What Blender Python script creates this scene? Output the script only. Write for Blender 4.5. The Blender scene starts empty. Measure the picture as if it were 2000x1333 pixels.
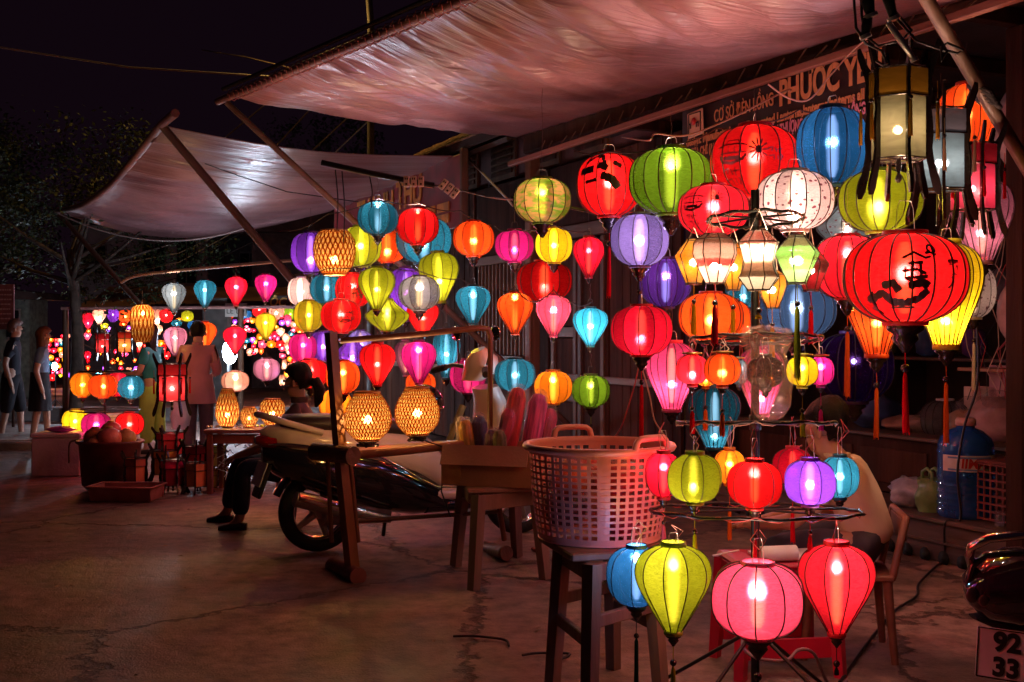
import bpy, math, random
from mathutils import Vector, Matrix, noise
random.seed(7)
PI = math.pi
sc = bpy.context.scene
COL = sc.collection

# ------------------------------------------------------------------ camera, world, exposure
F = 2200.0
CAMH = 1.5
cd = bpy.data.cameras.new('camera')
cam = bpy.data.objects.new('camera', cd)
COL.objects.link(cam)
cam.location = (0, 0, CAMH)
cam.rotation_euler = (PI/2, 0, 0)
cd.sensor_width = 36
cd.lens = 36*F/2000.0
cd.shift_y = -16.5/2000.0
cd.clip_end = 400
sc.camera = cam
w = bpy.data.worlds.new("World"); sc.world = w; w.use_nodes = True
bg = w.node_tree.nodes['Background']
bg.inputs[0].default_value = (0.55, 0.22, 0.48, 1)
bg.inputs[1].default_value = 0.008
sc.view_settings.view_transform = 'Standard'
sc.view_settings.look = 'None'
sc.view_settings.exposure = 0
sc.view_settings.gamma = 1
sc.view_settings.use_curve_mapping = False
cy = sc.cycles
cy.use_denoising = True
cy.max_bounces = 7; cy.diffuse_bounces = 3; cy.glossy_bounces = 3; cy.transmission_bounces = 6
cy.transparent_max_bounces = 16
cy.sample_clamp_indirect = 4
cy.caustics_reflective = False; cy.caustics_refractive = False
cy.use_light_tree = True

# ------------------------------------------------------------------ coordinates
def P(px, py, z):
    return Vector(((px-1000)/F*z, z, CAMH-(py-650)/F*z))
OX, OY = 2.6, 7.76
UX, UY = -0.4138, 0.9104
NX, NY = -0.9104, -0.4138
WROT = math.atan2(UY, UX)           # local +x runs along the wall (away from the camera)
def W(a, b, h=0.0):
    return Vector((OX+UX*a+NX*b, OY+UY*a+NY*b, h))
def wall_a(px, b):
    r = (px-1000)/F
    x0 = OX+NX*b; y0 = OY+NY*b
    return (x0-r*y0)/(r*UY-UX)
def wall_pt(px, py, b):
    a = wall_a(px, b); p = W(a, b); z = p.y
    p.z = CAMH-(py-650)/F*z
    return p

# ------------------------------------------------------------------ mesh builder
class MB:
    def __init__(s): s.v = []; s.f = []; s.sm = []
    def add(s, vs, fs, smooth=False):
        n = len(s.v)
        s.v += [tuple(v) for v in vs]
        s.f += [tuple(i+n for i in f) for f in fs]
        s.sm += [smooth]*len(fs)
    def box(s, c, size, rot=None, bev=0.0, taper=1.0):
        hx, hy, hz = size[0]/2, size[1]/2, size[2]/2
        c = Vector(c)
        if bev > 0:
            bev = min(bev, hx*.9, hy*.9, hz*.9)
            vs = []
            for sz in (-1, 1):
                for (inx, iny, inz) in ((bev, bev, 0), (0, 0, bev)):
                    pass
            # chamfered box: three loops of 4 split to 8
            def ring(z, i):
                ax, ay = hx-i, hy-i
                t = taper if z > 0 else 1.0
                q = bev if i == 0 else bev*.6
                return [(sx*t, sy*t, z) for sx, sy in ((ax-q, -ay), (ax, -ay+q), (ax, ay-q), (ax-q, ay), (-ax+q, ay), (-ax, ay-q), (-ax, -ay+q), (-ax+q, -ay))]
            loops = [ring(-hz, bev), ring(-hz+bev, 0), ring(hz-bev, 0), ring(hz, bev)]
            vs = [v for l in loops for v in l]
            fs = [tuple(range(7, -1, -1)), tuple(range(24, 32))]
            for k in range(3):
                for j in range(8):
                    fs.append((k*8+j, k*8+(j+1) % 8, (k+1)*8+(j+1) % 8, (k+1)*8+j))
        else:
            vs = [(sx*hx*(taper if sz > 0 else 1), sy*hy*(taper if sz > 0 else 1), sz*hz) for sz in (-1, 1) for sx, sy in ((-1, -1), (1, -1), (1, 1), (-1, 1))]
            fs = [(3, 2, 1, 0), (4, 5, 6, 7), (0, 1, 5, 4), (1, 2, 6, 5), (2, 3, 7, 6), (3, 0, 4, 7)]
        out = []
        for v in vs:
            v = Vector(v)
            if rot is not None: v = rot @ v
            out.append(v+c)
        s.add(out, fs)
        return s
    def tube(s, pts, r, n=8, smooth=True, cap=True, squash=None):
        pts = [Vector(p) for p in pts]
        rs = r if isinstance(r, (list, tuple)) else [r]*len(pts)
        vs = []; fs = []
        up = None
        for i, p in enumerate(pts):
            if i == 0: d = pts[1]-p
            elif i == len(pts)-1: d = p-pts[i-1]
            else: d = pts[i+1]-pts[i-1]
            if d.length < 1e-9: d = Vector((0, 0, 1))
            d.normalize()
            if up is None:
                up = Vector((0, 0, 1)) if abs(d.z) < .9 else Vector((1, 0, 0))
            x = d.cross(up)
            if x.length < 1e-6: x = d.cross(Vector((0, 1, 0)))
            x.normalize(); y = x.cross(d).normalized(); up = y
            for k in range(n):
                a = 2*PI*k/n
                vs.append(p+x*(math.cos(a)*rs[i])+y*(math.sin(a)*rs[i]))
        for i in range(len(pts)-1):
            for k in range(n):
                a = i*n+k; b = i*n+(k+1) % n
                fs.append((a, a+n, b+n, b))
        s.add(vs, fs, smooth)
        if cap:
            m = len(pts)-1
            s.add([vs[k] for k in range(n)], [tuple(range(n))])
            s.add([vs[m*n+k] for k in range(n)], [tuple(range(n-1, -1, -1))])
        return s
    def lathe(s, prof, n=16, c=(0, 0, 0), smooth=True, cap=True, sx=1, sy=1, rot=None):
        vs = []; fs = []
        for (r, z) in prof:
            for k in range(n):
                a = 2*PI*k/n
                v = Vector((math.cos(a)*r*sx, math.sin(a)*r*sy, z))
                if rot is not None: v = rot @ v
                vs.append(v+Vector(c))
        for i in range(len(prof)-1):
            for k in range(n):
                a = i*n+k; b = i*n+(k+1) % n
                fs.append((a, b, b+n, a+n))
        s.add(vs, fs, smooth)
        if cap:
            m = len(prof)-1
            if prof[0][0] > 1e-4: s.add([vs[k] for k in range(n)], [tuple(range(n-1, -1, -1))])
            if prof[m][0] > 1e-4: s.add([vs[m*n+k] for k in range(n)], [tuple(range(n))])
        return s
    def ball(s, c, r, n=12, m=8, sx=1, sy=1, sz=1, rot=None):
        prof = [(max(1e-5, r*math.sin(PI*i/m)), -r*math.cos(PI*i/m)*sz) for i in range(m+1)]
        return s.lathe(prof, n, c, True, False, sx, sy, rot)
    def loft(s, secs, n=14, power=2.0, smooth=True):
        """secs: (centre, halfwidth_vec, halfheight_vec)"""
        vs = []; fs = []
        for c, a_, b_ in secs:
            for k in range(n):
                t = 2*PI*k/n
                ct, st = math.cos(t), math.sin(t)
                ct = math.copysign(abs(ct)**(2/power), ct); st = math.copysign(abs(st)**(2/power), st)
                vs.append(Vector(c)+Vector(a_)*ct+Vector(b_)*st)
        for i in range(len(secs)-1):
            for k in range(n):
                a = i*n+k; b = i*n+(k+1) % n
                fs.append((a, b, b+n, a+n))
        s.add(vs, fs, smooth)
        s.add([vs[k] for k in range(n)], [tuple(range(n-1, -1, -1))], smooth)
        m = len(secs)-1
        s.add([vs[m*n+k] for k in range(n)], [tuple(range(n))], smooth)
        return s
    def prism(s, outline, y0, y1, rot=None, c=(0, 0, 0)):
        """outline in local xz, extruded along y"""
        n = len(outline)
        vs = [Vector((x, y0, z)) for x, z in outline]+[Vector((x, y1, z)) for x, z in outline]
        if rot is not None: vs = [rot @ v for v in vs]
        vs = [v+Vector(c) for v in vs]
        fs = [tuple(range(n)), tuple(range(2*n-1, n-1, -1))]
        for k in range(n):
            fs.append((k, k+n, (k+1) % n+n, (k+1) % n))
        s.add(vs, fs)
        return s
    def mesh(s, name):
        me = bpy.data.meshes.new(name)
        me.from_pydata(s.v, [], s.f)
        me.polygons.foreach_set('use_smooth', s.sm)
        me.update()
        return me
    def build(s, name, mat, parent=None, loc=None, rot=None):
        return obj(name, s.mesh(name), mat, parent, loc, rot)

def obj(name, me, mat, parent=None, loc=None, rot=None, scale=None):
    o = bpy.data.objects.new(name, me)
    COL.objects.link(o)
    if mat is not None:
        if len(me.materials) == 0: me.materials.append(mat)
        if me.materials[0] is not mat:
            o.material_slots[0].link = 'OBJECT'; o.material_slots[0].material = mat
    if parent is not None: o.parent = parent
    if loc is not None: o.location = loc
    if rot is not None: o.rotation_euler = rot
    if scale is not None: o.scale = scale
    return o
def tag(o, label=None, cat=None, group=None, kind=None):
    if label: o['label'] = label
    if cat: o['category'] = cat
    if group: o['group'] = group
    if kind: o['kind'] = kind
    return o
def empty(name, loc=(0, 0, 0), rz=0.0, label=None, cat=None, group=None, scale=None):
    o = bpy.data.objects.new(name, None); COL.objects.link(o)
    o.location = loc; o.rotation_euler = (0, 0, rz)
    o.empty_display_size = .05
    if scale: o.scale = (scale,)*3
    return tag(o, label, cat, group)
def struct(o):
    o['kind'] = 'structure'; return o

# ------------------------------------------------------------------ materials
def nodes(m):
    m.use_nodes = True
    nt = m.node_tree
    for n in list(nt.nodes): nt.nodes.remove(n)
    out = nt.nodes.new('ShaderNodeOutputMaterial')
    return nt, out
_mc = {}
def mat(name, col, rough=.6, metal=0.0, var=.25, scale=8.0, bump=.15, bscale=40.0, stretch=None, col2=None, spec=.5, alpha=1.0, trans=0.0, ior=1.45, coat=0.0):
    if name in _mc: return _mc[name]
    m = bpy.data.materials.new(name)
    nt, out = nodes(m)
    N = nt.nodes.new; L = nt.links.new
    b = N('ShaderNodeBsdfPrincipled')
    b.inputs['Roughness'].default_value = rough
    b.inputs['Metallic'].default_value = metal
    b.inputs['Specular IOR Level'].default_value = spec
    b.inputs['IOR'].default_value = ior
    b.inputs['Alpha'].default_value = alpha
    b.inputs['Transmission Weight'].default_value = trans
    b.inputs['Coat Weight'].default_value = coat
    tc = N('ShaderNodeTexCoord')
    mp = N('ShaderNodeMapping'); L(tc.outputs['Object'], mp.inputs[0])
    if stretch: mp.inputs['Scale'].default_value = stretch
    no = N('ShaderNodeTexNoise'); no.inputs['Scale'].default_value = scale; no.inputs['Detail'].default_value = 6
    L(mp.outputs[0], no.inputs['Vector'])
    rp = N('ShaderNodeValToRGB')
    c2 = col2 or tuple(c*(1-var) for c in col)
    c1 = tuple(min(1, c*(1+var*.6)) for c in col) if not col2 else col
    rp.color_ramp.elements[0].position = .35; rp.color_ramp.elements[1].position = .68
    rp.color_ramp.elements[0].color = (*c2, 1); rp.color_ramp.elements[1].color = (*c1, 1)
    L(no.outputs['Fac'], rp.inputs[0]); L(rp.outputs[0], b.inputs['Base Color'])
    if bump > 0:
        n2 = N('ShaderNodeTexNoise'); n2.inputs['Scale'].default_value = bscale; n2.inputs['Detail'].default_value = 4
        L(mp.outputs[0], n2.inputs['Vector'])
        bp = N('ShaderNodeBump'); bp.inputs['Strength'].default_value = bump; bp.inputs['Distance'].default_value = .02
        L(n2.outputs['Fac'], bp.inputs['Height']); L(bp.outputs[0], b.inputs['Normal'])
    L(b.outputs[0], out.inputs[0])
    _mc[name] = m
    return m
def emis(name, col, strength):
    if name in _mc: return _mc[name]
    m = bpy.data.materials.new(name); nt, out = nodes(m)
    e = nt.nodes.new('ShaderNodeEmission'); e.inputs[0].default_value = (*col, 1); e.inputs[1].default_value = strength
    ad = nt.nodes.new('ShaderNodeAddShader'); tp = nt.nodes.new('ShaderNodeBsdfTransparent')
    nt.links.new(e.outputs[0], ad.inputs[0]); nt.links.new(tp.outputs[0], ad.inputs[1]); nt.links.new(ad.outputs[0], out.inputs[0])
    try: m.cycles.emission_sampling = 'NONE'
    except Exception: pass
    _mc[name] = m
    return m
def silk(name, col, see=.22, seecol=None, fibre=.5, rough=.35, fwd=.10, pattern=None, banded=None):
    """thin silk: light from the bulb inside comes through (translucent), a little straight through the weave"""
    if name in _mc: return _mc[name]
    m = bpy.data.materials.new(name); nt, out = nodes(m)
    N = nt.nodes.new; L = nt.links.new
    tc = N('ShaderNodeTexCoord')
    # fibres: stretched noise
    mp = N('ShaderNodeMapping'); mp.inputs['Scale'].default_value = (3, 3, 9); L(tc.outputs['Object'], mp.inputs[0])
    no = N('ShaderNodeTexNoise'); no.inputs['Scale'].default_value = 2.2; no.inputs['Detail'].default_value = 8; no.inputs['Distortion'].default_value = 1.6
    L(mp.outputs[0], no.inputs[0])
    mx = N('ShaderNodeMix'); mx.data_type = 'RGBA'
    dark = tuple(c*(1-fibre*.55) for c in col)
    mx.inputs['A'].default_value = (*dark, 1); mx.inputs['B'].default_value = (*[min(1, c*1.08+.01) for c in col], 1)
    rp = N('ShaderNodeValToRGB'); rp.color_ramp.elements[0].position = .32; rp.color_ramp.elements[1].position = .62
    L(no.outputs['Fac'], rp.inputs[0]); L(rp.outputs[0], mx.inputs['Factor'])
    colout = mx.outputs['Result']
    if banded:
        sx = N('ShaderNodeSeparateXYZ'); L(tc.outputs['Object'], sx.inputs[0])
        br = N('ShaderNodeValToRGB'); br.color_ramp.interpolation = 'CONSTANT'
        el = br.color_ramp.elements
        el[0].position = 0; el[0].color = (*banded[0][1], 1)
        el[1].position = banded[1][0]; el[1].color = (*banded[1][1], 1)
        for p_, c_ in banded[2:]:
            e_ = el.new(p_); e_.color = (*c_, 1)
        ma = N('ShaderNodeMath'); ma.operation = 'MULTIPLY_ADD'; ma.inputs[1].default_value = .5; ma.inputs[2].default_value = .5
        wn = N('ShaderNodeTexNoise'); wn.inputs['Scale'].default_value = 18
        wm = N('ShaderNodeMapping'); wm.inputs['Scale'].default_value = (.3, .3, 3); L(tc.outputs['Object'], wm.inputs[0]); L(wm.outputs[0], wn.inputs[0])
        ad = N('ShaderNodeMath'); ad.operation = 'MULTIPLY_ADD'; ad.inputs[1].default_value = .12
        L(sx.outputs['Z'], ma.inputs[0]); L(wn.outputs['Fac'], ad.inputs[0]); L(ma.outputs[0], ad.inputs[2]); L(ad.outputs[0], br.inputs[0])
        ml = N('ShaderNodeMix'); ml.data_type = 'RGBA'; ml.blend_type = 'MULTIPLY'; ml.inputs['Factor'].default_value = 1
        L(br.outputs[0], ml.inputs['A'])
        st = N('ShaderNodeTexWave'); st.bands_direction = 'Z'; st.inputs['Scale'].default_value = 9; st.inputs['Distortion'].default_value = 3; st.inputs['Detail'].default_value = 4
        L(tc.outputs['Object'], st.inputs[0])
        sr = N('ShaderNodeValToRGB'); sr.color_ramp.elements[0].color = (.45, .45, .45, 1); sr.color_ramp.elements[0].position = .1; sr.color_ramp.elements[1].position = .6
        L(st.outputs['Fac'], sr.inputs[0]); L(sr.outputs[0], ml.inputs['B'])
        colout = ml.outputs['Result']
    if pattern:
        kind, pc = pattern
        vt = N('ShaderNodeTexVoronoi') if kind == 'floral' else N('ShaderNodeTexNoise')
        pm = N('ShaderNodeMapping'); L(tc.outputs['Object'], pm.inputs[0])
        th = N('ShaderNodeValToRGB')
        if kind == 'floral':
            vt.inputs['Scale'].default_value = 5.5; L(pm.outputs[0], vt.inputs['Vector'])
            th.color_ramp.elements[0].position = .24; th.color_ramp.elements[1].position = .28
            L(vt.outputs['Distance'], th.inputs[0])
        elif kind == 'print':
            vt.inputs['Scale'].default_value = 2.3; vt.inputs['Detail'].default_value = 9; vt.inputs['Roughness'].default_value = .65; vt.inputs['Distortion'].default_value = .6
            pm.inputs['Location'].default_value = (sum(map(ord, name)) % 7*.37, .3, .8)
            L(pm.outputs[0], vt.inputs[0])
            th.color_ramp.elements[0].position = .40; th.color_ramp.elements[1].position = .445
            L(vt.outputs['Fac'], th.inputs[0])
        else:  # landscape
            vt.inputs['Scale'].default_value = 2.0; vt.inputs['Detail'].default_value = 7; vt.inputs['Distortion'].default_value = 1.2
            pm.inputs['Scale'].default_value = (1, 1, 2.6); L(pm.outputs[0], vt.inputs[0])
            th.color_ramp.elements[0].position = .42; th.color_ramp.elements[1].position = .58
            L(vt.outputs['Fac'], th.inputs[0])
        m2 = N('ShaderNodeMix'); m2.data_type = 'RGBA'
        m2.inputs['A'].default_value = (*pc, 1)
        L(colout, m2.inputs['B']); L(th.outputs[0], m2.inputs['Factor'])
        colout = m2.outputs['Result']
        patmix = N('ShaderNodeMix'); patmix.data_type = 'RGBA'; patmix.inputs['A'].default_value = (*[min(1, .12+x) for x in pc], 1) if kind != 'land' else (1, .5, .3, 1); patmix.inputs['B'].default_value = (1, 1, 1, 1)
        L(th.outputs[0], patmix.inputs['Factor'])
    tr = N('ShaderNodeBsdfTranslucent'); df = N('ShaderNodeBsdfDiffuse'); tp = N('ShaderNodeBsdfTransparent')
    gl = N('ShaderNodeBsdfGlossy'); gl.inputs['Roughness'].default_value = rough; gl.inputs[0].default_value = (.8, .8, .8, 1)
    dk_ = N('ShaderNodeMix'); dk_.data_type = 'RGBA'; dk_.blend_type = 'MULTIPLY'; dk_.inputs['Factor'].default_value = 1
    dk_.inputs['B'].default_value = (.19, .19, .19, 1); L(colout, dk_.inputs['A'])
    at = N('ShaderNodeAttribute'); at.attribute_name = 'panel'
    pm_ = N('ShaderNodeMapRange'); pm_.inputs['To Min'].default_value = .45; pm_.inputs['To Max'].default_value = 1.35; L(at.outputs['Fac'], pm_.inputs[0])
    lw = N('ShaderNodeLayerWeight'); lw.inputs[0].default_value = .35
    lm = N('ShaderNodeMapRange'); lm.inputs['To Min'].default_value = 1.12; lm.inputs['To Max'].default_value = .42; L(lw.outputs['Facing'], lm.inputs[0])  # edge darkening put into the silk colour by viewing angle
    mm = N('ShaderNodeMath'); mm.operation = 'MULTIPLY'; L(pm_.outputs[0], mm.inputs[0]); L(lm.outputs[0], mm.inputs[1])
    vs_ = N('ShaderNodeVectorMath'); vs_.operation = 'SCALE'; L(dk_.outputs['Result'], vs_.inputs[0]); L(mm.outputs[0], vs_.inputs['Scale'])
    L(vs_.outputs[0], tr.inputs[0]); L(colout, df.inputs[0])
    sc_ = seecol or tuple(min(1, .25+.75*c) for c in col)
    tp.inputs[0].default_value = (*sc_, 1)
    a = N('ShaderNodeMixShader'); a.inputs[0].default_value = .10; L(tr.outputs[0], a.inputs[1]); L(df.outputs[0], a.inputs[2])
    b = N('ShaderNodeMixShader'); b.inputs[0].default_value = see; L(a.outputs[0], b.inputs[1]); L(tp.outputs[0], b.inputs[2])
    c = N('ShaderNodeMixShader')
    c.inputs[0].default_value = .045
    rf = N('ShaderNodeBsdfRefraction'); rf.inputs['IOR'].default_value = 1.22; rf.inputs['Roughness'].default_value = .55
    rf.inputs[0].default_value = (*[min(1, .02+.98*x) for x in col], 1)
    d = N('ShaderNodeMixShader'); d.inputs[0].default_value = fwd; L(b.outputs[0], d.inputs[1]); L(rf.outputs[0], d.inputs[2])
    L(d.outputs[0], c.inputs[1])
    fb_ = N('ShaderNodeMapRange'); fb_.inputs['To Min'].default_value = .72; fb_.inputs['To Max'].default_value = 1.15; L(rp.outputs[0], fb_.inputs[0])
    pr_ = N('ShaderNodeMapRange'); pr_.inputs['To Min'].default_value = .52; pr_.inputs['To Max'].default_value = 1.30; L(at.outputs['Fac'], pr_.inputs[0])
    lr_ = N('ShaderNodeMapRange'); lr_.inputs['To Min'].default_value = 1.15; lr_.inputs['To Max'].default_value = .38; L(lw.outputs['Facing'], lr_.inputs[0])  # same painted edge darkening for the forward glow colour
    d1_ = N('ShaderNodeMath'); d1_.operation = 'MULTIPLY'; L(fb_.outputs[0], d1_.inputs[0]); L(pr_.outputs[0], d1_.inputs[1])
    weave_limb = N('ShaderNodeMath'); weave_limb.operation = 'MULTIPLY'; L(d1_.outputs[0], weave_limb.inputs[0]); L(lr_.outputs[0], weave_limb.inputs[1])  # fibre and panel tone times the painted edge darkening
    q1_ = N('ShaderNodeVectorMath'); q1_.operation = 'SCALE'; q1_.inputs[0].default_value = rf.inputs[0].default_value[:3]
    L(weave_limb.outputs[0], q1_.inputs['Scale']); L(q1_.outputs[0], rf.inputs[0])
    if pattern:
        for nd in (tp, rf):
            q_ = N('ShaderNodeMix'); q_.data_type = 'RGBA'; q_.blend_type = 'MULTIPLY'; q_.inputs['Factor'].default_value = 1
            if nd is rf: L(q1_.outputs[0], q_.inputs['A'])
            else: q_.inputs['A'].default_value = nd.inputs[0].default_value[:]
            L(patmix.outputs['Result'], q_.inputs['B']); L(q_.outputs['Result'], nd.inputs[0]); L(gl.outputs[0], c.inputs[2])
    L(c.outputs[0], out.inputs[0])
    _mc[name] = m
    return m
def sheen_glow(name, col, strength):
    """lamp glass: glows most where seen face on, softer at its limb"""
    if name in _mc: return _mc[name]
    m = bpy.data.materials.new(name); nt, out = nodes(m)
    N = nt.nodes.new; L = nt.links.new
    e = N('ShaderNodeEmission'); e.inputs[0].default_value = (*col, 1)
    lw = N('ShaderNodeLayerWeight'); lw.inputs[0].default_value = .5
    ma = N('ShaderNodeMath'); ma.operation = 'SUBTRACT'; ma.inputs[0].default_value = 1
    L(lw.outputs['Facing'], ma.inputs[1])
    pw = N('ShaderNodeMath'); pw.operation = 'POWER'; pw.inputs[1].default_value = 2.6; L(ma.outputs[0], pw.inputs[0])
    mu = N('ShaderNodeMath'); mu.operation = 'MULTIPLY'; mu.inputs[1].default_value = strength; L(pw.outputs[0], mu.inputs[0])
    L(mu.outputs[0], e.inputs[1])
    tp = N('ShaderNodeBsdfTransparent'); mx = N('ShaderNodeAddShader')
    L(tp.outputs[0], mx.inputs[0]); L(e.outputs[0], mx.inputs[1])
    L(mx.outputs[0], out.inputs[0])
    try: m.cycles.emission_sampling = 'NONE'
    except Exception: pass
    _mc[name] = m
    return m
def thread(name, col):
    if name in _mc: return _mc[name]
    m = bpy.data.materials.new(name); nt, out = nodes(m); N = nt.nodes.new; L = nt.links.new
    tc = N('ShaderNodeTexCoord'); mp = N('ShaderNodeMapping'); mp.inputs['Scale'].default_value = (60, 60, 6); L(tc.outputs['Object'], mp.inputs[0])
    no = N('ShaderNodeTexNoise'); no.inputs['Scale'].default_value = 5; L(mp.outputs[0], no.inputs[0])
    mx = N('ShaderNodeMix'); mx.data_type = 'RGBA'; mx.inputs['A'].default_value = (*[c*.5 for c in col], 1); mx.inputs['B'].default_value = (*col, 1); L(no.outputs['Fac'], mx.inputs['Factor'])
    d = N('ShaderNodeBsdfDiffuse'); t = N('ShaderNodeBsdfTranslucent'); L(mx.outputs['Result'], d.inputs[0]); L(mx.outputs['Result'], t.inputs[0])
    a = N('ShaderNodeMixShader'); a.inputs[0].default_value = .5; L(d.outputs[0], a.inputs[1]); L(t.outputs[0], a.inputs[2]); L(a.outputs[0], out.inputs[0])
    _mc[name] = m
    return m
def clearfilm(name, col=(.9, .85, .85), amount=.25, rough=.12):
    if name in _mc: return _mc[name]
    m = bpy.data.materials.new(name); nt, out = nodes(m)
    N = nt.nodes.new; L = nt.links.new
    gl = N('ShaderNodeBsdfGlossy'); gl.inputs['Roughness'].default_value = rough; gl.inputs[0].default_value = (*col, 1)
    tr = N('ShaderNodeBsdfTranslucent'); tr.inputs[0].default_value = (*col, 1)
    tp = N('ShaderNodeBsdfTransparent'); tp.inputs[0].default_value = (.97, .97, .97, 1)
    no = N('ShaderNodeTexNoise'); no.inputs['Scale'].default_value = 30; no.inputs['Detail'].default_value = 3; no.inputs['Distortion'].default_value = 2
    tc = N('ShaderNodeTexCoord'); L(tc.outputs['Object'], no.inputs[0])
    bp = N('ShaderNodeBump'); bp.inputs['Strength'].default_value = 1; bp.inputs['Distance'].default_value = .05; L(no.outputs['Fac'], bp.inputs['Height'])
    L(bp.outputs[0], gl.inputs['Normal'])
    a = N('ShaderNodeMixShader'); a.inputs[0].default_value = .35; L(gl.outputs[0], a.inputs[1]); L(tr.outputs[0], a.inputs[2])
    b = N('ShaderNodeMixShader'); b.inputs[0].default_value = amount; L(tp.outputs[0], b.inputs[1]); L(a.outputs[0], b.inputs[2])
    L(b.outputs[0], out.inputs[0])
    _mc[name] = m
    return m

M_black = mat('black_iron', (.012, .010, .010), .45, .3, .3, 20, .1)
M_rib = mat('black_rib', (.010, .006, .006), .6, 0, .2, 20, 0)
M_turned = mat('turned_black_wood', (.02, .012, .012), .25, 0, .3, 12, .05)
M_wood = mat('old_brown_wood', (.16, .085, .05), .6, 0, .45, 5, .35, 30, (1, 1, .12))
M_woodh = mat('old_brown_wood_rail', (.18, .09, .055), .55, 0, .45, 5, .35, 30, (.12, 1, 1))
M_darkwood = mat('dark_facade_wood', (.050, .020, .013), .8, 0, .5, 6, .4, 30, (1, 1, .1), None, .15)
M_darkwood2 = mat('dark_facade_wood_worn', (.080, .032, .020), .8, 0, .5, 6, .4, 30, (1, 1, .1), None, .15)
M_wire = mat('bright_steel_wire', (.55, .5, .48), .3, .9, .2, 30, 0)
M_cable = mat('black_cable', (.015, .013, .015), .4, 0, .2, 30, 0)
M_gold = mat('gilt_rim', (.6, .35, .08), .35, .6, .3, 20, 0)
# ------------------------------------------------------------------ lanterns
PROF = {
 'globe': [(1, .36), (.95, .52), (.86, .68), (.72, .82), (.52, .93), (.28, .985), (0, 1), (-.28, .975), (-.52, .90), (-.72, .77), (-.88, .60), (-1, .36)],
 'round': [(1, .34), (.93, .52), (.8, .72), (.6, .88), (.32, .97), (0, 1), (-.32, .97), (-.6, .88), (-.8, .72), (-.93, .52), (-1, .32)],
 'tear': [(1, .33), (.94, .55), (.84, .76), (.70, .90), (.52, .98), (.34, 1), (.12, .95), (-.15, .81), (-.45, .61), (-.75, .41), (-1, .24)],
 'bell': [(1, .40), (.93, .62), (.80, .83), (.62, .95), (.42, 1), (.2, .98), (-.05, .88), (-.35, .71), (-.68, .52), (-1, .36)],
 'ufo': [(1, .27), (.82, .36), (.55, .55), (.25, .84), (.06, .985), (-.1, 1), (-.3, .93), (-.55, .74), (-.8, .5), (-1, .30)],
 'hexdiamond': [(1, .38), (.9, .42), (.3, 1.0), (.22, 1.0), (-.92, .42), (-1, .44)],
 'hexshoulder': [(1, .42), (.78, .80), (.62, .92), (.2, .96), (0, .88), (-.5, .66), (-.96, .40), (-1, .42)],
 'hourglass': [(1, .45), (.62, 1.0), (.3, .84), (-.1, .72), (-.35, .82), (-.55, 1.0), (-.95, .55), (-1, .55)],
}
def prof_at(prof, y):
    for (y0, r0), (y1, r1) in zip(prof, prof[1:]):
        if y1 <= y <= y0: return r0+(r1-r0)*(y0-y)/max(1e-6, y0-y1)
    return prof[-1][1]
def smooth_prof(name, k=2):
    p = PROF[name]
    if name.startswith('hex') or name == 'hourglass': return p
    out = []
    n = len(p)
    for i in range(n-1):
        p0 = p[max(0, i-1)]; p1 = p[i]; p2 = p[i+1]; p3 = p[min(n-1, i+2)]
        for j in range(k):
            t = j/k
            out.append(tuple(.5*((2*p1[c])+(-p0[c]+p2[c])*t+(2*p0[c]-5*p1[c]+4*p2[c]-p3[c])*t*t+(-p0[c]+3*p1[c]-3*p2[c]+p3[c])*t**3) for c in (0, 1)))
    out.append(p[-1])
    return out
_shades = {}
def shade_mesh(kind, n):
    key = (kind, n)
    if key in _shades: return _shades[key]
    prof = smooth_prof(kind); sub = 4 if not kind.startswith('hex') else 1
    if kind == 'hourglass': sub = 1
    vs = []; fs = []
    m = n*sub
    for (y, r) in prof:
        for k in range(n):
            for j in range(sub):
                t = j/sub*(2*PI/n)
                rr = r*(math.cos(PI/n)/math.cos(t-PI/n)) if sub > 1 else r
                rr *= 1+.004*math.sin(k*2.3+y*4)
                a = 2*PI*k/n+t
                vs.append((math.cos(a)*rr, math.sin(a)*rr, y))
    for i in range(len(prof)-1):
        for k in range(m):
            a = i*m+k; b = i*m+(k+1) % m
            fs.append((a, a+m, b+m, b))
    me = bpy.data.meshes.new('shade'); me.from_pydata(vs, [], fs)
    me.polygons.foreach_set('use_smooth', [sub > 1]*len(fs)); me.update()
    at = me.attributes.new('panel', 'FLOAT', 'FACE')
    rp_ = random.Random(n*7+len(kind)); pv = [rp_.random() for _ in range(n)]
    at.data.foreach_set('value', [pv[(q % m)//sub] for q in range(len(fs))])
    _shades[key] = me
    return me
def rib_mesh(kind, R, H, th):
    key = ('rib', kind, round(R, 2), round(H, 2), round(th, 4))
    if key in _shades: return _shades[key]
    prof = smooth_prof(kind)
    b = MB()
    b.tube([(r*R*1.004+th*.3, 0, y*H) for y, r in prof], th, 5)
    me = b.mesh('rib'); _shades[key] = me
    return me
def frame_mesh(kind, n, R, H, th, rot0=0):
    prof = smooth_prof(kind)
    b = MB()
    for k in range(n):
        a = 2*PI*k/n
        b.tube([(math.cos(a)*(r*R*1.004+th*.3), math.sin(a)*(r*R*1.004+th*.3), y*H) for y, r in prof], th, 4)
    return b.mesh('rib_frame')

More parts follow.
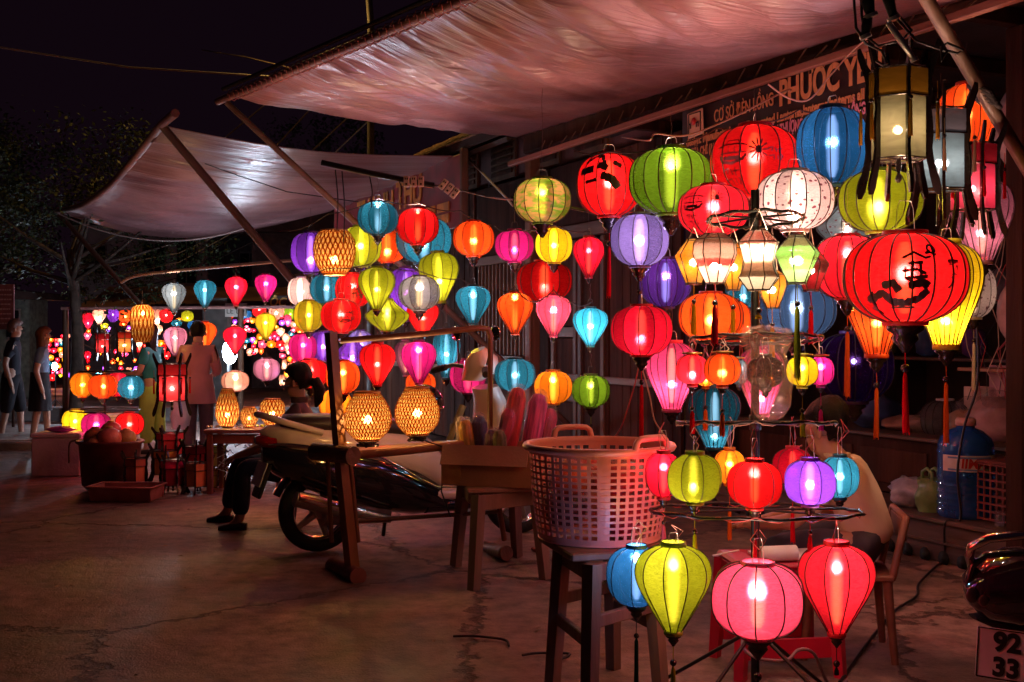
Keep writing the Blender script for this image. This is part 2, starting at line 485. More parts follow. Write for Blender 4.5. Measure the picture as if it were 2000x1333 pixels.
PI4 = 4
WARM = (1.0, .58, .43); WHITE = (.95, .95, 1.0)
COLS = {
 'red': ((.95, .008, .015), (1, .13, .07)), 'crimson': ((.80, .006, .05), (1, .10, .12)), 'pinkred': ((.95, .02, .055), (1, .22, .16)),
 'orange': ((1, .10, .008), (1, .35, .08)), 'amber': ((1, .30, .008), (1, .6, .15)), 'yellow': ((.85, .72, .01), (1, .9, .2)),
 'lime': ((.40, .56, .015), (.75, .8, .12)), 'green': ((.14, .36, .012), (.45, .8, .10)), 'olive': ((.42, .40, .01), (.9, .7, .12)),
 'teal': ((.008, .13, .17), (.35, .6, .75)), 'cyan': ((.04, .55, .68), (.6, .8, .95)), 'blue': ((.006, .085, .20), (.35, .5, .9)), 'slate': ((.045, .10, .19), (.45, .55, .8)),
 'purple': ((.12, .016, .26), (.6, .25, .85)), 'deep purple': ((.08, .012, .17), (.4, .3, .9)), 'violet': ((.36, .07, .80), (.7, .5, 1)), 'lavender': ((.20, .13, .36), (.65, .55, .95)),
 'magenta': ((.62, .012, .30), (1, .18, .5)), 'plum': ((.35, .008, .16), (1, .12, .22)), 'pink': ((.98, .10, .26), (1, .42, .42)), 'hot pink': ((.95, .08, .34), (1, .4, .55)),
 'lilac': ((.50, .22, .42), (1, .6, .75)), 'pale blue': ((.17, .30, .40), (.75, .75, .85)), 'grey white': ((.26, .33, .36), (.9, .82, .75)), 'white': ((.80, .72, .78), (1, .85, .85)),
 'cream': ((.85, .48, .38), (1, .75, .6)), 'mauve': ((.46, .17, .32), (1, .45, .6)), 'dark': ((.03, .012, .012), (.3, .1, .1)),
}
M_bulb = emis('bulb_glass', (1, .86, .6), 26)
M_bulbw = emis('bulb_glass_white', (.9, .95, 1), 26)
M_streak = sheen_glow('sheen_streak', (1, .66, .28), 3.2)  # made-up glow in place of sheen on the silk, not a lamp
M_streakw = sheen_glow('sheen_streak_white', (.8, .9, 1), 3.0)
TASSEL = {'red': (.7, .01, .02), 'crimson': (.45, .01, .03), 'orange': (.85, .16, .02), 'gold': (.6, .30, .03), 'lime': (.35, .38, .03), 'pink': (.8, .12, .18), 'pale': (.45, .5, .45), 'blue': (.08, .12, .35), 'dark': (.01, .03, .035), 'magenta': (.45, .02, .2), 'yellow': (.7, .4, .02), 'violet': (.2, .12, .45), 'cream': (.6, .5, .38)}
def tassel_mat(c): return thread('thread_'+c, tuple(min(.98, x*1.35) for x in TASSEL[c]))
_collar = {}
def collar_mat(colname, col):
    return mat('collar_'+colname.replace(' ', '_'), tuple(c*.55+.002 for c in col), .5, 0, .3, 15, .2)
def collar_mesh(r, h, lip=.0):
    b = MB()
    b.lathe([(r*.97, -h/2), (r, -h/2), (r*1.02, 0), (r, h/2), (r*.93, h/2), (r*.9, h*.3), (r*.9, -h/2)], 20, cap=False)
    return b
PRINTCOLS = {'print': (.03, .004, .008), 'floral': (.16, .01, .05), 'land': (.62, .36, .14)}
POWK = 680.0
ALL = []; BVH = []
from mathutils.bvhtree import BVHTree
M_dimcord = mat('dim_cord', (.16, .09, .09), .7, 0, .2, 20, 0)
RIBN = {'globe': 12, 'round': 12, 'tear': 12, 'bell': 22, 'ufo': 12, 'hexdiamond': 6, 'hexshoulder': 8, 'hourglass': 8}

def tassel(root, x, y, z, L_, color, s=1.0, bead=True, thick=.006, cordlen=.05, beadc=None):
    """cord, bead and thread skirt hanging from (x,y,z)"""
    mt = tassel_mat(color)
    b = MB(); b.tube([(x, y, z), (x+.001, y, z-cordlen)], .0012*s+.0004, 5)
    b.build('tassel_cord', mt, root)
    if bead:
        b = MB(); b.ball((x, y, z-cordlen-.010*s), .011*s, 10, 7)
        b.build('bead', beadc or M_turned, root)
    z1 = z-cordlen-.02*s
    b = MB()
    rnd = random.Random(int(abs(x*1000+z*777)))
    dx, dy = rnd.uniform(-.04, .04)*L_, rnd.uniform(-.04, .04)*L_
    b.lathe([(thick*.35, z1), (thick*1.0, z1-.012*s), (thick*1.1, z1-L_*.4), (thick*1.25, z1-L_*.9), (thick*1.1, z1-L_)], 10, (x, y, 0))
    for k in range(14):
        a = rnd.uniform(0, 2*PI); q = thick*rnd.uniform(.8, 1.25)
        b.tube([(x+math.cos(a)*thick*.5, y+math.sin(a)*thick*.5, z1-.004), (x+math.cos(a)*q, y+math.sin(a)*q, z1-L_*.5),
                (x+math.cos(a)*q*1.15+dx*.6, y+math.sin(a)*q*1.15, z1-L_*rnd.uniform(.93, 1.06))], thick*.16, 3)
    b.build('tassel', mt, root)

def R_on(kind, R, H, x, z, a0, lift=1.006):
    y = max(-.97, min(.97, z/H)); r = prof_at(PROF[kind], y)*R
    a = a0+x/R
    return Vector((math.cos(a)*r*lift, math.sin(a)*r*lift, z))
def ribbon(b, kind, R, H, pts, w, a0):
    n = 0; P2 = [Vector((p[0], p[1])) for p in pts]; L_ = []; 
    fine = []
    for p, q in zip(P2, P2[1:]):
        k = max(1, int((q-p).length/.012))
        fine += [p.lerp(q, i/k) for i in range(k)]
    fine.append(P2[-1])
    vs = []
    for i, p in enumerate(fine):
        d = (fine[min(i+1, len(fine)-1)]-fine[max(i-1, 0)])
        if d.length < 1e-6: d = Vector((1, 0))
        d.normalize(); nrm = Vector((-d.y, d.x))*w/2*(.75+.5*abs(math.sin(i*1.7)))
        vs += [R_on(kind, R, H, (p+nrm).x, (p+nrm).y, a0), R_on(kind, R, H, (p-nrm).x, (p-nrm).y, a0)]
    b.add(vs, [(2*i, 2*i+1, 2*i+3, 2*i+2) for i in range(len(fine)-1)])
MOTIF = {
 'pagoda': [([(-.30, -.16), (-.24, -.10), (-.26, -.20)], .035), ([(-.26, -.14), (-.16, -.10), (-.10, -.16), (.0, -.17), (.10, -.14), (.16, -.08)], .05), ([(-.16, -.05), (-.08, -.03), (-.04, -.09)], .05),
            ([(.02, -.05), (.12, -.03), (.16, -.06)], .055), ([(-.02, .05), (.08, .06), (.14, .03)], .02), ([(.0, .0), (.15, .01)], .022), ([(.02, .10), (.12, .11)], .02), ([(.04, -.05), (.05, .12)], .02), ([(.11, -.05), (.10, .12)], .018),
            ([(-.02, .14), (.06, .18), (.14, .14), (.18, .15)], .016), ([(.14, .17), (.18, .19)], .02), ([(-.30, -.20), (-.22, -.24)], .02), ([(-.12, -.20), (.08, -.20)], .012), ([(.0, .08), (.0, .0), (.03, -.02)], .012)],
 'ship': [([(-.12, -.02), (-.10, -.07), (.0, -.09), (.10, -.06), (.14, -.02)], .022), ([(-.12, .0), (.14, .0)], .010), ([(-.09, .0), (-.09, .06)], .007), ([(-.03, .0), (-.03, .06)], .007), ([(.03, .0), (.03, .06)], .007), ([(.09, .0), (.09, .06)], .007),
          ([(-.15, .05), (-.08, .075), (.08, .075), (.15, .06)], .012), ([(-.06, .08), (-.04, .11), (.06, .11), (.08, .08)], .007), ([(-.08, -.045), (.08, -.045)], .03)],
 'burst': [([(0, 0), (.06*math.cos(k*.57), .07*math.sin(k*.57))], .008) for k in range(11)]+[([(-.015, 0), (.015, 0)], .04)],
 'brush': [([(-.10, .03), (-.04, .05), (-.06, .0)], .012), ([(-.02, .04), (.0, -.01)], .012), ([(.03, .05), (.03, -.02)], .010), ([(.0, .02), (.07, .03)], .010), ([(-.09, -.05), (-.03, -.04), (-.03, -.09)], .010), ([(.01, -.04), (.02, -.09)], .010), ([(.05, -.03), (.07, -.05), (.05, -.09)], .012)],
 'portrait': [([(-.10, .06), (-.05, .10), (.0, .09), (.02, .04)], .020), ([(-.12, .02), (-.04, .03)], .030), ([(.0, .0), (.05, -.02), (.08, -.06)], .035), ([(-.02, .05), (.03, .03)], .028), ([(.06, .06), (.10, .04)], .022), ([(-.08, -.03), (-.02, -.02)], .014)],
}
INK = mat('painted_ink', (.05, .004, .010), .6, 0, .5, 14, 0)
def paint(root, kind, R, H, yaw, specs):
    for mot, dx, dz, sc_ in specs:
        b = MB(); a0 = -PI/2-yaw+dx/R*1.0
        for pts, w_ in MOTIF[mot]:
            ribbon(b, kind, R, H, [(x*sc_, z*sc_+dz) for x, z in pts], w_*sc_, a0)
        b.build('painted_print', INK, root)
def paint_text(root, kind, R, H, yaw, s, dx, dz, size):
    cu = bpy.data.curves.new('print', 'FONT'); cu.body = s; cu.size = size; cu.align_x = 'CENTER'; cu.offset = .002
    t = bpy.data.objects.new('tmp', cu); COL.objects.link(t)
    dg = bpy.context.evaluated_depsgraph_get(); dg.update()
    me = bpy.data.meshes.new_from_object(t.evaluated_get(dg)); bpy.data.objects.remove(t)
    for v in me.vertices: v.co = R_on(kind, R, H, v.co.x, v.co.y+dz, -PI/2-yaw+dx/R)
    obj('painted_print', me, INK, root)
def lantern(kind, color, cx, cy_, w_, h_, z, label, group=None, pat=None, tas=None, tl=.16, power=1.0, bulb=None, fin=True,
            hang=.05, cord='auto', n=None, ribsep=None, yaw=None, tilt=0.0, see=.22, cap=True, hook=True, bx=0.0, light=True, cat='lantern', parent_loc=None):
    c = P(cx, cy_, z)
    s = z/F
    R = w_*s/2; H = h_*s/2
    n = n or RIBN[kind]
    root = empty('lantern', c, 0, label, cat, group)
    rnd = random.Random(int(cx*31+cy_*17))
    yaw = yaw if yaw is not None else rnd.uniform(0, 6.28)
    root.rotation_euler = (tilt*.5, tilt, yaw)
    specs = None
    if isinstance(pat, list): specs, pat = pat, None
    col, seecol = COLS[color]
    key = 'silk_'+color.replace(' ', '_')
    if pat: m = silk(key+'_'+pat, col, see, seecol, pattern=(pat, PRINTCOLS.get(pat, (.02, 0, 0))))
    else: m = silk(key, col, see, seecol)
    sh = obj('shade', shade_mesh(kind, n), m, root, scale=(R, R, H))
    th = max(.0015, min(.0044, R*.016))
    prof = PROF[kind]
    if w_ >= 44:
        for k in range(n):
            obj('rib', rib_mesh(kind, R, H, th), M_rib, root, rot=(0, 0, 2*PI*k/n))
    elif w_ >= 26:
        tag(obj('rib_frame', frame_mesh(kind, n, R, H, th), M_rib, root), kind='stuff')
    if specs: paint(root, kind, R, H, yaw+math.atan2(c.x, c.y), specs)
    cm = collar_mat(color, col)
    rt, rb = prof[0][1]*R, prof[-1][1]*R
    ch = max(.016, H*.13)
    if w_ >= 20:
        o = collar_mesh(rt*1.03, ch).build('top_collar', cm, root, (0, 0, H+ch*.3))
        o = collar_mesh(rb*1.03, ch*.9).build('bottom_collar', cm, root, (0, 0, -H-ch*.3))
    zt = H+ch*.8
    if hook and w_ >= 40:
        b = MB(); hh = max(hang, .03)
        hw = rt*.55
        b.tube([(-hw, 0, zt-ch), (-hw*.8, 0, zt+hh*.75), (-hw*.55, 0, zt+hh), (hw*.55, 0, zt+hh), (hw*.8, 0, zt+hh*.75), (hw, 0, zt-ch)], .0014 if z < 5 else .0018, 5)
        b.build('hanger_wire', M_wire if z < 7.5 else M_cable, root)
        zt2 = zt+hh
    else: zt2 = zt
    zb = -H-ch*.75
    if fin and w_ >= 30:
        b = MB(); q = max(rb*.85, .012)
        b.lathe([(q, 0), (q*1.0, -q*.25), (q*.62, -q*.5), (q*.72, -q*.75), (q*.40, -q*1.15), (q*.16, -q*1.5)], 14, (0, 0, zb))
        b.build('finial', M_turned, root)
        zb -= q*1.45
    if tas and w_ >= 40:
        tassel(root, 0, 0, zb, tl, tas, s=min(1.6, max(.8, R/.12)), thick=.0095 if R > .15 else .0075, cordlen=.05)
    # the lamp inside, and an added glow column for the silk's sheen streak
    if light:
        by = (bulb if bulb is not None else rnd.uniform(-.35, .35))*H
        bx_ = bx*R
        b = MB(); b.ball((bx_, 0, by), max(.009, min(.016, R*.07)), 10, 8)
        b.build('bulb', M_bulbw if color in ('teal', 'blue', 'slate', 'deep purple', 'cyan') else M_bulb, root)
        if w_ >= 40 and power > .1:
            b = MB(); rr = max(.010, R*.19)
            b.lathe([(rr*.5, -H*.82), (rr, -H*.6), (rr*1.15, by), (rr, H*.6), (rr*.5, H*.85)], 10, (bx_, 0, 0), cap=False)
            b.build('lamp_tube', M_streakw if color in ('teal', 'blue', 'slate', 'deep purple', 'cyan', 'purple') else M_streak, root)  # sheen streak drawn as a glowing column added inside the shade
        ld = bpy.data.lights.new('lamp', 'POINT')
        ld.energy = POWK*power*rnd.uniform(.62, 1.12)*((R+H)/2)**2; ld.color = WARM if color not in ('teal', 'blue', 'slate', 'purple', 'deep purple', 'cyan', 'violet', 'lavender') else (1, .84, .92)
        ld.shadow_soft_size = max(.012, R*.10)
        ld.use_shadow = True
        lo = bpy.data.objects.new('lamp', ld); COL.objects.link(lo); lo.parent = root; lo.location = (bx_, 0, by)
    ALL.append(dict(o=root, c=c, top=c.z+zt2, bot=c.z+zb, R=R, z=z, cord=cord, w=w_))
    return root

def hang_cords():
    for a in ALL:
        if a['cord'] is None: continue
        top = a['cord'] if isinstance(a['cord'], (int, float)) and a['cord'] != 'auto' else None
        if top is None:
            best = None; sky = a['top']+.16
            for bv in BVH:
                h_ = bv.ray_cast(Vector((a['c'].x, a['c'].y, a['top'])), Vector((0, 0, 1)), 3.0)
                if h_[0] is not None: sky = min(sky, h_[0].z-.01)
            sky = min(sky, 3.6)
            for q in ALL:
                if q is a or q['bot'] <= a['top']: continue
                if (q['c'].xy-a['c'].xy).length < .30 and (best is None or q['bot'] < best): best = q['bot']
            top = best if best else sky
        L_ = top-a['top']
        if L_ < .01: continue
        b = MB()
        r = .0009 if a['z'] < 7 else .0014
        zt = a['top']-a['c'].z
        k = 5
        pts = [(.004*math.sin(i*2.1+a['z']*9), .004*math.cos(i*1.7), zt+L_*i/k) for i in range(k+1)]
        b.tube(pts, r, 4)
        b.build('hanging_cord', M_dimcord, a['o'])

# woven bamboo
def bamboo(cx, cy_, w_, h_, z, label, group, shape='barrel', base=True, bulbz=-.3, strips=26, stand=None, power=1.0):
    c = P(cx, cy_, z); s = z/F; R = w_*s/2; H = h_*s/2
    pr = {'barrel': [(1, .62), (.8, .84), (.5, .97), (.15, 1), (-.25, .96), (-.6, .83), (-.85, .66), (-1, .52)],
          'pear': [(1, .52), (.85, .62), (.6, .78), (.3, .92), (0, 1), (-.3, 1), (-.6, .90), (-.85, .70), (-1, .50)],
          'egg': [(1, .45), (.8, .60), (.45, .80), (.05, .96), (-.3, 1), (-.6, .92), (-.85, .74), (-1, .55)],
          'tube': [(1, .45), (.9, .75), (.7, .95), (.35, 1), (-.3, .97), (-.7, .9), (-.9, .75), (-1, .6)]}[shape]
    root = empty('bamboo_lantern', c, random.Random(int(cx)).uniform(0, 6), label, 'bamboo lamp', group)
    prof = pr[::-1]
    # inner paper
    b = MB(); b.lathe([(r*R*.95, y*H) for y, r in prof], 24, cap=False)
    b.build('paper_liner', silk('rice_paper', (1, .62, .22), .45, (1, .85, .5), .3), root)
    # weave strips: two spiral families as flat ribbons, proud of each other
    K = 16
    def rad(t):
        return prof_at(pr, 1-2*t)
    b = MB()
    wr = R*2*PI/strips*.165
    for fam in (1, -1):
        for k in range(strips):
            a0 = 2*PI*k/strips
            vs = []
            for i in range(K+1):
                t = i/K
                a = a0+fam*t*(.95 if shape != 'tube' else .7)
                r_ = rad(t)*R*(1.0+(.006 if fam > 0 else -.004)+.010*math.sin(i*PI+k*PI))
                p = Vector((math.cos(a)*r_, math.sin(a)*r_, H*(1-2*t)))
                tn = Vector((-math.sin(a), math.cos(a), 0))
                ww = wr*(.45+.55*rad(t))
                vs += [p-tn*ww, p+tn*ww]
            b.add(vs, [(2*i, 2*i+1, 2*i+3, 2*i+2) for i in range(K)], True)
    tag(b.build('woven_strips', silk('bamboo_strip', (.75, .14, .012), .02, (.6, .12, .02), .5, .5), root), kind='stuff')
    b = MB()
    for i in range(3, K-1, 1 if w_ > 60 else 2):
        t = i/K; r_ = rad(t)*R*1.012
        b.lathe([(r_, H*(1-2*t)-R*.006), (r_*1.004, H*(1-2*t)+R*.006)], 28, cap=False)
    tag(b.build('woven_hoops', silk('bamboo_strip', (.75, .14, .012)), root), kind='stuff')
    for nm, yy, rr in (('top_rim', H, pr[0][1]*R), ('bottom_rim', -H, pr[-1][1]*R)):
        b = MB(); b.lathe([(rr*.93, -.006), (rr*1.03, -.006), (rr*1.03, .008), (rr*.93, .008), (rr*.93, -.006)], 24, (0, 0, yy), cap=False)
        b.build(nm, mat('bamboo_rim', (.55, .2, .05), .5, 0, .3, 20, .2), root)
    if base:
        b = MB(); q = pr[-1][1]*R
        b.lathe([(q*.55, -H-.004), (q*.95, -H-.010), (q*.7, -H-.022), (q*.95, -H-.04)], 16)
        for k in range(4):
            b.box((math.cos(k*PI/2)*q*.8, math.sin(k*PI/2)*q*.8, -H-.035), (.02, .02, .02), None, .004)
        b.build('base', M_turned, root)
    b = MB(); b.ball((0, 0, bulbz*H), min(.028, R*.16), 10, 8); b.build('bulb', emis('bulb_bright', (1, .8, .45), 30), root)
    ld = bpy.data.lights.new('lamp', 'POINT'); ld.energy = POWK*1.3*power*((R+H)/2)**2; ld.color = (1, .62, .30); ld.shadow_soft_size = R*.12
    lo = bpy.data.objects.new('lamp', ld); COL.objects.link(lo); lo.parent = root; lo.location = (0, 0, bulbz*H)
    if not base:
        ALL.append(dict(o=root, c=c, top=c.z+H, bot=c.z-H, R=R, z=z, cord='auto', w=w_))
    return root

# hexagonal palace lanterns
def palace(cx, cy_, w_, h_, z, label, group, body, band, rotz=.3, lit=1.0, n=6, tas=None, name='palace_lantern', floor=False, pat=None):
    """w_: width over the body, h_: height incl. top band and feet (pixels)"""
    c = P(cx, cy_, z); s = z/F; R = w_*s/2; Ht = h_*s
    root = empty(name, c, rotz, label, 'lantern', group)
    zb, z1, z2, zt = -Ht*.42, -Ht*.34, Ht*.16, Ht*.42
    key = lambda t: 'pane_'+'_'.join(str(int(x*100)) for x in t)+(pat or '')
    mb = silk(key(body), body, .22, tuple(min(1, .4+.6*x) for x in body), .35, pattern=(('print', (.05, .01, .01)) if pat else None))
    mt_ = silk(key(band), band, .05, band, .3)
    if lit == 0:
        mb = mat('unlit'+key(body), tuple(min(1, x*1.3) for x in body), .5, 0, .3, 6, .1); mt_ = mat('unlit_band'+key(band), tuple(min(1, x*1.3) for x in band), .5, 0, .3, 6, .1)
    def pane(r, za, zc, k, wf=.93, th=.003):
        a0, a1 = 2*PI*k/n, 2*PI*(k+1)/n
        p0 = Vector((math.cos(a0)*r, math.sin(a0)*r, 0)); p1 = Vector((math.cos(a1)*r, math.sin(a1)*r, 0))
        m_ = (p0+p1)/2; d = (p1-p0)*wf/2
        q = [m_-d, m_+d]
        b = MB(); b.add([(q[0].x, q[0].y, za), (q[1].x, q[1].y, za), (q[1].x, q[1].y, zc), (q[0].x, q[0].y, zc)], [(0, 1, 2, 3)])
        return b
    for k in range(n):
        pane(R*.90, z1, z2, k).build('pane', mb, root)
        pane(R, z2+Ht*.012, zt-Ht*.03, k, .97).build('top_band', mt_, root)
    for zz, r in ((z1-.004, R*.93), (z2+.002, R*1.02), (zt-Ht*.02, R*1.02)):
        b = MB()
        for k in range(n):
            a0, a1 = 2*PI*k/n, 2*PI*(k+1)/n
            p0 = Vector((math.cos(a0)*r, math.sin(a0)*r, zz)); p1 = Vector((math.cos(a1)*r, math.sin(a1)*r, zz))
            b.tube([p0, p1], R*.030, 4)
        b.build('frame_rail', M_turned, root)
    # S shaped corner brackets, a thin board each
    out = [(-.05, -.34), (0, -.40), (.08, -.50), (.18, -.60), (.30, -.66), (.42, -.66), (.46, -.60), (.40, -.53), (.30, -.46), (.22, -.38), (.15, -.27), (.19, -.14), (.16, -.02), (.10, .08), (.17, .18), (.13, .30), (.20, .38), (.32, .46), (.44, .55), (.44, .62), (.34, .63), (.22, .56), (.08, .47), (-.05, .42)]
    for k in range(n):
        a = 2*PI*k/n
        rot = Matrix.Rotation(a, 3, 'Z')
        b = MB()
        b.prism([(R*.94+x*R*.95, zz*Ht) for x, zz in out], -R*.055, R*.055, rot)
        b.build('corner_bracket', M_turned, root)
    b = MB()
    for k in range(n//2):
        a = 2*PI*k/n
        b.tube([(math.cos(a)*R*.95, math.sin(a)*R*.95, z1), (-math.cos(a)*R*.95, -math.sin(a)*R*.95, z1)], R*.04, 4)
        b.tube([(math.cos(a)*R*.95, math.sin(a)*R*.95, zt), (-math.cos(a)*R*.95, -math.sin(a)*R*.95, zt)], R*.03, 4)
    b.build('cross_bars', M_turned, root)
    b = MB(); b.lathe([(R*.05, zb-Ht*.12), (R*.12, zb-Ht*.09), (R*.05, zb-.04*Ht), (R*.10, zb), (R*.08, z1)], 10); b.build('finial', M_turned, root)
    if tas:
        for k in range(n):
            a = 2*PI*k/n
            tassel(root, math.cos(a)*R*1.25, math.sin(a)*R*1.25, Ht*.28, Ht*.30, tas, s=.8, thick=R*.05, cordlen=.07)
    if lit > 0:
        b = MB(); b.ball((0, 0, -Ht*.1), min(.018, R*.12), 10, 8); b.build('bulb', M_bulb, root)
        ld = bpy.data.lights.new('lamp', 'POINT'); ld.energy = POWK*1.0*lit*(R*1.15)**2; ld.color = WARM; ld.shadow_soft_size = R*.1
        lo = bpy.data.objects.new('lamp', ld); COL.objects.link(lo); lo.parent = root; lo.location = (0, 0, -Ht*.1)
    if not floor:
        ALL.append(dict(o=root, c=c, top=c.z+zt, bot=c.z+zb, R=R, z=z, cord='auto', w=w_))
    return root
# ------------------------------------------------------------------ ground and setting
def ground_material():
    m = bpy.data.materials.new('worn_concrete'); nt, out = nodes(m); N = nt.nodes.new; L = nt.links.new
    b = N('ShaderNodeBsdfPrincipled'); tc = N('ShaderNodeTexCoord')
    n1 = N('ShaderNodeTexNoise'); n1.inputs['Scale'].default_value = .55; n1.inputs['Detail'].default_value = 8; n1.inputs['Distortion'].default_value = .8
    n2 = N('ShaderNodeTexNoise'); n2.inputs['Scale'].default_value = 7; n2.inputs['Detail'].default_value = 8; n2.inputs['Roughness'].default_value = .65
    n3 = N('ShaderNodeTexNoise'); n3.inputs['Scale'].default_value = 90; n3.inputs['Detail'].default_value = 3
    for n in (n1, n2, n3): L(tc.outputs['Object'], n.inputs[0])
    r1 = N('ShaderNodeValToRGB'); r1.color_ramp.elements[0].color = (.10, .066, .055, 1); r1.color_ramp.elements[1].color = (.40, .27, .225, 1)
    r1.color_ramp.elements[0].position = .34; r1.color_ramp.elements[1].position = .66
    L(n1.outputs['Fac'], r1.inputs[0])
    r2 = N('ShaderNodeValToRGB'); r2.color_ramp.elements[0].color = (.38, .35, .33, 1); r2.color_ramp.elements[1].color = (1.3, 1.2, 1.15, 1)
    r2.color_ramp.elements[0].position = .3; r2.color_ramp.elements[1].position = .7
    L(n2.outputs['Fac'], r2.inputs[0])
    mu = N('ShaderNodeMix'); mu.data_type = 'RGBA'; mu.blend_type = 'MULTIPLY'; mu.inputs['Factor'].default_value = 1
    L(r1.outputs[0], mu.inputs['A']); L(r2.outputs[0], mu.inputs['B'])
    # cracks
    dm = N('ShaderNodeMixRGB'); dm.blend_type = 'ADD'; dm.inputs[0].default_value = .35; L(tc.outputs['Object'], dm.inputs[1]); L(n2.outputs['Color'], dm.inputs[2])
    vo = N('ShaderNodeTexVoronoi'); vo.feature = 'DISTANCE_TO_EDGE'; vo.inputs['Scale'].default_value = .42; L(dm.outputs[0], vo.inputs['Vector'])
    cr = N('ShaderNodeValToRGB'); cr.color_ramp.elements[0].position = .002; cr.color_ramp.elements[1].position = .012
    cr.color_ramp.elements[0].color = (.25, .22, .2, 1)
    L(vo.outputs['Distance'], cr.inputs[0])
    m2 = N('ShaderNodeMix'); m2.data_type = 'RGBA'; m2.blend_type = 'MULTIPLY'; m2.inputs['Factor'].default_value = .8
    L(mu.outputs['Result'], m2.inputs['A']); L(cr.outputs[0], m2.inputs['B']); L(m2.outputs['Result'], b.inputs['Base Color'])
    rr = N('ShaderNodeMapRange'); rr.inputs['From Min'].default_value = .35; rr.inputs['From Max'].default_value = .65; rr.inputs['To Min'].default_value = .38; rr.inputs['To Max'].default_value = .8
    L(n1.outputs['Fac'], rr.inputs[0]); L(rr.outputs[0], b.inputs['Roughness'])
    ad = N('ShaderNodeMath'); ad.operation = 'MULTIPLY_ADD'; ad.inputs[1].default_value = .35; L(n3.outputs['Fac'], ad.inputs[0]); L(n2.outputs['Fac'], ad.inputs[2])
    ad2 = N('ShaderNodeMath'); ad2.operation = 'MULTIPLY_ADD'; ad2.inputs[1].default_value = 1.2; L(cr.outputs[0], ad2.inputs[0]); L(ad.outputs[0], ad2.inputs[2])
    bp = N('ShaderNodeBump'); bp.inputs['Strength'].default_value = .9; bp.inputs['Distance'].default_value = .016
    L(ad2.outputs[0], bp.inputs['Height']); L(bp.outputs[0], b.inputs['Normal'])
    L(b.outputs[0], out.inputs[0])
    return m
M_ground = ground_material()
b = MB()
gx = [-120, -30, -12]+[i*.5-9 for i in range(0, 29)]+[8, 30, 120]
gy = [-20, -2]+[i*.5 for i in range(1, 40)]+[24, 40, 120, 200]
vs = [(x, y, .012*noise.noise(Vector((x*.6, y*.6, 0))) if abs(x) < 10 and 0 < y < 20 else 0) for y in gy for x in gx]
nx = len(gx)
b.add(vs, [(j*nx+i, j*nx+i+1, (j+1)*nx+i+1, (j+1)*nx+i) for j in range(len(gy)-1) for i in range(nx-1)], True)
struct(b.build('ground', M_ground))
M_pave = mat('pale_paving', (.34, .28, .24), .7, 0, .35, 3, .4, 30)
b = MB(); b.box((-10.2, 15.6, .05), (9, 2.2, .13), None, .02); struct(b.build('pavement', M_pave))
b = MB(); b.box((-10.2, 14.44, .04), (9, .12, .12), None, .02); struct(b.build('kerb', mat('kerb_stone', (.3, .27, .25), .7, 0, .3, 4, .4)))
b = MB(); b.box((-10, 19.2, .06), (16, .25, .34), None, .02); o = b.build('low_wall', mat('dim_plaster', (.25, .23, .22), .8, 0, .35, 3, .3))
tag(o, 'low grey plaster wall crossing behind the far lantern stand', 'wall')

# ------------------------------------------------------------------ shop with its steps, counter, plank facade
shop = empty('shop_building', W(0, 0, 0), WROT, 'dark wooden shop front with plank wall, steps and counter along the right side', 'building')
def sbox(name, a0, a1, b0, b1, h0, h1, m, bev=.004, parent=None):
    q = MB(); q.box(((a0+a1)/2, (b0+b1)/2, (h0+h1)/2), (abs(a1-a0), abs(b1-b0), abs(h1-h0)), None, bev)
    return q.build(name, m, parent or shop)
M_step = mat('worn_step_wood', (.13, .075, .055), .5, 0, .5, 3, .3, 25, (.15, 1, 1))
M_dim = mat('dark_interior', (.035, .022, .022), .8, 0, .4, 3, .2)
sbox('lower_step', -7, 2.55, -.52, -.02, 0, .25, M_step)
sbox('step_board', -7, 2.58, -.55, .02, .253, .285, M_step, .008)
sbox('step_lip', -7, 2.55, -.018, .0, .12, .135, M_step, .002)
q = MB()
for i in range(60):
    a = -6.9+i*.16
    q.lathe([(.001, -.012), (.05, 0), (.001, .012)], 10, (a, .012, .035), rot=Matrix.Rotation(PI/2, 3, 'X'))
tag(q.build('scalloped_trim', mat('black_trim', (.01, .01, .01), .8, 0, .2), shop), kind='stuff')
sbox('counter_front', -7, 2.55, -.60, -.56, .29, .70, M_darkwood)
for i in range(12):
    sbox('counter_panel', -6.9+i*.79, -6.9+i*.79+.70, -.557, -.545, .36, .62, M_darkwood2, .006)
sbox('counter_top', -7, 2.58, -1.35, -.52, .703, .735, M_step, .008)
sbox('interior_floor', -7, 2.6, -3.0, -1.36, .0, .28, M_dim)
sbox('back_wall', -7, 2.6, -3.0, -2.9, .28, 3.6, M_dim)
sbox('side_wall', 2.6, 2.72, -3.0, -.12, 0, 3.6, M_dim)
sbox('shelf_board', -5, 2.5, -2.3, -1.95, 1.25, 1.28, M_step)
sbox('shelf_board', -5, 2.5, -2.3, -1.95, 1.75, 1.78, M_step)
# facade planks past the opening
rnd = random.Random(3)
i = 0; a = 2.74
while a < 13.5:
    wd = rnd.uniform(.13, .19)
    if not (4.15 < a < 5.25) and not (6.05 < a < 7.55):
        sbox('plank', a, a+wd-.008, -.12, -.085+rnd.uniform(-.008, .008), .05, 3.35, M_darkwood if rnd.random() < .55 else M_darkwood2, .004)
    a += wd
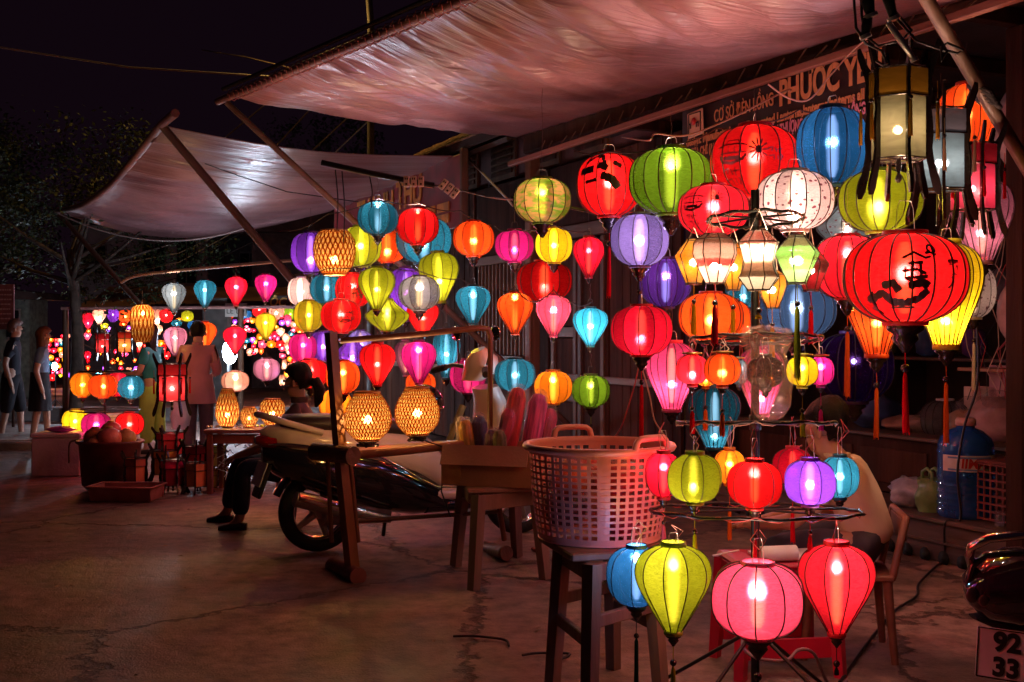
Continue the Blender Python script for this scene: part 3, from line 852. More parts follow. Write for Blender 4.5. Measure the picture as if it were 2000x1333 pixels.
# a panelled double door and a barred window
for (d0, d1) in ((4.15, 4.72), (4.76, 5.36)):
    sbox('door_stile', d0, d0+.07, -.11, -.06, .05, 2.5, M_wood); sbox('door_stile', d1-.07, d1, -.11, -.06, .05, 2.5, M_wood)
    for h in (.08, .75, 1.45, 2.35): sbox('door_rail', d0+.07, d1-.07, -.108, -.065, h, h+.11, M_woodh)
    for h0, h1 in ((.19, .75), (.86, 1.45), (1.56, 2.35)):
        sbox('door_panel', d0+.075, d1-.075, -.105, -.085, h0+.01, h1-.01, M_darkwood2, .012)
sbox('door_header', 4.1, 5.4, -.12, -.04, 2.52, 2.66, M_woodh); sbox('plank', 4.15, 5.3, -.12, -.09, 2.67, 3.35, M_darkwood)
sbox('window_sill', 6.0, 7.65, -.12, .02, 1.15, 1.22, M_woodh); sbox('window_head', 6.0, 7.65, -.12, -.03, 2.36, 2.46, M_woodh)
sbox('window_backing', 6.05, 7.6, -.2, -.18, 1.22, 2.36, M_dim)
M_bar = mat('pale_window_bar', (.24, .15, .10), .6, 0, .3, 5, .2)
for i in range(13): sbox('window_bar', 6.1+i*.115, 6.1+i*.115+.035, -.11, -.07, 1.225, 2.355, M_bar, .006)
sbox('plank', 6.05, 7.6, -.12, -.09, .05, 1.14, M_darkwood2); sbox('plank', 6.05, 7.6, -.12, -.09, 2.47, 3.35, M_darkwood)
sbox('wall_rail', 2.74, 13.4, -.08, -.03, .98, 1.05, M_woodh)
# upper storey and little windows under the eaves
sbox('upper_wall', 3.2, 13.6, -.35, -.22, 3.36, 4.02, mat('dim_red_plaster', (.16, .07, .065), .8, 0, .4, 3, .3))
for a in (4.3, 5.4, 6.6, 7.8):
    sbox('shutter_frame', a, a+.75, -.215, -.18, 3.42, 3.98, M_wood)
    for k in range(6): sbox('shutter_slat', a+.06, a+.69, -.178, -.16, 3.48+k*.08, 3.53+k*.08, M_darkwood2, .003)
# beam under the awning, rail with pegs
sbox('eaves_beam', -6.5, 4.3, .60, .78, 3.30, 3.52, M_darkwood, .01)
sbox('awning_rail', -6.5, 4.35, .88, .93, 3.17, 3.22, mat('reddish_rail', (.30, .12, .085), .5, 0, .4, 4, .3, 30, (.12, 1, 1)), .006)
rnd = random.Random(5)
for i in range(34):
    a = -3.2+i*.21+rnd.uniform(-.04, .04)
    q = MB(); q.tube([(a, .87, 3.24), (a-.09+rnd.uniform(-.03, .03), .86, 3.24+rnd.uniform(.05, .12))], .006, 5)
    q.build('wire_peg', M_woodh, shop)
for a in (4.33, -3.0, .6):
    if a != .6: sbox('eaves_post', a-.06, a+.06, .60, .72, .0 if a < 0 else .0, 3.3, M_wood, .01)
sbox('ceiling_boards', -6.5, 4.3, -3.0, .6, 3.53, 3.57, M_dim)
for i in range(10): sbox('rafter', -6+i*1.02, -5.92+i*1.02, -2.9, .62, 3.42, 3.52, M_darkwood)
# tiled roof of the next house
roof = empty('tiled_roof', W(4.6, .9, 3.62), WROT, 'dark sloping clay tile roof seen between the two awnings', 'roof')
M_tile = mat('clay_tile', (.22, .12, .06), .7, 0, .5, 6, .4)
pt = math.radians(27)
tm = MB(); tm.box((0, 0, 0), (.21, .27, .022), None, .006); tme = tm.mesh('tile')
rnd = random.Random(9)
for r in range(11):
    for k in range(27):
        obj('tile', tme, M_tile, roof, (k*.225+.11*(r % 2)+rnd.uniform(-.006, .006), -(r*.17)*math.cos(pt), r*.17*math.sin(pt)+.02+rnd.uniform(-.006, .006)), (-pt+.13, 0, rnd.uniform(-.03, .03)))
q = MB(); q.box((3.0, -.9, .30), (6.3, 2.0, .05), Matrix.Rotation(-pt, 3, 'X')); q.build('roof_deck', M_dim, roof)
q = MB(); q.box((3.0, .08, -.06), (6.3, .05, .12)); q.build('eave_board', M_dim, roof)

# ------------------------------------------------------------------ awnings
def tarp_mat():
    m = bpy.data.materials.new('awning_tarpaulin'); nt, out = nodes(m); N = nt.nodes.new; L = nt.links.new
    b = N('ShaderNodeBsdfPrincipled'); tc = N('ShaderNodeTexCoord')
    no = N('ShaderNodeTexNoise'); no.inputs['Scale'].default_value = 1.3; no.inputs['Detail'].default_value = 7; L(tc.outputs['Object'], no.inputs[0])
    rp = N('ShaderNodeValToRGB'); rp.color_ramp.elements[0].color = (.17, .072, .078, 1); rp.color_ramp.elements[1].color = (.33, .165, .18, 1)
    rp.color_ramp.elements[0].position = .35; rp.color_ramp.elements[1].position = .65
    L(no.outputs['Fac'], rp.inputs[0]); L(rp.outputs[0], b.inputs['Base Color'])
    b.inputs['Roughness'].default_value = .33; b.inputs['Specular IOR Level'].default_value = .7
    mp = N('ShaderNodeMapping'); mp.inputs['Scale'].default_value = (1, 1, 1); L(tc.outputs['UV'], mp.inputs[0])
    n2 = N('ShaderNodeTexNoise'); n2.inputs['Scale'].default_value = 1.0; n2.inputs['Detail'].default_value = 5; L(mp.outputs[0], n2.inputs[0])
    mp.inputs['Scale'].default_value = (150, 2.2, 1)
    bp = N('ShaderNodeBump'); bp.inputs['Strength'].default_value = .7; bp.inputs['Distance'].default_value = .03; L(n2.outputs['Fac'], bp.inputs['Height']); L(bp.outputs[0], b.inputs['Normal'])
    tl = N('ShaderNodeBsdfTranslucent'); L(rp.outputs[0], tl.inputs[0])
    mx = N('ShaderNodeMixShader'); mx.inputs[0].default_value = .15; L(b.outputs[0], mx.inputs[1]); L(tl.outputs[0], mx.inputs[2])
    L(mx.outputs[0], out.inputs[0])
    return m
M_tarp = tarp_mat()
def tarp(name, A, B, C, D, nu, nv, sag, wr, seed, edge_sag=(0, 0, 0, 0), label='', cat='awning'):
    """A-D is the street edge (u), A-B runs to the wall (v).  Wrinkles run from the street bar towards the wall."""
    root = empty(name, A, 0, label, cat)
    vs = []; uv = []
    for j in range(nv+1):
        v = j/nv
        for i in range(nu+1):
            u = i/nu
            p = A*(1-u)*(1-v)+D*u*(1-v)+B*(1-u)*v+C*u*v
            s = sag*4*v*(1-v)*min(1, u*2.2)*(1-.3*u)
            s += edge_sag[0]*math.sin(PI*v)*(1-u)**3
            s += edge_sag[2]*math.sin(PI*u)*(1-v)**4
            fade = math.exp(-v*2.2)*.8+.2*math.sin(PI*min(1, v*1.0))
            uu = u+.22*v**1.6
            q = noise.noise(Vector((uu*nu*.20+seed, v*.9, seed)))*1.0
            q2 = noise.noise(Vector((uu*nu*.42+seed, v*1.2, seed+5)))*.40
            q3 = noise.noise(Vector((uu*9+seed*2, v*1.6, 3)))*.8
            z = (abs(q)*1.3+q2)*wr*fade+q3*wr*.7*math.sin(PI*v)
            edge = min(1, v*14)
            p = p.copy(); p.z -= s+z*edge
            vs.append(p-A); uv.append((u, v))
    W_ = nu+1
    fs = [(j*W_+i, j*W_+i+1, (j+1)*W_+i+1, (j+1)*W_+i) for j in range(nv) for i in range(nu)]
    me = bpy.data.meshes.new('sheet'); me.from_pydata([tuple(v) for v in vs], [], fs)
    ul = me.uv_layers.new(name='UVMap')
    for p_ in me.polygons:
        for li in p_.loop_indices: ul.data[li].uv = uv[me.loops[li].vertex_index]
    me.polygons.foreach_set('use_smooth', [True]*len(fs)); me.update()
    o = obj('sheet', me, M_tarp, root)
    sd = o.modifiers.new('thickness', 'SOLIDIFY'); sd.thickness = .003
    BVH.append(BVHTree.FromPolygons([v+A for v in vs], fs))
    return root, vs
T1 = P(442, 192, 10.7); T2 = P(1629, -303, 4.85)
B1 = wall_pt(1010, 268, .80); C1 = W(-3.4, .80, 3.26)
M_pole = mat('weathered_pole', (.15, .085, .055), .5, 0, .4, 4, .25, 25, (1, 1, .2))
M_barp = mat('street_bar', (.20, .085, .07), .5, 0, .4, 4, .3, 25)
aw, sv = tarp('awning', T1+Vector((.12, -.12, -.02)), B1, C1, T2, 170, 60, .26, .105, 2.0, (.02, 0, 0, 0), 'large tarpaulin awning stretched over the lantern shop, nearest the camera')
def rel(root, *pts): return [Vector(p)-Vector(root.location) for p in pts]
q = MB(); d = (T2-T1).normalized(); pts = [T1-d*.22]+[T1.lerp(T2, t/8) for t in range(0, 9)]+[T2+d*.4]
q.tube([p-aw.location for p in pts], .036, 10); q.build('edge_bar', M_barp, aw)
q = MB(); q.tube([p-aw.location+Vector((-.03, 0, .085)) for p in pts[1:]], .02, 8); q.build('rolled_hem', mat('dark_hem', (.03, .025, .025), .5, 0, .3), aw)
q = MB(); d_ = (T2-T1).normalized(); sd_ = d_.cross(Vector((0, 0, 1))).normalized(); up_ = sd_.cross(d_)
for k in range(64):
    c_ = T1.lerp(T2, .02+k*.0152)-aw.location
    q.tube([c_+sd_*math.cos(t*.9)*.046+up_*math.sin(t*.9)*.052+d_*(t*.006) for t in range(8)], .004, 4)
tag(q.build('lacing', mat('red_lacing', (.42, .12, .10), .7, 0, .3), aw), kind='stuff')
Bp = wall_pt(1112, 832, .05)
q = MB(); q.tube(rel(aw, T1+Vector((.0, 0, -.04)), T1.lerp(Bp, .5), Bp), [.028, .034, .036], 10); q.build('brace_pole', M_pole, aw)
B2 = Vector((3.34, 6.13, 1.5)); 
q = MB(); q.tube(rel(aw, T2, T2.lerp(B2, .5), B2), [.030, .034, .036], 10); q.build('brace_pole', M_pole, aw)
q = MB(); kp = T2.lerp(B2, .46)
for k in range(5): q.tube(rel(aw, *[kp+(B2-T2).normalized()*(k*.022-.05)+Vector((math.cos(t)*.052, math.sin(t)*.03, -math.cos(t)*.02)) for t in [i*.6 for i in range(12)]]), .014, 6)
q.build('binding', mat('dark_binding', (.03, .02, .02), .8, 0, .4), aw)

A2 = P(315, 244, 12.0); D2 = P(110, 412, 18.5); B2w = wall_pt(905, 305, .9); C2w = wall_pt(560, 432, .9)
# street edge runs A2 -> D2 ; wrinkles run along it here, so build with the street edge as v
def tarp2():
    root = empty('awning', A2, 0, 'lilac-lit tarpaulin awning with long folds over the farther stall', 'awning')
    nu, nv = 90, 80
    vs = []; uv = []
    for j in range(nv+1):
        v = j/nv
        for i in range(nu+1):
            u = i/nu      # A2->B2w (street to wall)
            p = A2*(1-u)*(1-v)+B2w*u*(1-v)+D2*(1-u)*v+C2w*u*v
            s = .26*math.sin(PI*v)*(1-u*.6)+.30*math.sin(PI*u)*(.35+.9*v)
            q = noise.noise(Vector((v*26+1.5*u, u*1.3, 4)))*.10+noise.noise(Vector((v*60, u*1.8, 9)))*.035
            z = q*(1-.5*u)*math.exp(-v*.8)
            p = p.copy(); p.z -= s+z*min(1, v*20+.3)
            vs.append(p-A2); uv.append((v, u))
    W_ = nu+1
    fs = [(j*W_+i, j*W_+i+1, (j+1)*W_+i+1, (j+1)*W_+i) for j in range(nv) for i in range(nu)]
    me = bpy.data.meshes.new('sheet'); me.from_pydata([tuple(v) for v in vs], [], fs)
    ul = me.uv_layers.new(name='UVMap')
    for p_ in me.polygons:
        for li in p_.loop_indices: ul.data[li].uv = uv[me.loops[li].vertex_index]
    me.polygons.foreach_set('use_smooth', [True]*len(fs)); me.update()
    o = obj('sheet', me, M_tarp, root)
    sd = o.modifiers.new('thickness', 'SOLIDIFY'); sd.thickness = .003
    BVH.append(BVHTree.FromPolygons([v+A2 for v in vs], fs))
    pts = []
    for t in range(-1, 13):
        tt = t/12
        p = A2.lerp(D2, tt); p.z -= .26*math.sin(PI*max(0, tt)); pts.append(p-A2)
    q = MB(); q.tube(pts, .045, 8); q.build('edge_bar', M_barp, root)
    e1 = wall_pt(960, 985, .05); e1.z = max(.3, e1.z)
    e1 = P(735, 722, 12.6)
    q = MB(); q.tube(rel(root, A2, P(665, 660, 12.6), e1), .045, 8); q.build('brace_pole', M_pole, root)
    e2 = P(300, 625, 17.0)
    q = MB(); q.tube(rel(root, D2, e2), .04, 8); q.build('brace_pole', M_pole, root)
    # slack rope
    pr = [P(110+(520-110)*t, 415+(430-415)*t+4*t*(1-t)*48, 18.4-1.2*t) for t in [i/16 for i in range(17)]]
    q = MB(); q.tube([p-A2 for p in pr], .014, 6); q.build('rope', mat('pale_rope', (.4, .33, .3), .7, 0, .2), root)
    q = MB(); q.tube(rel(root, P(400, 320, 13), P(470, 345, 13), P(560, 375, 13), P(700, 395, 13)), .006, 5); q.build('cord', M_cable, root)
tarp2()

# ------------------------------------------------------------------ lettering helper
def text_obj(s, size, m, parent, loc, rot, extrude=.002, name='lettering', shear=0, sx=1.0, bold=0.0, align='LEFT'):
    cu = bpy.data.curves.new(name, 'FONT'); cu.body = s; cu.size = size; cu.extrude = extrude; cu.shear = shear; cu.offset = bold; cu.align_x = align
    t = bpy.data.objects.new('tmp', cu); COL.objects.link(t)
    dg = bpy.context.evaluated_depsgraph_get(); dg.update()
    me = bpy.data.meshes.new_from_object(t.evaluated_get(dg))
    bpy.data.objects.remove(t)
    o = obj(name, me, m, parent, loc, rot); o.scale = (sx, 1, 1)
    return o
# wall-frame text: local x must run towards the camera-right (-a), facing the street (+b)
TR = (PI/2, 0, PI)
ban = empty('shop_banner', W(0, .87, 3.17), WROT, 'dark cloth shop banner with cream and pink lettering under the awning rail', 'banner')
a_l, a_r = wall_a(1333, .87), wall_a(1731, .87)
M_ban = mat('dark_banner_cloth', (.025, .010, .016), .6, 0, .3, 3, .1)
M_cream = mat('cream_print', (.62, .27, .12), .6, 0, .15, 20, 0)
M_pinkp = mat('pink_print', (.70, .26, .38), .6, 0, .15, 20, 0)
q = MB()
n = 30
for i in range(n+1):
    a = a_l+(a_r-a_l)*i/n; bb = .012*math.sin(i*.9)
    q.v += [(a, bb, -.50), (a, bb*.6, 0)]
q.f += [(2*i, 2*i+2, 2*i+3, 2*i+1) for i in range(n)]; q.sm += [True]*n
q.build('banner_cloth', M_ban, ban)
TX = lambda px: wall_a(px, .885)
def bt(s, px, h, size, m, sx=.72, bold=.0, wpx=None):
    o = text_obj(s, size, m, ban, (TX(px), .022, h), TR, .0015, 'lettering', 0, sx, bold)
    if wpx is not None:
        wd = max(v.co.x for v in o.data.vertices)
        o.scale = (abs(TX(wpx)-TX(px))/wd, 1, 1)
    return o
bt('CƠ SỞ ĐÈN LỒNG', 1396, -.155, .125, M_cream, bold=.001, wpx=1512)
bt('PHƯỚC YÊN', 1523, -.17, .23, M_cream, bold=.008, wpx=1724)
bt('design: Manufacturing All Decorated Lanterns,lanterns,lanterns all', 1342, -.275, .088, M_cream, bold=.003, wpx=1690)
bt('ĐỊA CHỈ (ADD : KIỐT SỐ . ĐƯỜNG', 1352, -.365, .088, M_cream, bold=.003, wpx=1488)
bt('CHÂU THƯỢNG VĂN - PHỐ ĐÈN LỒNG', 1494, -.365, .10, M_pinkp, bold=.003, wpx=1692)
bt('ĐĐ', 1560, -.44, .08, M_pinkp, bold=.004, wpx=1580)
# logo card with a red lantern dome
lp = Vector((TX(1361), .026, -.125))
q = MB(); q.box(lp, (.20, .012, .19), Matrix.Rotation(.06, 3, 'Y'), .02); q.build('logo_card', mat('logo_cream', (.75, .48, .36), .6, 0, .1, 20, 0), ban)
q = MB(); q.lathe([(.105, -.003), (.112, -.003), (.112, .003), (.105, .003)], 4, lp+Vector((0, .010, 0)), rot=Matrix.Rotation(PI/2, 3, 'X') @ Matrix.Rotation(PI/4, 3, 'Z'), cap=False); q.build('logo_outline', M_rib, ban)
q = MB(); q.lathe([(.001, 0), (.028, 0), (.028, .004), (.001, .004)], 20, lp+Vector((0, .016, .015)), rot=Matrix.Rotation(-PI/2, 3, 'X')); q.build('logo_dome', mat('logo_red', (.5, .02, .02), .6, 0, .1, 20, 0), ban)
for sx_ in (.072, -.028): text_obj('n', .075, mat('ink', (.02, .01, .01), .6, 0, .1, 20, 0), ban, lp+Vector((sx_, .018, -.03)), TR, .001, 'logo_letter', 0, 1.1, .003)

# red sign over the second stall
sg = empty('shop_sign', W(0, 1.0, 0), WROT, 'tilted dark red sign board with yellow THANH THU lettering', 'sign')
s0 = wall_pt(660, 412, 1.0); s1 = wall_pt(910, 345, 1.0)
al, ar = wall_a(655, 1.0), wall_a(905, 1.0)
q = MB(); q.box(((al+ar)/2, 0, 3.05), (al-ar, .04, .80), None, .01); q.build('sign_board', mat('sign_red', (.22, .02, .025), .5, 0, .4, 3, .1), sg)
M_yel = mat('sign_yellow', (.70, .33, .04), .5, 0, .4, 6, .1)
def st(s, px, h, size, wpx, m=M_yel):
    A_ = wall_a(px, 1.03)
    o = text_obj(s, size, m, sg, (A_, .03, h), TR, .004, 'lettering', 0, 1, .012)
    wd = max(v.co.x for v in o.data.vertices); o.scale = (abs(wall_a(wpx, 1.03)-A_)/wd, 1, 1)
st('THANH', 698, 3.02, .42, 768); st('THU', 774, 3.05, .48, 823)
q = MB(); ac = wall_a(852, 1.03)
for k in range(2):
    for j in range(2): q.box((ac-.22+k*.44, .03, 2.78+j*.13), (.36, .012, .10))
tag(q.build('yellow_blocks', M_yel, sg), kind='stuff')
q = MB(); q.box((ar-.02, 0, 2.95), (.07, .08, 1.1), None, .01); q.build('side_batten', M_wood, sg)

# ------------------------------------------------------------------ far background
def building(name, x, y, sx, sy, h, m, label, wins, roofh=.8, rz=0.0, cat='house', lit=None):
    r = empty(name, (x, y, 0), rz, label, cat)
    q = MB(); q.box((0, 0, h/2), (sx, sy, h)); q.build('wall', m, r)
    q = MB(); q.prism([(-sx/2-.4, h+.003), (sx/2+.4, h+.003), (sx/2+.3, h+.15), (0, h+roofh), (-sx/2-.3, h+.15)], -sy/2-.4, sy/2+.4); q.build('roof', mat('old_roof', (.06, .04, .04), .8, 0, .4, 3, .3), r)
    for (wx, wz, ww, wh) in wins:
        q = MB(); q.box((wx, -sy/2-.02, wz), (ww, .08, wh), None, .02); f_ = q.build('window', mat('window_frame_dim', (.22, .2, .2), .7, 0, .2), r)
        q = MB(); q.box((-ww*.24+wx, -sy/2-.07, wz), (ww*.42, .03, wh*.86), None, .005); q.box((ww*.24+wx, -sy/2-.07, wz), (ww*.42, .03, wh*.86), None, .005); q.build('pane', mat('dark_glass', (.01, .012, .015), .15, 0, .1, 3, 0), f_)
    return r
M_wht = mat('old_white_wall', (.42, .44, .46), .8, 0, .3, 1.5, .2)
building('white_house', -13.2, 42, 4.6, 6, 5.2, M_wht, 'pale two-storey house with dark windows beyond the stalls', [(-1.5, 4.0, .8, 1.1), (.5, 4.1, .8, 1.1), (1.6, 4.0, .7, 1.8)], 1.0, .1)
building('far_house', -9.0, 46, 4.0, 6, 5.6, mat('dim_wall', (.12, .12, .13), .8, 0, .3), 'dim house standing behind the pole of the second awning', [(-1, 4, .8, 1.2), (.8, 4, .8, 1.2)], .8)
building('far_kiosk', -11.55, 26, 1.25, 1.0, 2.25, mat('grey_green_wall', (.16, .20, .17), .8, 0, .4), 'small grey green kiosk beside the slim tree trunk', [(.28, 1.7, .3, .7)], .25, 0, 'kiosk')
building('end_wall', -2.3, 31, 9.5, 1.0, 4.2, mat('dim_wall2', (.06, .05, .055), .8, 0, .4), 'dark building closing the lane behind the far lanterns', [(-2.6, 3.2, .8, .8), (0, 3.2, .8, .8)], 1.0)
# stall roof behind
st_ = empty('stall_roof', P(330, 600, 19), 0, 'low brown stall roof over the crowded far lanterns', 'stall')
q = MB()
A = P(120, 603, 19); B = P(600, 600, 19); C = P(600, 562, 23); D = P(215, 560, 23)
n = 40
for j in range(2):
    pass
vs = []
for j in range(9):
    for i in range(n+1):
        u, v = i/n, j/8
        p = (A*(1-u)+B*u)*(1-v)+(D*(1-u)+C*u)*v; p.z += .05*noise.noise(Vector((u*9, v*2, 1)))-.08*math.sin(PI*v)
        vs.append(p-st_.location)
q.add(vs, [(j*(n+1)+i, j*(n+1)+i+1, (j+1)*(n+1)+i+1, (j+1)*(n+1)+i) for j in range(8) for i in range(n)], True)
q.build('roof_sheet', mat('brown_canvas', (.16, .08, .07), .7, 0, .4, 2, .2), st_)
q = MB(); q.tube(rel(st_, A, B), .03, 6); q.build('edge_pole', mat('pinkish_pole', (.5, .25, .22), .6, 0, .3), st_)
for px in (128, 470, 600):
    q = MB(); p = P(px, 600, 19.05); q.tube(rel(st_, p, Vector((p.x, p.y, 0))), .05, 6); q.build('stall_post', M_wood, st_)
q = MB(); p = P(424, 600, 19.5); q.box(p-st_.location+Vector((0, 0, -.95)), (.42, .3, 2.2)); q.build('pillar', mat('pillar_grey', (.08, .075, .07), .8, 0, .3), st_)
o = empty('house_plate', P(461, 606, 19.2), 0, 'white plate with dim lettering high on the stall pillar', 'sign')
q = MB(); q.box((0, 0, 0), (.37, .02, .23), None, .004); q.build('plate', mat('plate_white', (.5, .5, .45), .6, 0, .1), o)
text_obj('LÊ LỢI', .13, M_rib, o, (-.165, -.014, -.06), (PI/2, 0, 0), .001)
o = empty('stall_sign', P(562, 590, 19.4), 0, 'narrow dark board with gold LỘC HỒ lettering above far lanterns', 'sign')
q = MB(); q.box((0, 0, 0), (.85, .03, .22), None, .004); q.build('board', mat('board_dark', (.03, .02, .015), .6, 0, .1), o)
text_obj('LỘC HỒ', .20, M_yel, o, (-.42, -.018, -.07), (PI/2, 0, 0), .001, 'lettering', .2, 1.0, .004)
# notice board far left
o = empty('notice_board', P(8, 600, 16.5), 0, 'reddish notice board with rows of text at the left picture edge', 'sign')
q = MB(); q.box((0, 0, 0), (.30, .03, .66), None, .004); q.build('board', mat('notice_red', (.22, .09, .10), .6, 0, .3), o)
rn = random.Random(6)
for k in range(8):
    q = MB(); x_ = -.12
    while x_ < .10:
        l_ = rn.uniform(.015, .045); q.box((x_+l_/2, -.0175, .25-k*.07), (l_, .003, .020)); x_ += l_+.010
    tag(q.build('text_row', mat('notice_ink', (.5, .35, .35), .7, 0, .1), o), kind='stuff')
for sx in (-.12, .12):
    q = MB(); q.tube([(sx, .03, .3), (sx, .03, -1.85)], .02, 6); q.build('post', M_darkwood, o)

# trees
def tree(x, y, hc, rc, trunk_h, label, seed, nl=7000, ls=.085, col=(.026, .042, .014), sx=1.0):
    r = empty('broadleaf_tree', (x, y, 0), 0, label, 'tree', 'trees beyond the stalls')
    rn = random.Random(seed)
    q = MB()
    top = Vector((rn.uniform(-.1, .1), 0, trunk_h))
    q.tube([(0, 0, 0), (.04, 0, trunk_h*.5), top], [.13, .10, .085], 8)
    for k in range(9):
        a = rn.uniform(0, 2*PI); e = rn.uniform(.3, 1.1)
        d = Vector((math.cos(a)*math.cos(e)*sx, math.sin(a)*math.cos(e), math.sin(e)))
        s_ = top*rn.uniform(.75, 1.0)
        q.tube([s_, s_+d*rc*.4+Vector((0, 0, -.05)), s_+d*rc*.9], [.05, .03, .01], 5)
    q.build('trunk', mat('bark', (.09, .065, .05), .8, 0, .4, 8, .6), r)
    clumps = []
    for k in range(46):
        a = rn.uniform(0, 2*PI); zz = rn.uniform(-1, 1); rr = rn.uniform(.3, 1)**.5
        clumps.append((Vector((math.cos(a)*rr*rc*sx*math.sqrt(1-zz*zz*.7), math.sin(a)*rr*rc*math.sqrt(1-zz*zz*.7), hc+zz*rc*.72)), rn.uniform(.22, .5)*rc*.55))
    vs = []; fs = []
    for k in range(nl):
        c_, cr = rn.choice(clumps)
        v = Vector((rn.gauss(0, 1), rn.gauss(0, 1), rn.gauss(0, .7)))*cr*.55
        p = c_+v
        d1 = Vector((rn.uniform(-1, 1), rn.uniform(-1, 1), rn.uniform(-.9, .2))).normalized(); d2 = d1.cross(Vector((rn.uniform(-1, 1), rn.uniform(-1, 1), 1))).normalized()
        l = ls*rn.uniform(.6, 1.3); n0 = len(vs)
        vs += [p, p+d1*l*.5+d2*l*.25, p+d1*l, p+d1*l*.5-d2*l*.25]; fs.append((n0, n0+1, n0+2, n0+3))
    me = bpy.data.meshes.new('crown'); me.from_pydata(vs, [], fs); me.update()
    obj('crown', me, mat('leaves_%d' % seed, col, .55, 0, .5, 3, 0), r)
    return r
tree(P(148, 0, 19).x, 19, 3.6, 2.1, 2.9, 'slim tree with a dark leafy crown left of the second awning', 1, 9000, sx=1.15)
tree(-10.6, 21.5, 4.0, 1.9, 3.0, 'dark leafy tree at the left picture edge behind the walkers', 2, 7000)
tree(-8.9, 25, 2.6, .95, 1.4, 'small round shrub-like tree before the pale house', 3, 3500, col=(.04, .045, .015))
tree(-5.8, 33, 6.2, 2.2, 4.2, 'faint tree crown between the two awnings', 4, 5000, .12)
tree(-17.5, 34, 5.2, 3.6, 3.0, 'broad dark tree far behind the notice board', 5, 7000, .16)

# wires against the night sky
def wire(pts, r, label, col=None, g='overhead wires'):
    q = MB()
    pp = []
    for (a_, b_) in zip(pts, pts[1:]):
        for i in range(8): pp.append(a_.lerp(b_, i/8))
    pp.append(pts[-1])
    q.tube(pp, r, 5)
    return tag(q.build('overhead_wire', col or M_cable), label, 'wire', g)
M_lw = mat('light_wire', (.32, .26, .2), .5, 0, .2)
wire([P(-20, 90, 14), P(250, 132, 14.5), P(527, 150, 15)], .012, 'pale thick wire crossing the night sky at the upper left', M_lw)
wire([P(395, 98, 20), P(480, 112, 19), P(575, 135, 18)], .011, 'thin wire ending at the awning bar', mat('dim_wire', (.15, .12, .1), .5, 0, .2))
for i, (x0, y0, x1, y1) in enumerate(((500, 230, 420, 275), (610, 205, 540, 290), (700, 215, 600, 300), (735, 225, 650, 300))):
    wire([P(x0+60, y0-60, 20), P(x1-60, y1+60, 22)], .013, 'faint slanting wire number %s from the left between awnings' % ('one', 'two', 'three', 'four')[i], mat('dim_wire', (.15, .12, .1), .5, 0, .2))
for i, (y0, y1) in enumerate(((545, 430), (520, 425), (556, 440), (570, 470))):
    wire([P(205+i*8, y0, 22), P(350, y0-(y0-y1)*.35+8, 22), P(500, y1, 22)], .009, 'slack dark wire %s of the bundle above the far stall' % ('topmost', 'second', 'third', 'lowest')[i], M_lw if i < 2 else M_cable)
# street lamp: its post shows above the awning bar, its head is just above the picture
o = empty('street_lamp', Vector((P(724, 0, 17).x, 17, 0)), 0, 'grey street lamp post rising behind the large awning bar', 'street lamp')
q = MB(); q.tube([(0, 0, 0), (0, 0, 6.2), (-.03, 0, 6.6), (-.22, 0, 7.1), (-.75, 0, 7.45), (-1.15, 0, 7.5)], [.06, .05, .05, .045, .04, .04], 8); q.build('post', mat('lamp_grey', (.10, .10, .10), .7, 0, .2), o)
q = MB(); q.box((-1.35, 0, 7.5), (.5, .22, .10), None, .03); q.build('lamp_head', mat('lamp_grey', (.3, .3, .3)), o)
q = MB(); q.box((-1.35, 0, 7.44), (.36, .16, .02)); q.build('lamp_glass', emis('sodium', (1, .5, .08), 60), o)
ld = bpy.data.lights.new('lamp', 'SPOT'); ld.energy = 480; ld.color = (1, .52, .12); ld.spot_size = 2.6; ld.spot_blend = .6; ld.shadow_soft_size = .12
lo = bpy.data.objects.new('lamp', ld); COL.objects.link(lo); lo.parent = o; lo.location = (-1.35, 0, 7.40)
# bright white work lights
def worklight(px, py, z, e, label, r=.05):
    c = P(px, py, z)
    o = empty('work_light', (c.x, c.y, 0), 0, label, 'work light')
    q = MB(); q.tube([(0, .03, 0), (0, .03, c.z)], .012, 6)
    for k in range(3): q.tube([(0, .03, .25), (math.cos(k*2.1)*.25, .03+math.sin(k*2.1)*.25, 0)], .01, 5)
    q.build('stand', M_black, o)
    q = MB(); q.ball((0, 0, c.z), r, 12, 8, sz=1.6); q.build('bulb', emis('white_led', (.75, .88, 1), 45), o)
    q = MB(); q.lathe([(r*.5, c.z+r*1.9), (r*.6, c.z+r*1.3), (r*.3, c.z+r*2.6)], 10); q.build('socket', M_black, o)
    ld = bpy.data.lights.new('lamp', 'POINT'); ld.energy = e; ld.color = (.62, .78, 1); ld.shadow_soft_size = r
    lo = bpy.data.objects.new('lamp', ld); COL.objects.link(lo); lo.parent = o; lo.location = (0, 0, c.z)
worklight(449, 688, 16.5, 130, 'dazzling white bare bulb on a stand below the crimson far lantern', .11)
worklight(471, 708, 19.5, 30, 'smaller white bare bulb right of the dazzling one', .04)
worklight(107, 716, 21, 60, 'small dazzling white bulb beside the blue-shirted walker', .05)

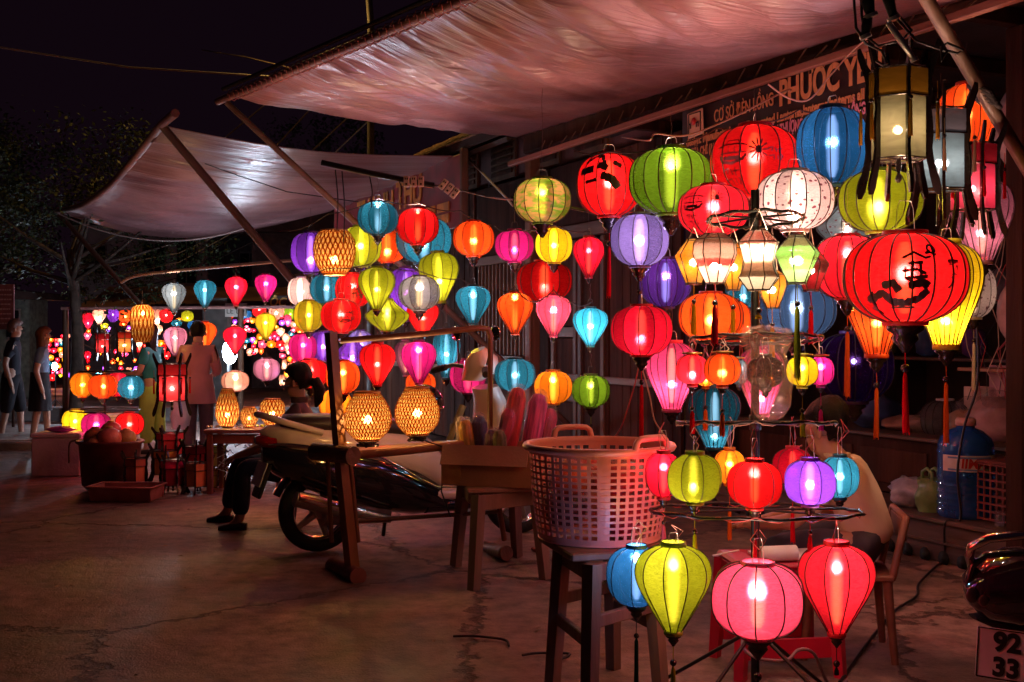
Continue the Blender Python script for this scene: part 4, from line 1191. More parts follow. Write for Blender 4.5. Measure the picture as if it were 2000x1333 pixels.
lit = MB(); rn = random.Random(44)
for k in range(170):
    x_ = rn.uniform(-4.5, 3.2); y_ = rn.uniform(4.2, 13); a = rn.uniform(0, 6.28); l = rn.uniform(.008, .03)
    if x_ > 2.2 and y_ > 6.5: continue
    d = Vector((math.cos(a), math.sin(a), 0))*l; e = Vector((-math.sin(a), math.cos(a), 0))*l*rn.uniform(.3, .8)
    p = Vector((x_, y_, .014+.012*noise.noise(Vector((x_*.6, y_*.6, 0)))))
    lit.add([p-d, p+e+Vector((0, 0, .006)), p+d, p-e], [(0, 1, 2, 3)])
tag(lit.build('ground_litter', mat('litter', (.28, .16, .10), .7, 0, .6, 2, 0)), 'scattered leaf scraps and grit over the worn concrete', 'litter', kind='stuff')
# ------------------------------------------------------------------ the lanterns, one by one
G1 = 'silk lanterns of the middle stall'; G2 = 'silk lanterns before the plank wall'; G3 = 'large lanterns under the near awning'
T = lantern
# middle stall cluster
T('globe', 'teal', 738, 427, 78, 62, 9.3, 'teal globe lantern hung highest beside the THANH THU sign', G1, bulb=.75)
T('globe', 'red', 816, 443, 82, 68, 9.35, 'bright red globe lantern right of the topmost teal one', G1, bulb=.8)
T('globe', 'orange', 925, 467, 80, 66, 9.2, 'orange globe lantern hung alone left of the barred window', G1, bulb=-.1)
T('globe', 'purple', 607, 494, 80, 76, 10.2, 'dark purple globe lantern half hidden behind the hanging woven one', G1, tas=None)
T('globe', 'lime', 704, 482, 82, 76, 10.6, 'big yellow-green globe lantern behind the pole of the upper cluster', G1)
T('globe', 'orange', 757, 482, 78, 60, 10.9, 'orange globe lantern tucked behind the topmost teal lantern', G1)
T('globe', 'teal', 828, 470, 110, 86, 10.8, 'wide dark teal globe lantern behind the bright red one', G1)
T('tear', 'lime', 858, 542, 80, 94, 10.3, 'lime balloon lantern behind the pale grey globe', G1, tilt=.06)
T('tear', 'lime', 736, 564, 72, 80, 9.2, 'yellow-green balloon lantern with black finial in front of the red printed ones', G1, bulb=0)
T('globe', 'grey white', 819, 573, 80, 64, 9.15, 'pale grey-white globe lantern in the middle of the cluster', G1, bulb=.3)
T('tear', 'purple', 792, 575, 76, 100, 10.5, 'purple balloon lantern mostly hidden behind the pale grey globe', G1)
T('globe', 'teal', 638, 565, 66, 56, 10.0, 'small dark teal globe lantern under the hanging woven one', G1)
T('globe', 'white', 588, 570, 52, 54, 10.8, 'white ribbed globe lantern crossed by the awning brace pole', G1)
T('globe', 'red', 690, 568, 70, 64, 9.9, 'red globe lantern with black print behind the yellow-green balloon', G1, pat=[('brush', .02, 0, .8), ('portrait', .05, -.04, .5)])
T('globe', 'red', 666, 618, 78, 62, 9.6, 'red printed globe lantern just above the wooden frame corner', G1, pat=[('ship', .04, -.01, .5), ('brush', .08, .02, .6)], bulb=.1)
T('globe', 'olive', 603, 617, 60, 58, 9.9, 'olive globe lantern beside the brace pole end', G1)
T('ufo', 'lime', 756, 616, 86, 60, 9.7, 'yellow-green saucer-shaped lantern above the frame top bar', G1, bulb=.1)
T('tear', 'red', 826, 622, 64, 66, 9.9, 'red balloon lantern under the pale grey globe', G1)
T('tear', 'teal', 924, 596, 70, 72, 9.0, 'blue-teal balloon lantern hung beneath the lone orange globe', G1, bulb=.5)
T('globe', 'magenta', 592, 680, 56, 54, 10.0, 'magenta globe lantern behind the tall frame post, left side', G1)
T('globe', 'purple', 632, 676, 54, 56, 10.1, 'purple globe lantern directly behind the tall frame post', G1)
T('ufo', 'purple', 688, 690, 66, 56, 9.8, 'purple saucer lantern right of the tall frame post', G1)
T('globe', 'lavender', 704, 668, 48, 42, 10.6, 'small violet globe lantern behind the purple saucer', G1)
T('globe', 'red', 606, 730, 70, 54, 9.8, 'red globe lantern over the head of the seated woman', G1)
T('globe', 'orange', 670, 737, 68, 62, 9.6, 'orange globe lantern just right of the tall frame post', G1)
T('tear', 'red', 737, 712, 72, 80, 9.0, 'red balloon lantern hung inside the wooden frame', G1, bulb=.05)
T('tear', 'magenta', 818, 708, 68, 80, 9.0, 'dark magenta balloon lantern hung over the right woven lamp', G1, bulb=.55)
T('bell', 'teal', 872, 692, 54, 92, 9.9, 'tall teal lantern behind the dark magenta balloon', G1)
T('globe', 'plum', 914, 735, 72, 64, 8.9, 'crimson globe lantern by the right post of the frame', G1, bulb=0)
T('globe', 'amber', 655, 792, 64, 60, 10.0, 'yellow globe lantern behind the ponytail of the seated woman', G1)
T('globe', 'orange', 822, 750, 60, 44, 10.3, 'orange globe lantern peeping over the right woven lamp', G1)
T('tear', 'mauve', 792, 700, 46, 66, 10.5, 'dim mauve balloon lantern between the red and magenta balloons', G1, power=.25)
# in front of the plank wall
T('globe', 'green', 1059, 393, 112, 84, 7.6, 'green globe lantern painted with palms and beach', G2, pat='land', bulb=.35, cord=3.15)
T('globe', 'magenta', 1005, 481, 78, 60, 8.2, 'purple-magenta globe lantern left of the yellow-green one', G2, bulb=-.2)
T('globe', 'yellow', 1082, 480, 74, 66, 8.15, 'yellow-green globe lantern under the painted green one', G2, bulb=0, cord=1.5+(650-440)/F*8.15)
T('tear', 'crimson', 1150, 503, 62, 76, 7.8, 'small crimson balloon lantern with bent wire hook', G2, bulb=.35)
T('globe', 'red', 1063, 550, 108, 76, 9.3, 'dim red globe lantern hung far back before the planks', G2, power=.28)
T('tear', 'orange', 1006, 612, 70, 78, 8.0, 'orange balloon lantern in front of the barred window', G2, bulb=.7)
T('tear', 'pink', 1081, 617, 68, 78, 7.95, 'pink balloon lantern between the orange and light blue ones', G2, bulb=.3)
T('tear', 'cyan', 1153, 639, 69, 72, 7.8, 'light blue balloon lantern hung by a red loop', G2, bulb=.1)
T('globe', 'teal', 1006, 733, 80, 62, 8.0, 'teal globe lantern above the wrapped silk rolls', G2, bulb=0)
T('globe', 'amber', 1080, 757, 76, 62, 7.8, 'amber globe lantern above the pink basket handle', G2, bulb=.4, tas='orange', tl=.13)
T('globe', 'green', 1154, 764, 74, 60, 7.7, 'leaf green globe lantern above the pink basket', G2, bulb=.3, tas='lime', tl=.16)
# large ones under the near awning
T('globe', 'red', 1190, 363, 128, 116, 6.8, 'big red globe lantern with black print left of the big green one', G3, pat=[('portrait', -.05, .04, 1.3)], yaw=.2, tas='red', tl=.30, n=14)
T('globe', 'green', 1311, 355, 162, 124, 6.4, 'biggest green globe lantern under the awning rail', G3, bulb=.45, n=16)
T('globe', 'red', 1474, 316, 172, 134, 6.2, 'largest red printed globe lantern right under the banner', G3, pat=[('ship', -.13, .02, .62), ('brush', -.13, -.09, .6), ('burst', .02, .03, .9), ('brush', .12, .02, .5)], n=14, bulb=.1)
T('globe', 'blue', 1626, 287, 138, 146, 5.8, 'big steel blue globe lantern left of the yellow palace lantern', G3, n=14, bulb=.1)
T('globe', 'white', 1552, 393, 150, 112, 5.5, 'white globe lantern sprinkled with plum blossoms', G3, pat='floral', n=16, power=1.5)
T('globe', 'pinkred', 1393, 412, 136, 96, 6.0, 'red globe lantern with ship print left of the stand pole', G3, pat=[('ship', -.12, .03, .45), ('brush', -.12, -.05, .4), ('burst', .02, .05, .6)], n=12)
T('globe', 'lime', 1720, 394, 160, 116, 5.5, 'bright lime globe lantern below the yellow palace lantern', G3, n=16, bulb=-.1, bx=.2)
T('globe', 'lavender', 1249, 470, 116, 98, 6.6, 'lavender silk globe lantern under the big red printed one', G3, n=12, bulb=0, tas='blue', tl=.2)
T('globe', 'deep purple', 1300, 553, 100, 92, 6.95, 'deep purple globe lantern behind the lavender one', G3, n=16, power=.8)
T('globe', 'crimson', 1253, 646, 120, 94, 6.2, 'crimson-magenta globe lantern with a long red tassel', G3, n=12, bulb=-.3, tas='red', tl=.30, bx=.1)
T('globe', 'orange', 1388, 620, 124, 92, 6.3, 'large orange globe lantern behind the stand', G3, n=14, bulb=-.1)
T('globe', 'orange', 1428, 626, 78, 76, 6.9, 'orange-red globe lantern hidden behind the large orange one', G3)
T('globe', 'slate', 1556, 608, 150, 104, 6.6, 'slate blue globe lantern right of the stand pole', G3, n=16, bulb=.1)
T('globe', 'teal', 1452, 570, 70, 62, 7.2, 'dark green-teal globe lantern just left of the stand pole', G3, power=.5)
T('globe', 'pinkred', 1655, 522, 132, 118, 5.2, 'red globe lantern left of the huge printed one', G3, n=14, bulb=.4, tas='orange', tl=.3)
big = T('globe', 'red', 1768, 544, 232, 168, 4.5, 'huge red globe lantern with black pagoda print, nearest on the right', G3, pat=[('pagoda', .0, -.01, .55)], yaw=.3, n=18, bulb=.1, tas='red', tl=.24, hang=.12, power=.9)
_R, _H = 232*4.5/F/2, 168*4.5/F/2; _y = .3+math.atan2(768*4.5/F, 4.5)
paint_text(big, 'globe', _R, _H, _y, '賓', .20, .01, .065); paint_text(big, 'globe', _R, _H, _y, '入', .195, -.045, .05); paint_text(big, 'globe', _R, _H, _y, 'Q', .105, .085, .05)
T('bell', 'yellow', 1848, 576, 138, 196, 5.2, 'tall yellow balloon lantern behind the huge red globe', G3, bulb=-.5, tas='orange', tl=.28, power=1.5)
T('bell', 'orange', 1712, 612, 124, 160, 5.45, 'orange-red balloon lantern behind the huge red globe, left', G3, bulb=-.2, tas='orange', tl=.24, power=.7)
T('bell', 'hot pink', 1312, 735, 104, 128, 6.45, 'light pink balloon lantern left of the stand', G3, n=18, bulb=-.2)
T('bell', 'hot pink', 1486, 745, 92, 126, 6.9, 'hot pink balloon lantern right behind the stand pole', G3, n=18, bulb=-.5)
T('bell', 'teal', 1396, 816, 100, 116, 7.1, 'dark teal balloon lantern low behind the stand', G3, n=18, bulb=-.6, power=.5)
T('globe', 'deep purple', 1668, 718, 150, 130, 6.6, 'unlit dark violet globe lantern in the shop opening', G3, n=14, power=.012)
T('bell', 'mauve', 1918, 432, 118, 156, 5.7, 'mauve balloon lantern partly behind the crimson palace lantern', G3, n=18, power=.35)
T('globe', 'orange', 1888, 232, 112, 128, 5.9, 'flame red globe lantern beside the bamboo brace pole', G3, n=14)
T('globe', 'white', 1902, 570, 84, 100, 5.9, 'dim off-white globe lantern with red blossoms right of the yellow one', G3, pat='floral', power=.12, tas='cream', tl=.25)
T('tear', 'amber', 1922, 503, 34, 60, 6.4, 'sliver of an amber lantern behind the off-white one', G3)
T('ufo', 'pale blue', 1655, 440, 120, 90, 7.4, 'pale blue silk lantern with painted twigs behind the lime one', G3, pat='floral', power=.5)

# far row under the second awning
G4 = 'row of lanterns under the second awning'
for (k, c, x, y, w_, h_, lb) in (
 ('tear', 'pale blue', 340, 581, 46, 54, 'pale blue balloon lantern, first of the far row'),
 ('tear', 'teal', 400, 574, 44, 52, 'teal balloon lantern, second of the far row'),
 ('tear', 'crimson', 461, 569, 44, 54, 'crimson balloon lantern hanging before the white plate'),
 ('tear', 'magenta', 519, 562, 43, 50, 'purple-magenta balloon lantern, last of the far row'),
 ('tear', 'lilac', 342, 667, 46, 54, 'lilac balloon lantern under the pale blue one'),
 ('tear', 'orange', 400, 656, 46, 52, 'orange balloon lantern under the teal one'),
 ('tear', 'crimson', 459, 664, 46, 50, 'crimson balloon lantern right above the dazzling bulb'),
 ('tear', 'olive', 519, 638, 42, 50, 'olive balloon lantern under the purple-magenta one'),
 ('globe', 'lilac', 521, 722, 52, 42, 'lilac globe lantern, lowest of the far row'),
 ('globe', 'cream', 460, 745, 54, 38, 'cream globe lantern behind the tall woven lamp')):
    T(k, c, x, y, w_, h_, 14+(x-340)*.002, lb, G4, n=9, bulb=.3, cord='auto' if y > 600 else CAMH+(650-(548-(x-240)*.11))/F*14, hook=False)
# bottom-left ring stand
G5 = 'globe lanterns on the far ring stand'
for (c, x, y, w_, h_, z, lb) in (
 ('amber', 161, 752, 48, 46, 12.2, 'amber globe lantern at the left of the far stand'),
 ('orange', 202, 755, 56, 44, 12.0, 'orange globe lantern, middle of the far stand'),
 ('teal', 256, 757, 52, 42, 12.0, 'teal globe lantern before the green trousers'),
 ('crimson', 230, 751, 46, 44, 12.5, 'crimson globe lantern behind the orange and teal ones'),
 ('yellow', 147, 823, 50, 44, 12.2, 'yellow-green globe lantern over the white foam box'),
 ('magenta', 188, 830, 58, 44, 11.9, 'magenta globe lantern over the heaped basket'),
 ('red', 253, 829, 56, 44, 11.9, 'bright red globe lantern over the pile of palace lanterns')):
    T('globe', c, x, y, w_, h_, z, lb, G5, n=10, bulb=0, cord=None, hook=False)
rs = empty('ring_stand', Vector((P(205, 0, 12.2).x, 12.2, 0)), 0, 'thin black ring stand holding the far globe lanterns', 'lantern stand')
q = MB(); q.tube([(0, 0, 0), (0, 0, 1.35)], .015, 8); q.build('pole', M_black, rs)
for hh, rr in ((1.08, .28), (.66, .36)):
    q = MB(); q.tube([(math.cos(t*PI/12)*rr, math.sin(t*PI/12)*rr, hh) for t in range(25)], .008, 5, cap=False); q.tube([(-rr, 0, hh), (rr, 0, hh)], .006, 5); q.tube([(0, -rr, hh), (0, rr, hh)], .006, 5); q.build('ring', M_black, rs)
q = MB()
for k in range(4): q.tube([(0, 0, .18), (math.cos(k*PI/2+.6)*.3, math.sin(k*PI/2+.6)*.3, 0)], .012, 6)
q.build('foot', M_black, rs)

# tiny lanterns of the far stalls
far = []
named = [('orange', 443, 616, 28, 20, 'globe'), ('blue', 478, 615, 28, 18, 'globe'), ('red', 506, 607, 28, 26, 'globe'), ('cream', 540, 610, 30, 25, 'globe'), ('green', 567, 612, 26, 24, 'globe'),
 ('crimson', 533, 627, 18, 16, 'globe'), ('hot pink', 562, 627, 16, 24, 'tear'), ('cream', 575, 635, 16, 14, 'globe'), ('amber', 492, 626, 14, 12, 'globe'), ('pink', 484, 626, 12, 9, 'globe'),
 ('cream', 548, 649, 17, 17, 'tear'), ('teal', 569, 652, 12, 10, 'globe'), ('orange', 585, 646, 17, 17, 'tear'), ('cream', 595, 652, 14, 11, 'globe'), ('pink', 486, 645, 11, 9, 'globe'), ('crimson', 496, 646, 9, 8, 'globe'),
 ('amber', 508, 658, 15, 13, 'globe'), ('crimson', 536, 656, 14, 18, 'tear'), ('cream', 559, 661, 15, 18, 'globe'), ('pink', 581, 668, 14, 12, 'globe'), ('teal', 482, 665, 14, 12, 'globe'), ('violet', 493, 665, 12, 12, 'tear'),
 ('pink', 512, 673, 17, 15, 'globe'), ('amber', 530, 673, 18, 14, 'globe'), ('red', 547, 673, 17, 14, 'globe'), ('cream', 561, 676, 12, 14, 'tear'), ('olive', 499, 669, 8, 12, 'tear'),
 ('crimson', 496, 690, 9, 8, 'globe'), ('pink', 552, 695, 14, 10, 'globe'), ('amber', 566, 702, 12, 10, 'globe'), ('cream', 555, 712, 10, 19, 'tube'), ('cream', 568, 716, 12, 14, 'tube'), ('amber', 560, 730, 10, 12, 'globe'),
 ('cream', 551, 743, 11, 20, 'tube'), ('cream', 566, 742, 11, 20, 'tube'), ('lime', 575, 744, 8, 18, 'tube'), ('violet', 438, 722, 12, 14, 'globe'), ('pink', 436, 686, 10, 14, 'globe'), ('crimson', 436, 634, 12, 12, 'globe'),
 ('crimson', 172, 627, 25, 30, 'tear'), ('cream', 194, 618, 27, 30, 'tear'), ('purple', 221, 616, 24, 26, 'globe'), ('orange', 245, 618, 27, 24, 'globe'), ('lime', 204, 638, 16, 12, 'globe'), ('orange', 241, 633, 15, 9, 'globe'),
 ('cream', 306, 620, 20, 36, 'tear'), ('red', 325, 617, 26, 26, 'globe'), ('lime', 366, 618, 24, 20, 'globe'), ('teal', 345, 632, 22, 14, 'globe'), ('blue', 377, 636, 22, 17, 'globe'), ('amber', 350, 625, 14, 8, 'globe'), ('cream', 311, 645, 14, 20, 'tear'),
 ('amber', 315, 671, 14, 14, 'globe'), ('red', 320, 680, 12, 14, 'globe'), ('red', 325, 695, 16, 16, 'globe'), ('crimson', 171, 697, 14, 22, 'tear'), ('amber', 195, 691, 7, 9, 'globe'), ('yellow', 206, 685, 11, 12, 'globe'), ('crimson', 227, 690, 9, 16, 'tear'), ('yellow', 238, 684, 11, 12, 'globe'),
 ('amber', 236, 709, 10, 8, 'globe'), ('crimson', 236, 721, 10, 12, 'globe'), ('red', 242, 730, 10, 10, 'globe'), ('cyan', 191, 728, 7, 6, 'globe'), ('violet', 203, 720, 6, 6, 'globe'), ('cream', 272, 672, 14, 22, 'tear'), ('red', 283, 676, 9, 7, 'globe'),
 ('pink', 92, 664, 9, 8, 'globe'), ('amber', 99, 665, 10, 8, 'globe'), ('red', 109, 665, 9, 8, 'globe'), ('cream', 117, 665, 9, 8, 'globe'), ('cyan', 125, 665, 7, 7, 'globe'), ('pink', 93, 684, 12, 9, 'globe'), ('crimson', 105, 685, 11, 10, 'globe'), ('amber', 118, 684, 11, 10, 'globe'), ('lime', 129, 685, 9, 10, 'globe'),
 ('yellow', 126, 703, 10, 12, 'globe'), ('crimson', 112, 704, 9, 9, 'globe'), ('pink', 124, 727, 12, 16, 'tear'), ('crimson', 103, 729, 6, 12, 'tear'), ('hot pink', 112, 728, 9, 6, 'globe'), ('crimson', 585, 655, 10, 9, 'globe'), ('cream', 470, 640, 9, 7, 'globe'),
 ('pink', 470, 700, 8, 7, 'globe'), ('amber', 540, 640, 9, 8, 'globe'), ('red', 524, 648, 8, 8, 'globe'), ('cream', 519, 619, 10, 8, 'globe'), ('teal', 505, 640, 8, 8, 'globe'), ('red', 590, 672, 9, 10, 'globe'), ('orange', 575, 690, 9, 9, 'globe')]
PROF['tube'] = [(1, .6), (.9, .85), (.6, 1), (0, 1), (-.6, 1), (-.9, .85), (-1, .6)]; RIBN['tube'] = 8
rnd = random.Random(12); seen = {}
rx = random.Random(77); pts_ = [(n_[1], n_[2], n_[3]) for n_ in named]
for (xa, xb, ya, yb, cnt, zmul) in ((432, 602, 612, 690, 44, 1), (560, 602, 690, 752, 8, 1), (165, 330, 612, 735, 26, 1), (90, 132, 655, 740, 12, 1)):
    got = 0; tries = 0
    while got < cnt and tries < 900:
        tries += 1
        x = rx.uniform(xa, xb); y = rx.uniform(ya, yb); w_ = rx.uniform(8, 15)
        if any(abs(x-a_)+abs(y-b_) < (w_+c_)*.44 for a_, b_, c_ in pts_): continue
        pts_.append((x, y, w_)); got += 1
        named.append((rx.choice(['cream', 'pink', 'crimson', 'amber', 'red', 'teal', 'orange', 'violet', 'lime', 'cream', 'hot pink']), round(x), round(y), w_, w_*rx.uniform(.8, 1.2), rx.choice(['globe', 'globe', 'tear'])))
named.sort(key=lambda t: (t[1]))
def side(x, y):
    if x < 135: return 'beyond the blue-shirted walker'
    if x < 270: return 'behind the teal-shirted woman'
    if x < 390: return 'near the lilac balloon lantern'
    if y < 635: return 'in the top row under the gold-lettered board'
    if y < 660: return 'in the second tier right of the dazzling bulb'
    if y < 685: return 'in the third tier behind the olive balloon'
    return 'on the shelves low in the far stall'
for (c, x, y, w_, h_, k) in named:
    z = 30 if x < 135 else (20.5 if x < 400 else 22.5)
    sh_ = {'tear': 'balloon', 'globe': 'globe', 'tube': 'column'}[k]
    sz = 'small' if w_ > 17 else 'tiny'
    lb = '%s %s %s lantern %s' % (sz, c, sh_, side(x, y))
    seen.setdefault(lb, []).append(1); k_ = len(seen[lb])
    if k_ > 1: lb = '%s %s %s %s lantern %s' % (('', '', 'second', 'third', 'fourth', 'fifth', 'sixth', 'seventh', 'eighth', 'ninth', 'tenth', 'eleventh', 'twelfth')[k_], sz, c, sh_, side(x, y).replace(' right of the dazzling bulb', ' by the dazzling bulb')+', from left')
    T(k, c, x, y, w_, h_, z+rnd.uniform(-.3, .3), lb, 'tiny lanterns of the far stalls', n=8, cord=None, fin=False, power=1.5, hook=False)

# woven lamps
G6 = 'woven bamboo lamps'
bamboo(653, 494, 84, 86, 9.6, 'hanging orange woven bamboo lantern at the upper left of the cluster', G6, 'barrel', base=False, bulbz=-.3)
bamboo(718, 813, 94, 92, 6.95, 'left woven bamboo table lamp on the wooden frame shelf', G6, 'pear', bulbz=-.15, strips=38)
bamboo(815, 803, 89, 90, 7.05, 'right woven bamboo table lamp on the wooden frame shelf', G6, 'pear', bulbz=-.1, strips=38)
bamboo(444, 796, 47, 72, 10.6, 'tallest woven lamp on the far low table', G6, 'egg', bulbz=-.4, strips=20)
bamboo(487, 815, 35, 38, 10.6, 'smallest woven lamp, middle of the far low table', G6, 'barrel', bulbz=-.1, strips=18)
bamboo(532, 805, 50, 50, 10.6, 'round woven lamp at the right end of the far low table', G6, 'barrel', bulbz=-.1, strips=20)
bamboo(278, 632, 46, 72, 13.0, 'long orange woven lantern hanging in front of the teal-shirted woman', G6, 'tube', base=False, bulbz=.55, strips=18)

# palace lanterns
G7 = 'hanging palace lanterns with black brackets'
palace(1755, 232, 116, 232, 4.6, 'yellow and pale green hexagonal palace lantern with gold tassels', G7, (.55, .58, .30), (.52, .26, .02), .50, .55, tas='gold')
palace(1838, 300, 106, 205, 5.0, 'pale blue hexagonal palace lantern behind the yellow one', G7, (.30, .55, .72), (.38, .40, .52), .25, .6, tas='cream')
palace(1900, 352, 92, 170, 5.4, 'crimson hexagonal palace lantern with painted panels', G7, (.85, .05, .16), (.55, .02, .05), .5, .8, pat='print', tas='red')
palace(336, 750, 54, 96, 11.0, 'red hexagonal palace lantern hanging in front of the pink-dressed woman', G7, (.90, .05, .07), (.8, .03, .04), .3, 1.0, pat='print', tas='red')
palace(200, 672, 26, 50, 15.5, 'small red palace lantern left of the far tree trunk stand', G7, (.9, .06, .08), (.7, .02, .04), .2, 1.0)
palace(243, 670, 30, 52, 15.3, 'small orange and red palace lantern above the far stand', G7, (.95, .35, .08), (.8, .06, .03), .9, 1.0)
G8 = 'unlit palace lanterns piled on the ground'
gy_ = lambda z: 650+3300/z
for (x, y, w_, h_, z, body, band, lb) in (
 (332, 868, 52, 56, 11.0, (.55, .03, .06), (.6, .03, .07), 'crimson unlit palace lantern on top of the ground pile'),
 (322, 904, 52, 60, 10.9, (.60, .25, .06), (.45, .15, .03), 'ochre unlit palace lantern beneath the topmost crimson one'),
 (338, 925, 48, 64, 10.5, (.25, .02, .05), (.5, .02, .12), 'dark plum unlit palace lantern at the front of the pile'),
 (380, 896, 46, 62, 10.8, (.5, .03, .04), (.5, .03, .07), 'red unlit palace lantern right in the pile'),
 (386, 928, 50, 60, 10.5, (.62, .22, .06), (.55, .2, .05), 'orange paper unlit palace lantern near the seated woman'),
 (418, 892, 44, 50, 11.2, (.40, .30, .05), (.22, .26, .04), 'olive and ochre unlit palace lantern by the low table'),
 (265, 920, 46, 62, 10.4, (.45, .12, .06), (.3, .05, .03), 'brown-red unlit palace lantern beside the tray'),
 (420, 935, 40, 44, 10.9, (.30, .28, .05), (.25, .2, .04), 'dull green unlit palace lantern at the right of the pile')):
    palace(x, y, w_, h_, z, lb, G8, body, band, random.Random(x).uniform(0, 1), 0, floor=True)

# ------------------------------------------------------------------ the iron ring stand in front
SZ = 4.42
base = Vector((P(1475, 0, SZ).x, SZ, 0))
stand = empty('ring_stand', base, 0, 'black iron ring stand with four tiers in the foreground', 'lantern stand')
stand.rotation_euler = (math.radians(0), 0, 0)
q = MB(); q.tube([(0, 0, .03), (0, 0, 2.06)], .017, 12); q.build('pole', M_black, stand)
TILT = math.radians(4.6)
def hy(py): return CAMH-(py-650)/F*SZ
rings = [(428, 92), (662, 126), (826, 152), (998, 203)]
for i, (py, rp) in enumerate(rings):
    rr = rp/F*SZ; hh = hy(py); q = MB()
    R_ = Matrix.Rotation(-TILT, 3, 'X')
    pts = [R_ @ Vector((math.cos(t*2*PI/36)*rr*(1+.012*math.sin(t*1.3+i)), math.sin(t*2*PI/36)*rr*(1+.01*math.sin(t*2.1)), .004*math.sin(t*1.7+i)))+Vector((0, 0, hh)) for t in range(37)]
    q.tube(pts, .0062, 7, cap=False)
    q.build('ring', M_black, stand)
    q = MB()
    for k in range(3):
        a = k*PI/3+.4+i
        q.tube([R_ @ Vector((math.cos(a)*rr, math.sin(a)*rr, 0))+Vector((0, 0, hh)), (0, 0, hh+.005), R_ @ Vector((-math.cos(a)*rr, -math.sin(a)*rr, 0))+Vector((0, 0, hh))], .0045, 5)
    q.build('cross_bars', M_black, stand)
    q = MB(); q.lathe([(.019, hh-.03), (.024, hh-.028), (.024, hh+.03), (.019, hh+.032)], 10); q.build('clamp', M_black, stand)
    # insulated leads wound round the ring
    q = MB(); rn = random.Random(i)
    nn = 60
    q.tube([R_ @ Vector((math.cos(t*2*PI/nn)*(rr+.008*math.sin(t*1.9)), math.sin(t*2*PI/nn)*(rr+.008*math.cos(t*1.9)), .010*math.cos(t*1.9)-.004))+Vector((0, 0, hh)) for t in range(nn+1)], .0022, 4, cap=False)
    q.build('wound_lead', mat('red_lead', (.45, .05, .05), .5, 0, .2) if i % 2 else mat('brown_lead', (.35, .18, .12), .5, 0, .2), stand)
for k in range(4):
    q = MB(); a = k*PI/2+.75
    q.tube([(0, 0, .34), (math.cos(a)*.30, math.sin(a)*.30, .14), (math.cos(a)*.50, math.sin(a)*.50, .008)], .008, 7); q.build('foot', M_black, stand)
q = MB(); q.lathe([(.03, .30), (.034, .31), (.034, .37), (.02, .39)], 10); q.build('foot_clamp', M_black, stand)

G9 = 'lanterns on the iron ring stand'
def lead(root, H, top, seed, m):
    """the two loose lead wires above a lantern"""
    rn = random.Random(seed); b = MB()
    for s in (0, 1):
        b.tube([(rn.uniform(-.01, .01), 0, H*.9), (rn.uniform(-.03, .03), rn.uniform(-.02, .02), H+(top-H)*.35), (rn.uniform(-.04, .04), rn.uniform(-.02, .02), H+(top-H)*.7), (rn.uniform(-.01, .01), 0, top)], .0017, 4)
    b.build('lead_wire', m, root)
M_lead = mat('pale_lead', (.65, .42, .32), .5, 0, .2)
M_leadr = mat('red_lead', (.45, .05, .05), .5, 0, .2)
def S(kind, color, cx, cy_, w_, h_, z, label, ring, **kw):
    c = P(cx, cy_, z)
    top = CAMH-(rings[ring][0]-650)/F*SZ
    H = h_*z/F/2
    kw.setdefault('hang', max(.03, top-c.z-H-.045)); kw.setdefault('cord', None)
    r = lantern(kind, color, cx, cy_, w_, h_, z, label, G9, **kw)
    lead(r, H, top-c.z, cx, M_lead if cx % 2 else M_leadr)
    return r
S('globe', 'crimson', 1296, 928, 74, 84, 4.44, 'crimson globe lantern at the left of the third tier', 2, n=8, tas='pink', tl=.07)
S('round', 'lime', 1357, 934, 109, 92, 4.20, 'lime globe lantern in front of the pink basket', 2, n=8, bulb=-.35, bx=.15, tas='lime', tl=.10)
S('globe', 'amber', 1425, 912, 62, 64, 4.72, 'amber globe lantern half hidden behind the red one', 2, n=8, tas='orange', tl=.13)
S('round', 'red', 1474, 946, 106, 88, 4.12, 'red globe lantern in the middle of the third tier', 2, n=8, bulb=.4, tas='crimson', tl=.10)
S('round', 'crimson', 1548, 912, 78, 70, 4.74, 'dim red globe lantern behind the violet one', 2, n=8, power=.45, tas='red', tl=.13)
S('round', 'violet', 1582, 942, 106, 84, 4.22, 'violet globe lantern right in the third tier', 2, n=8, bulb=-.1, tas='crimson', tl=.07)
S('globe', 'teal', 1640, 932, 74, 78, 4.60, 'turquoise globe lantern before the man in the cream shirt', 2, n=8, power=1.8)
S('round', 'blue', 1243, 1126, 118, 112, 4.22, 'blue globe lantern at the left of the lowest tier', 3, n=8, bulb=.55, tas='dark', tl=.30, power=1.3)
S('tear', 'lime', 1315, 1149, 148, 166, 4.10, 'lime balloon lantern in front of the wooden stool', 3, n=10, bulb=.5, tas='lime', tl=.06)
S('globe', 'pink', 1480, 1172, 180, 138, 4.00, 'large pink globe lantern in the middle of the lowest tier', 3, n=10, bulb=.2, tas='dark', tl=.06, power=1.1)
S('tear', 'pinkred', 1634, 1150, 145, 170, 4.20, 'red balloon lantern at the right of the lowest tier', 3, n=10, bulb=.45, tas='dark', tl=.03)
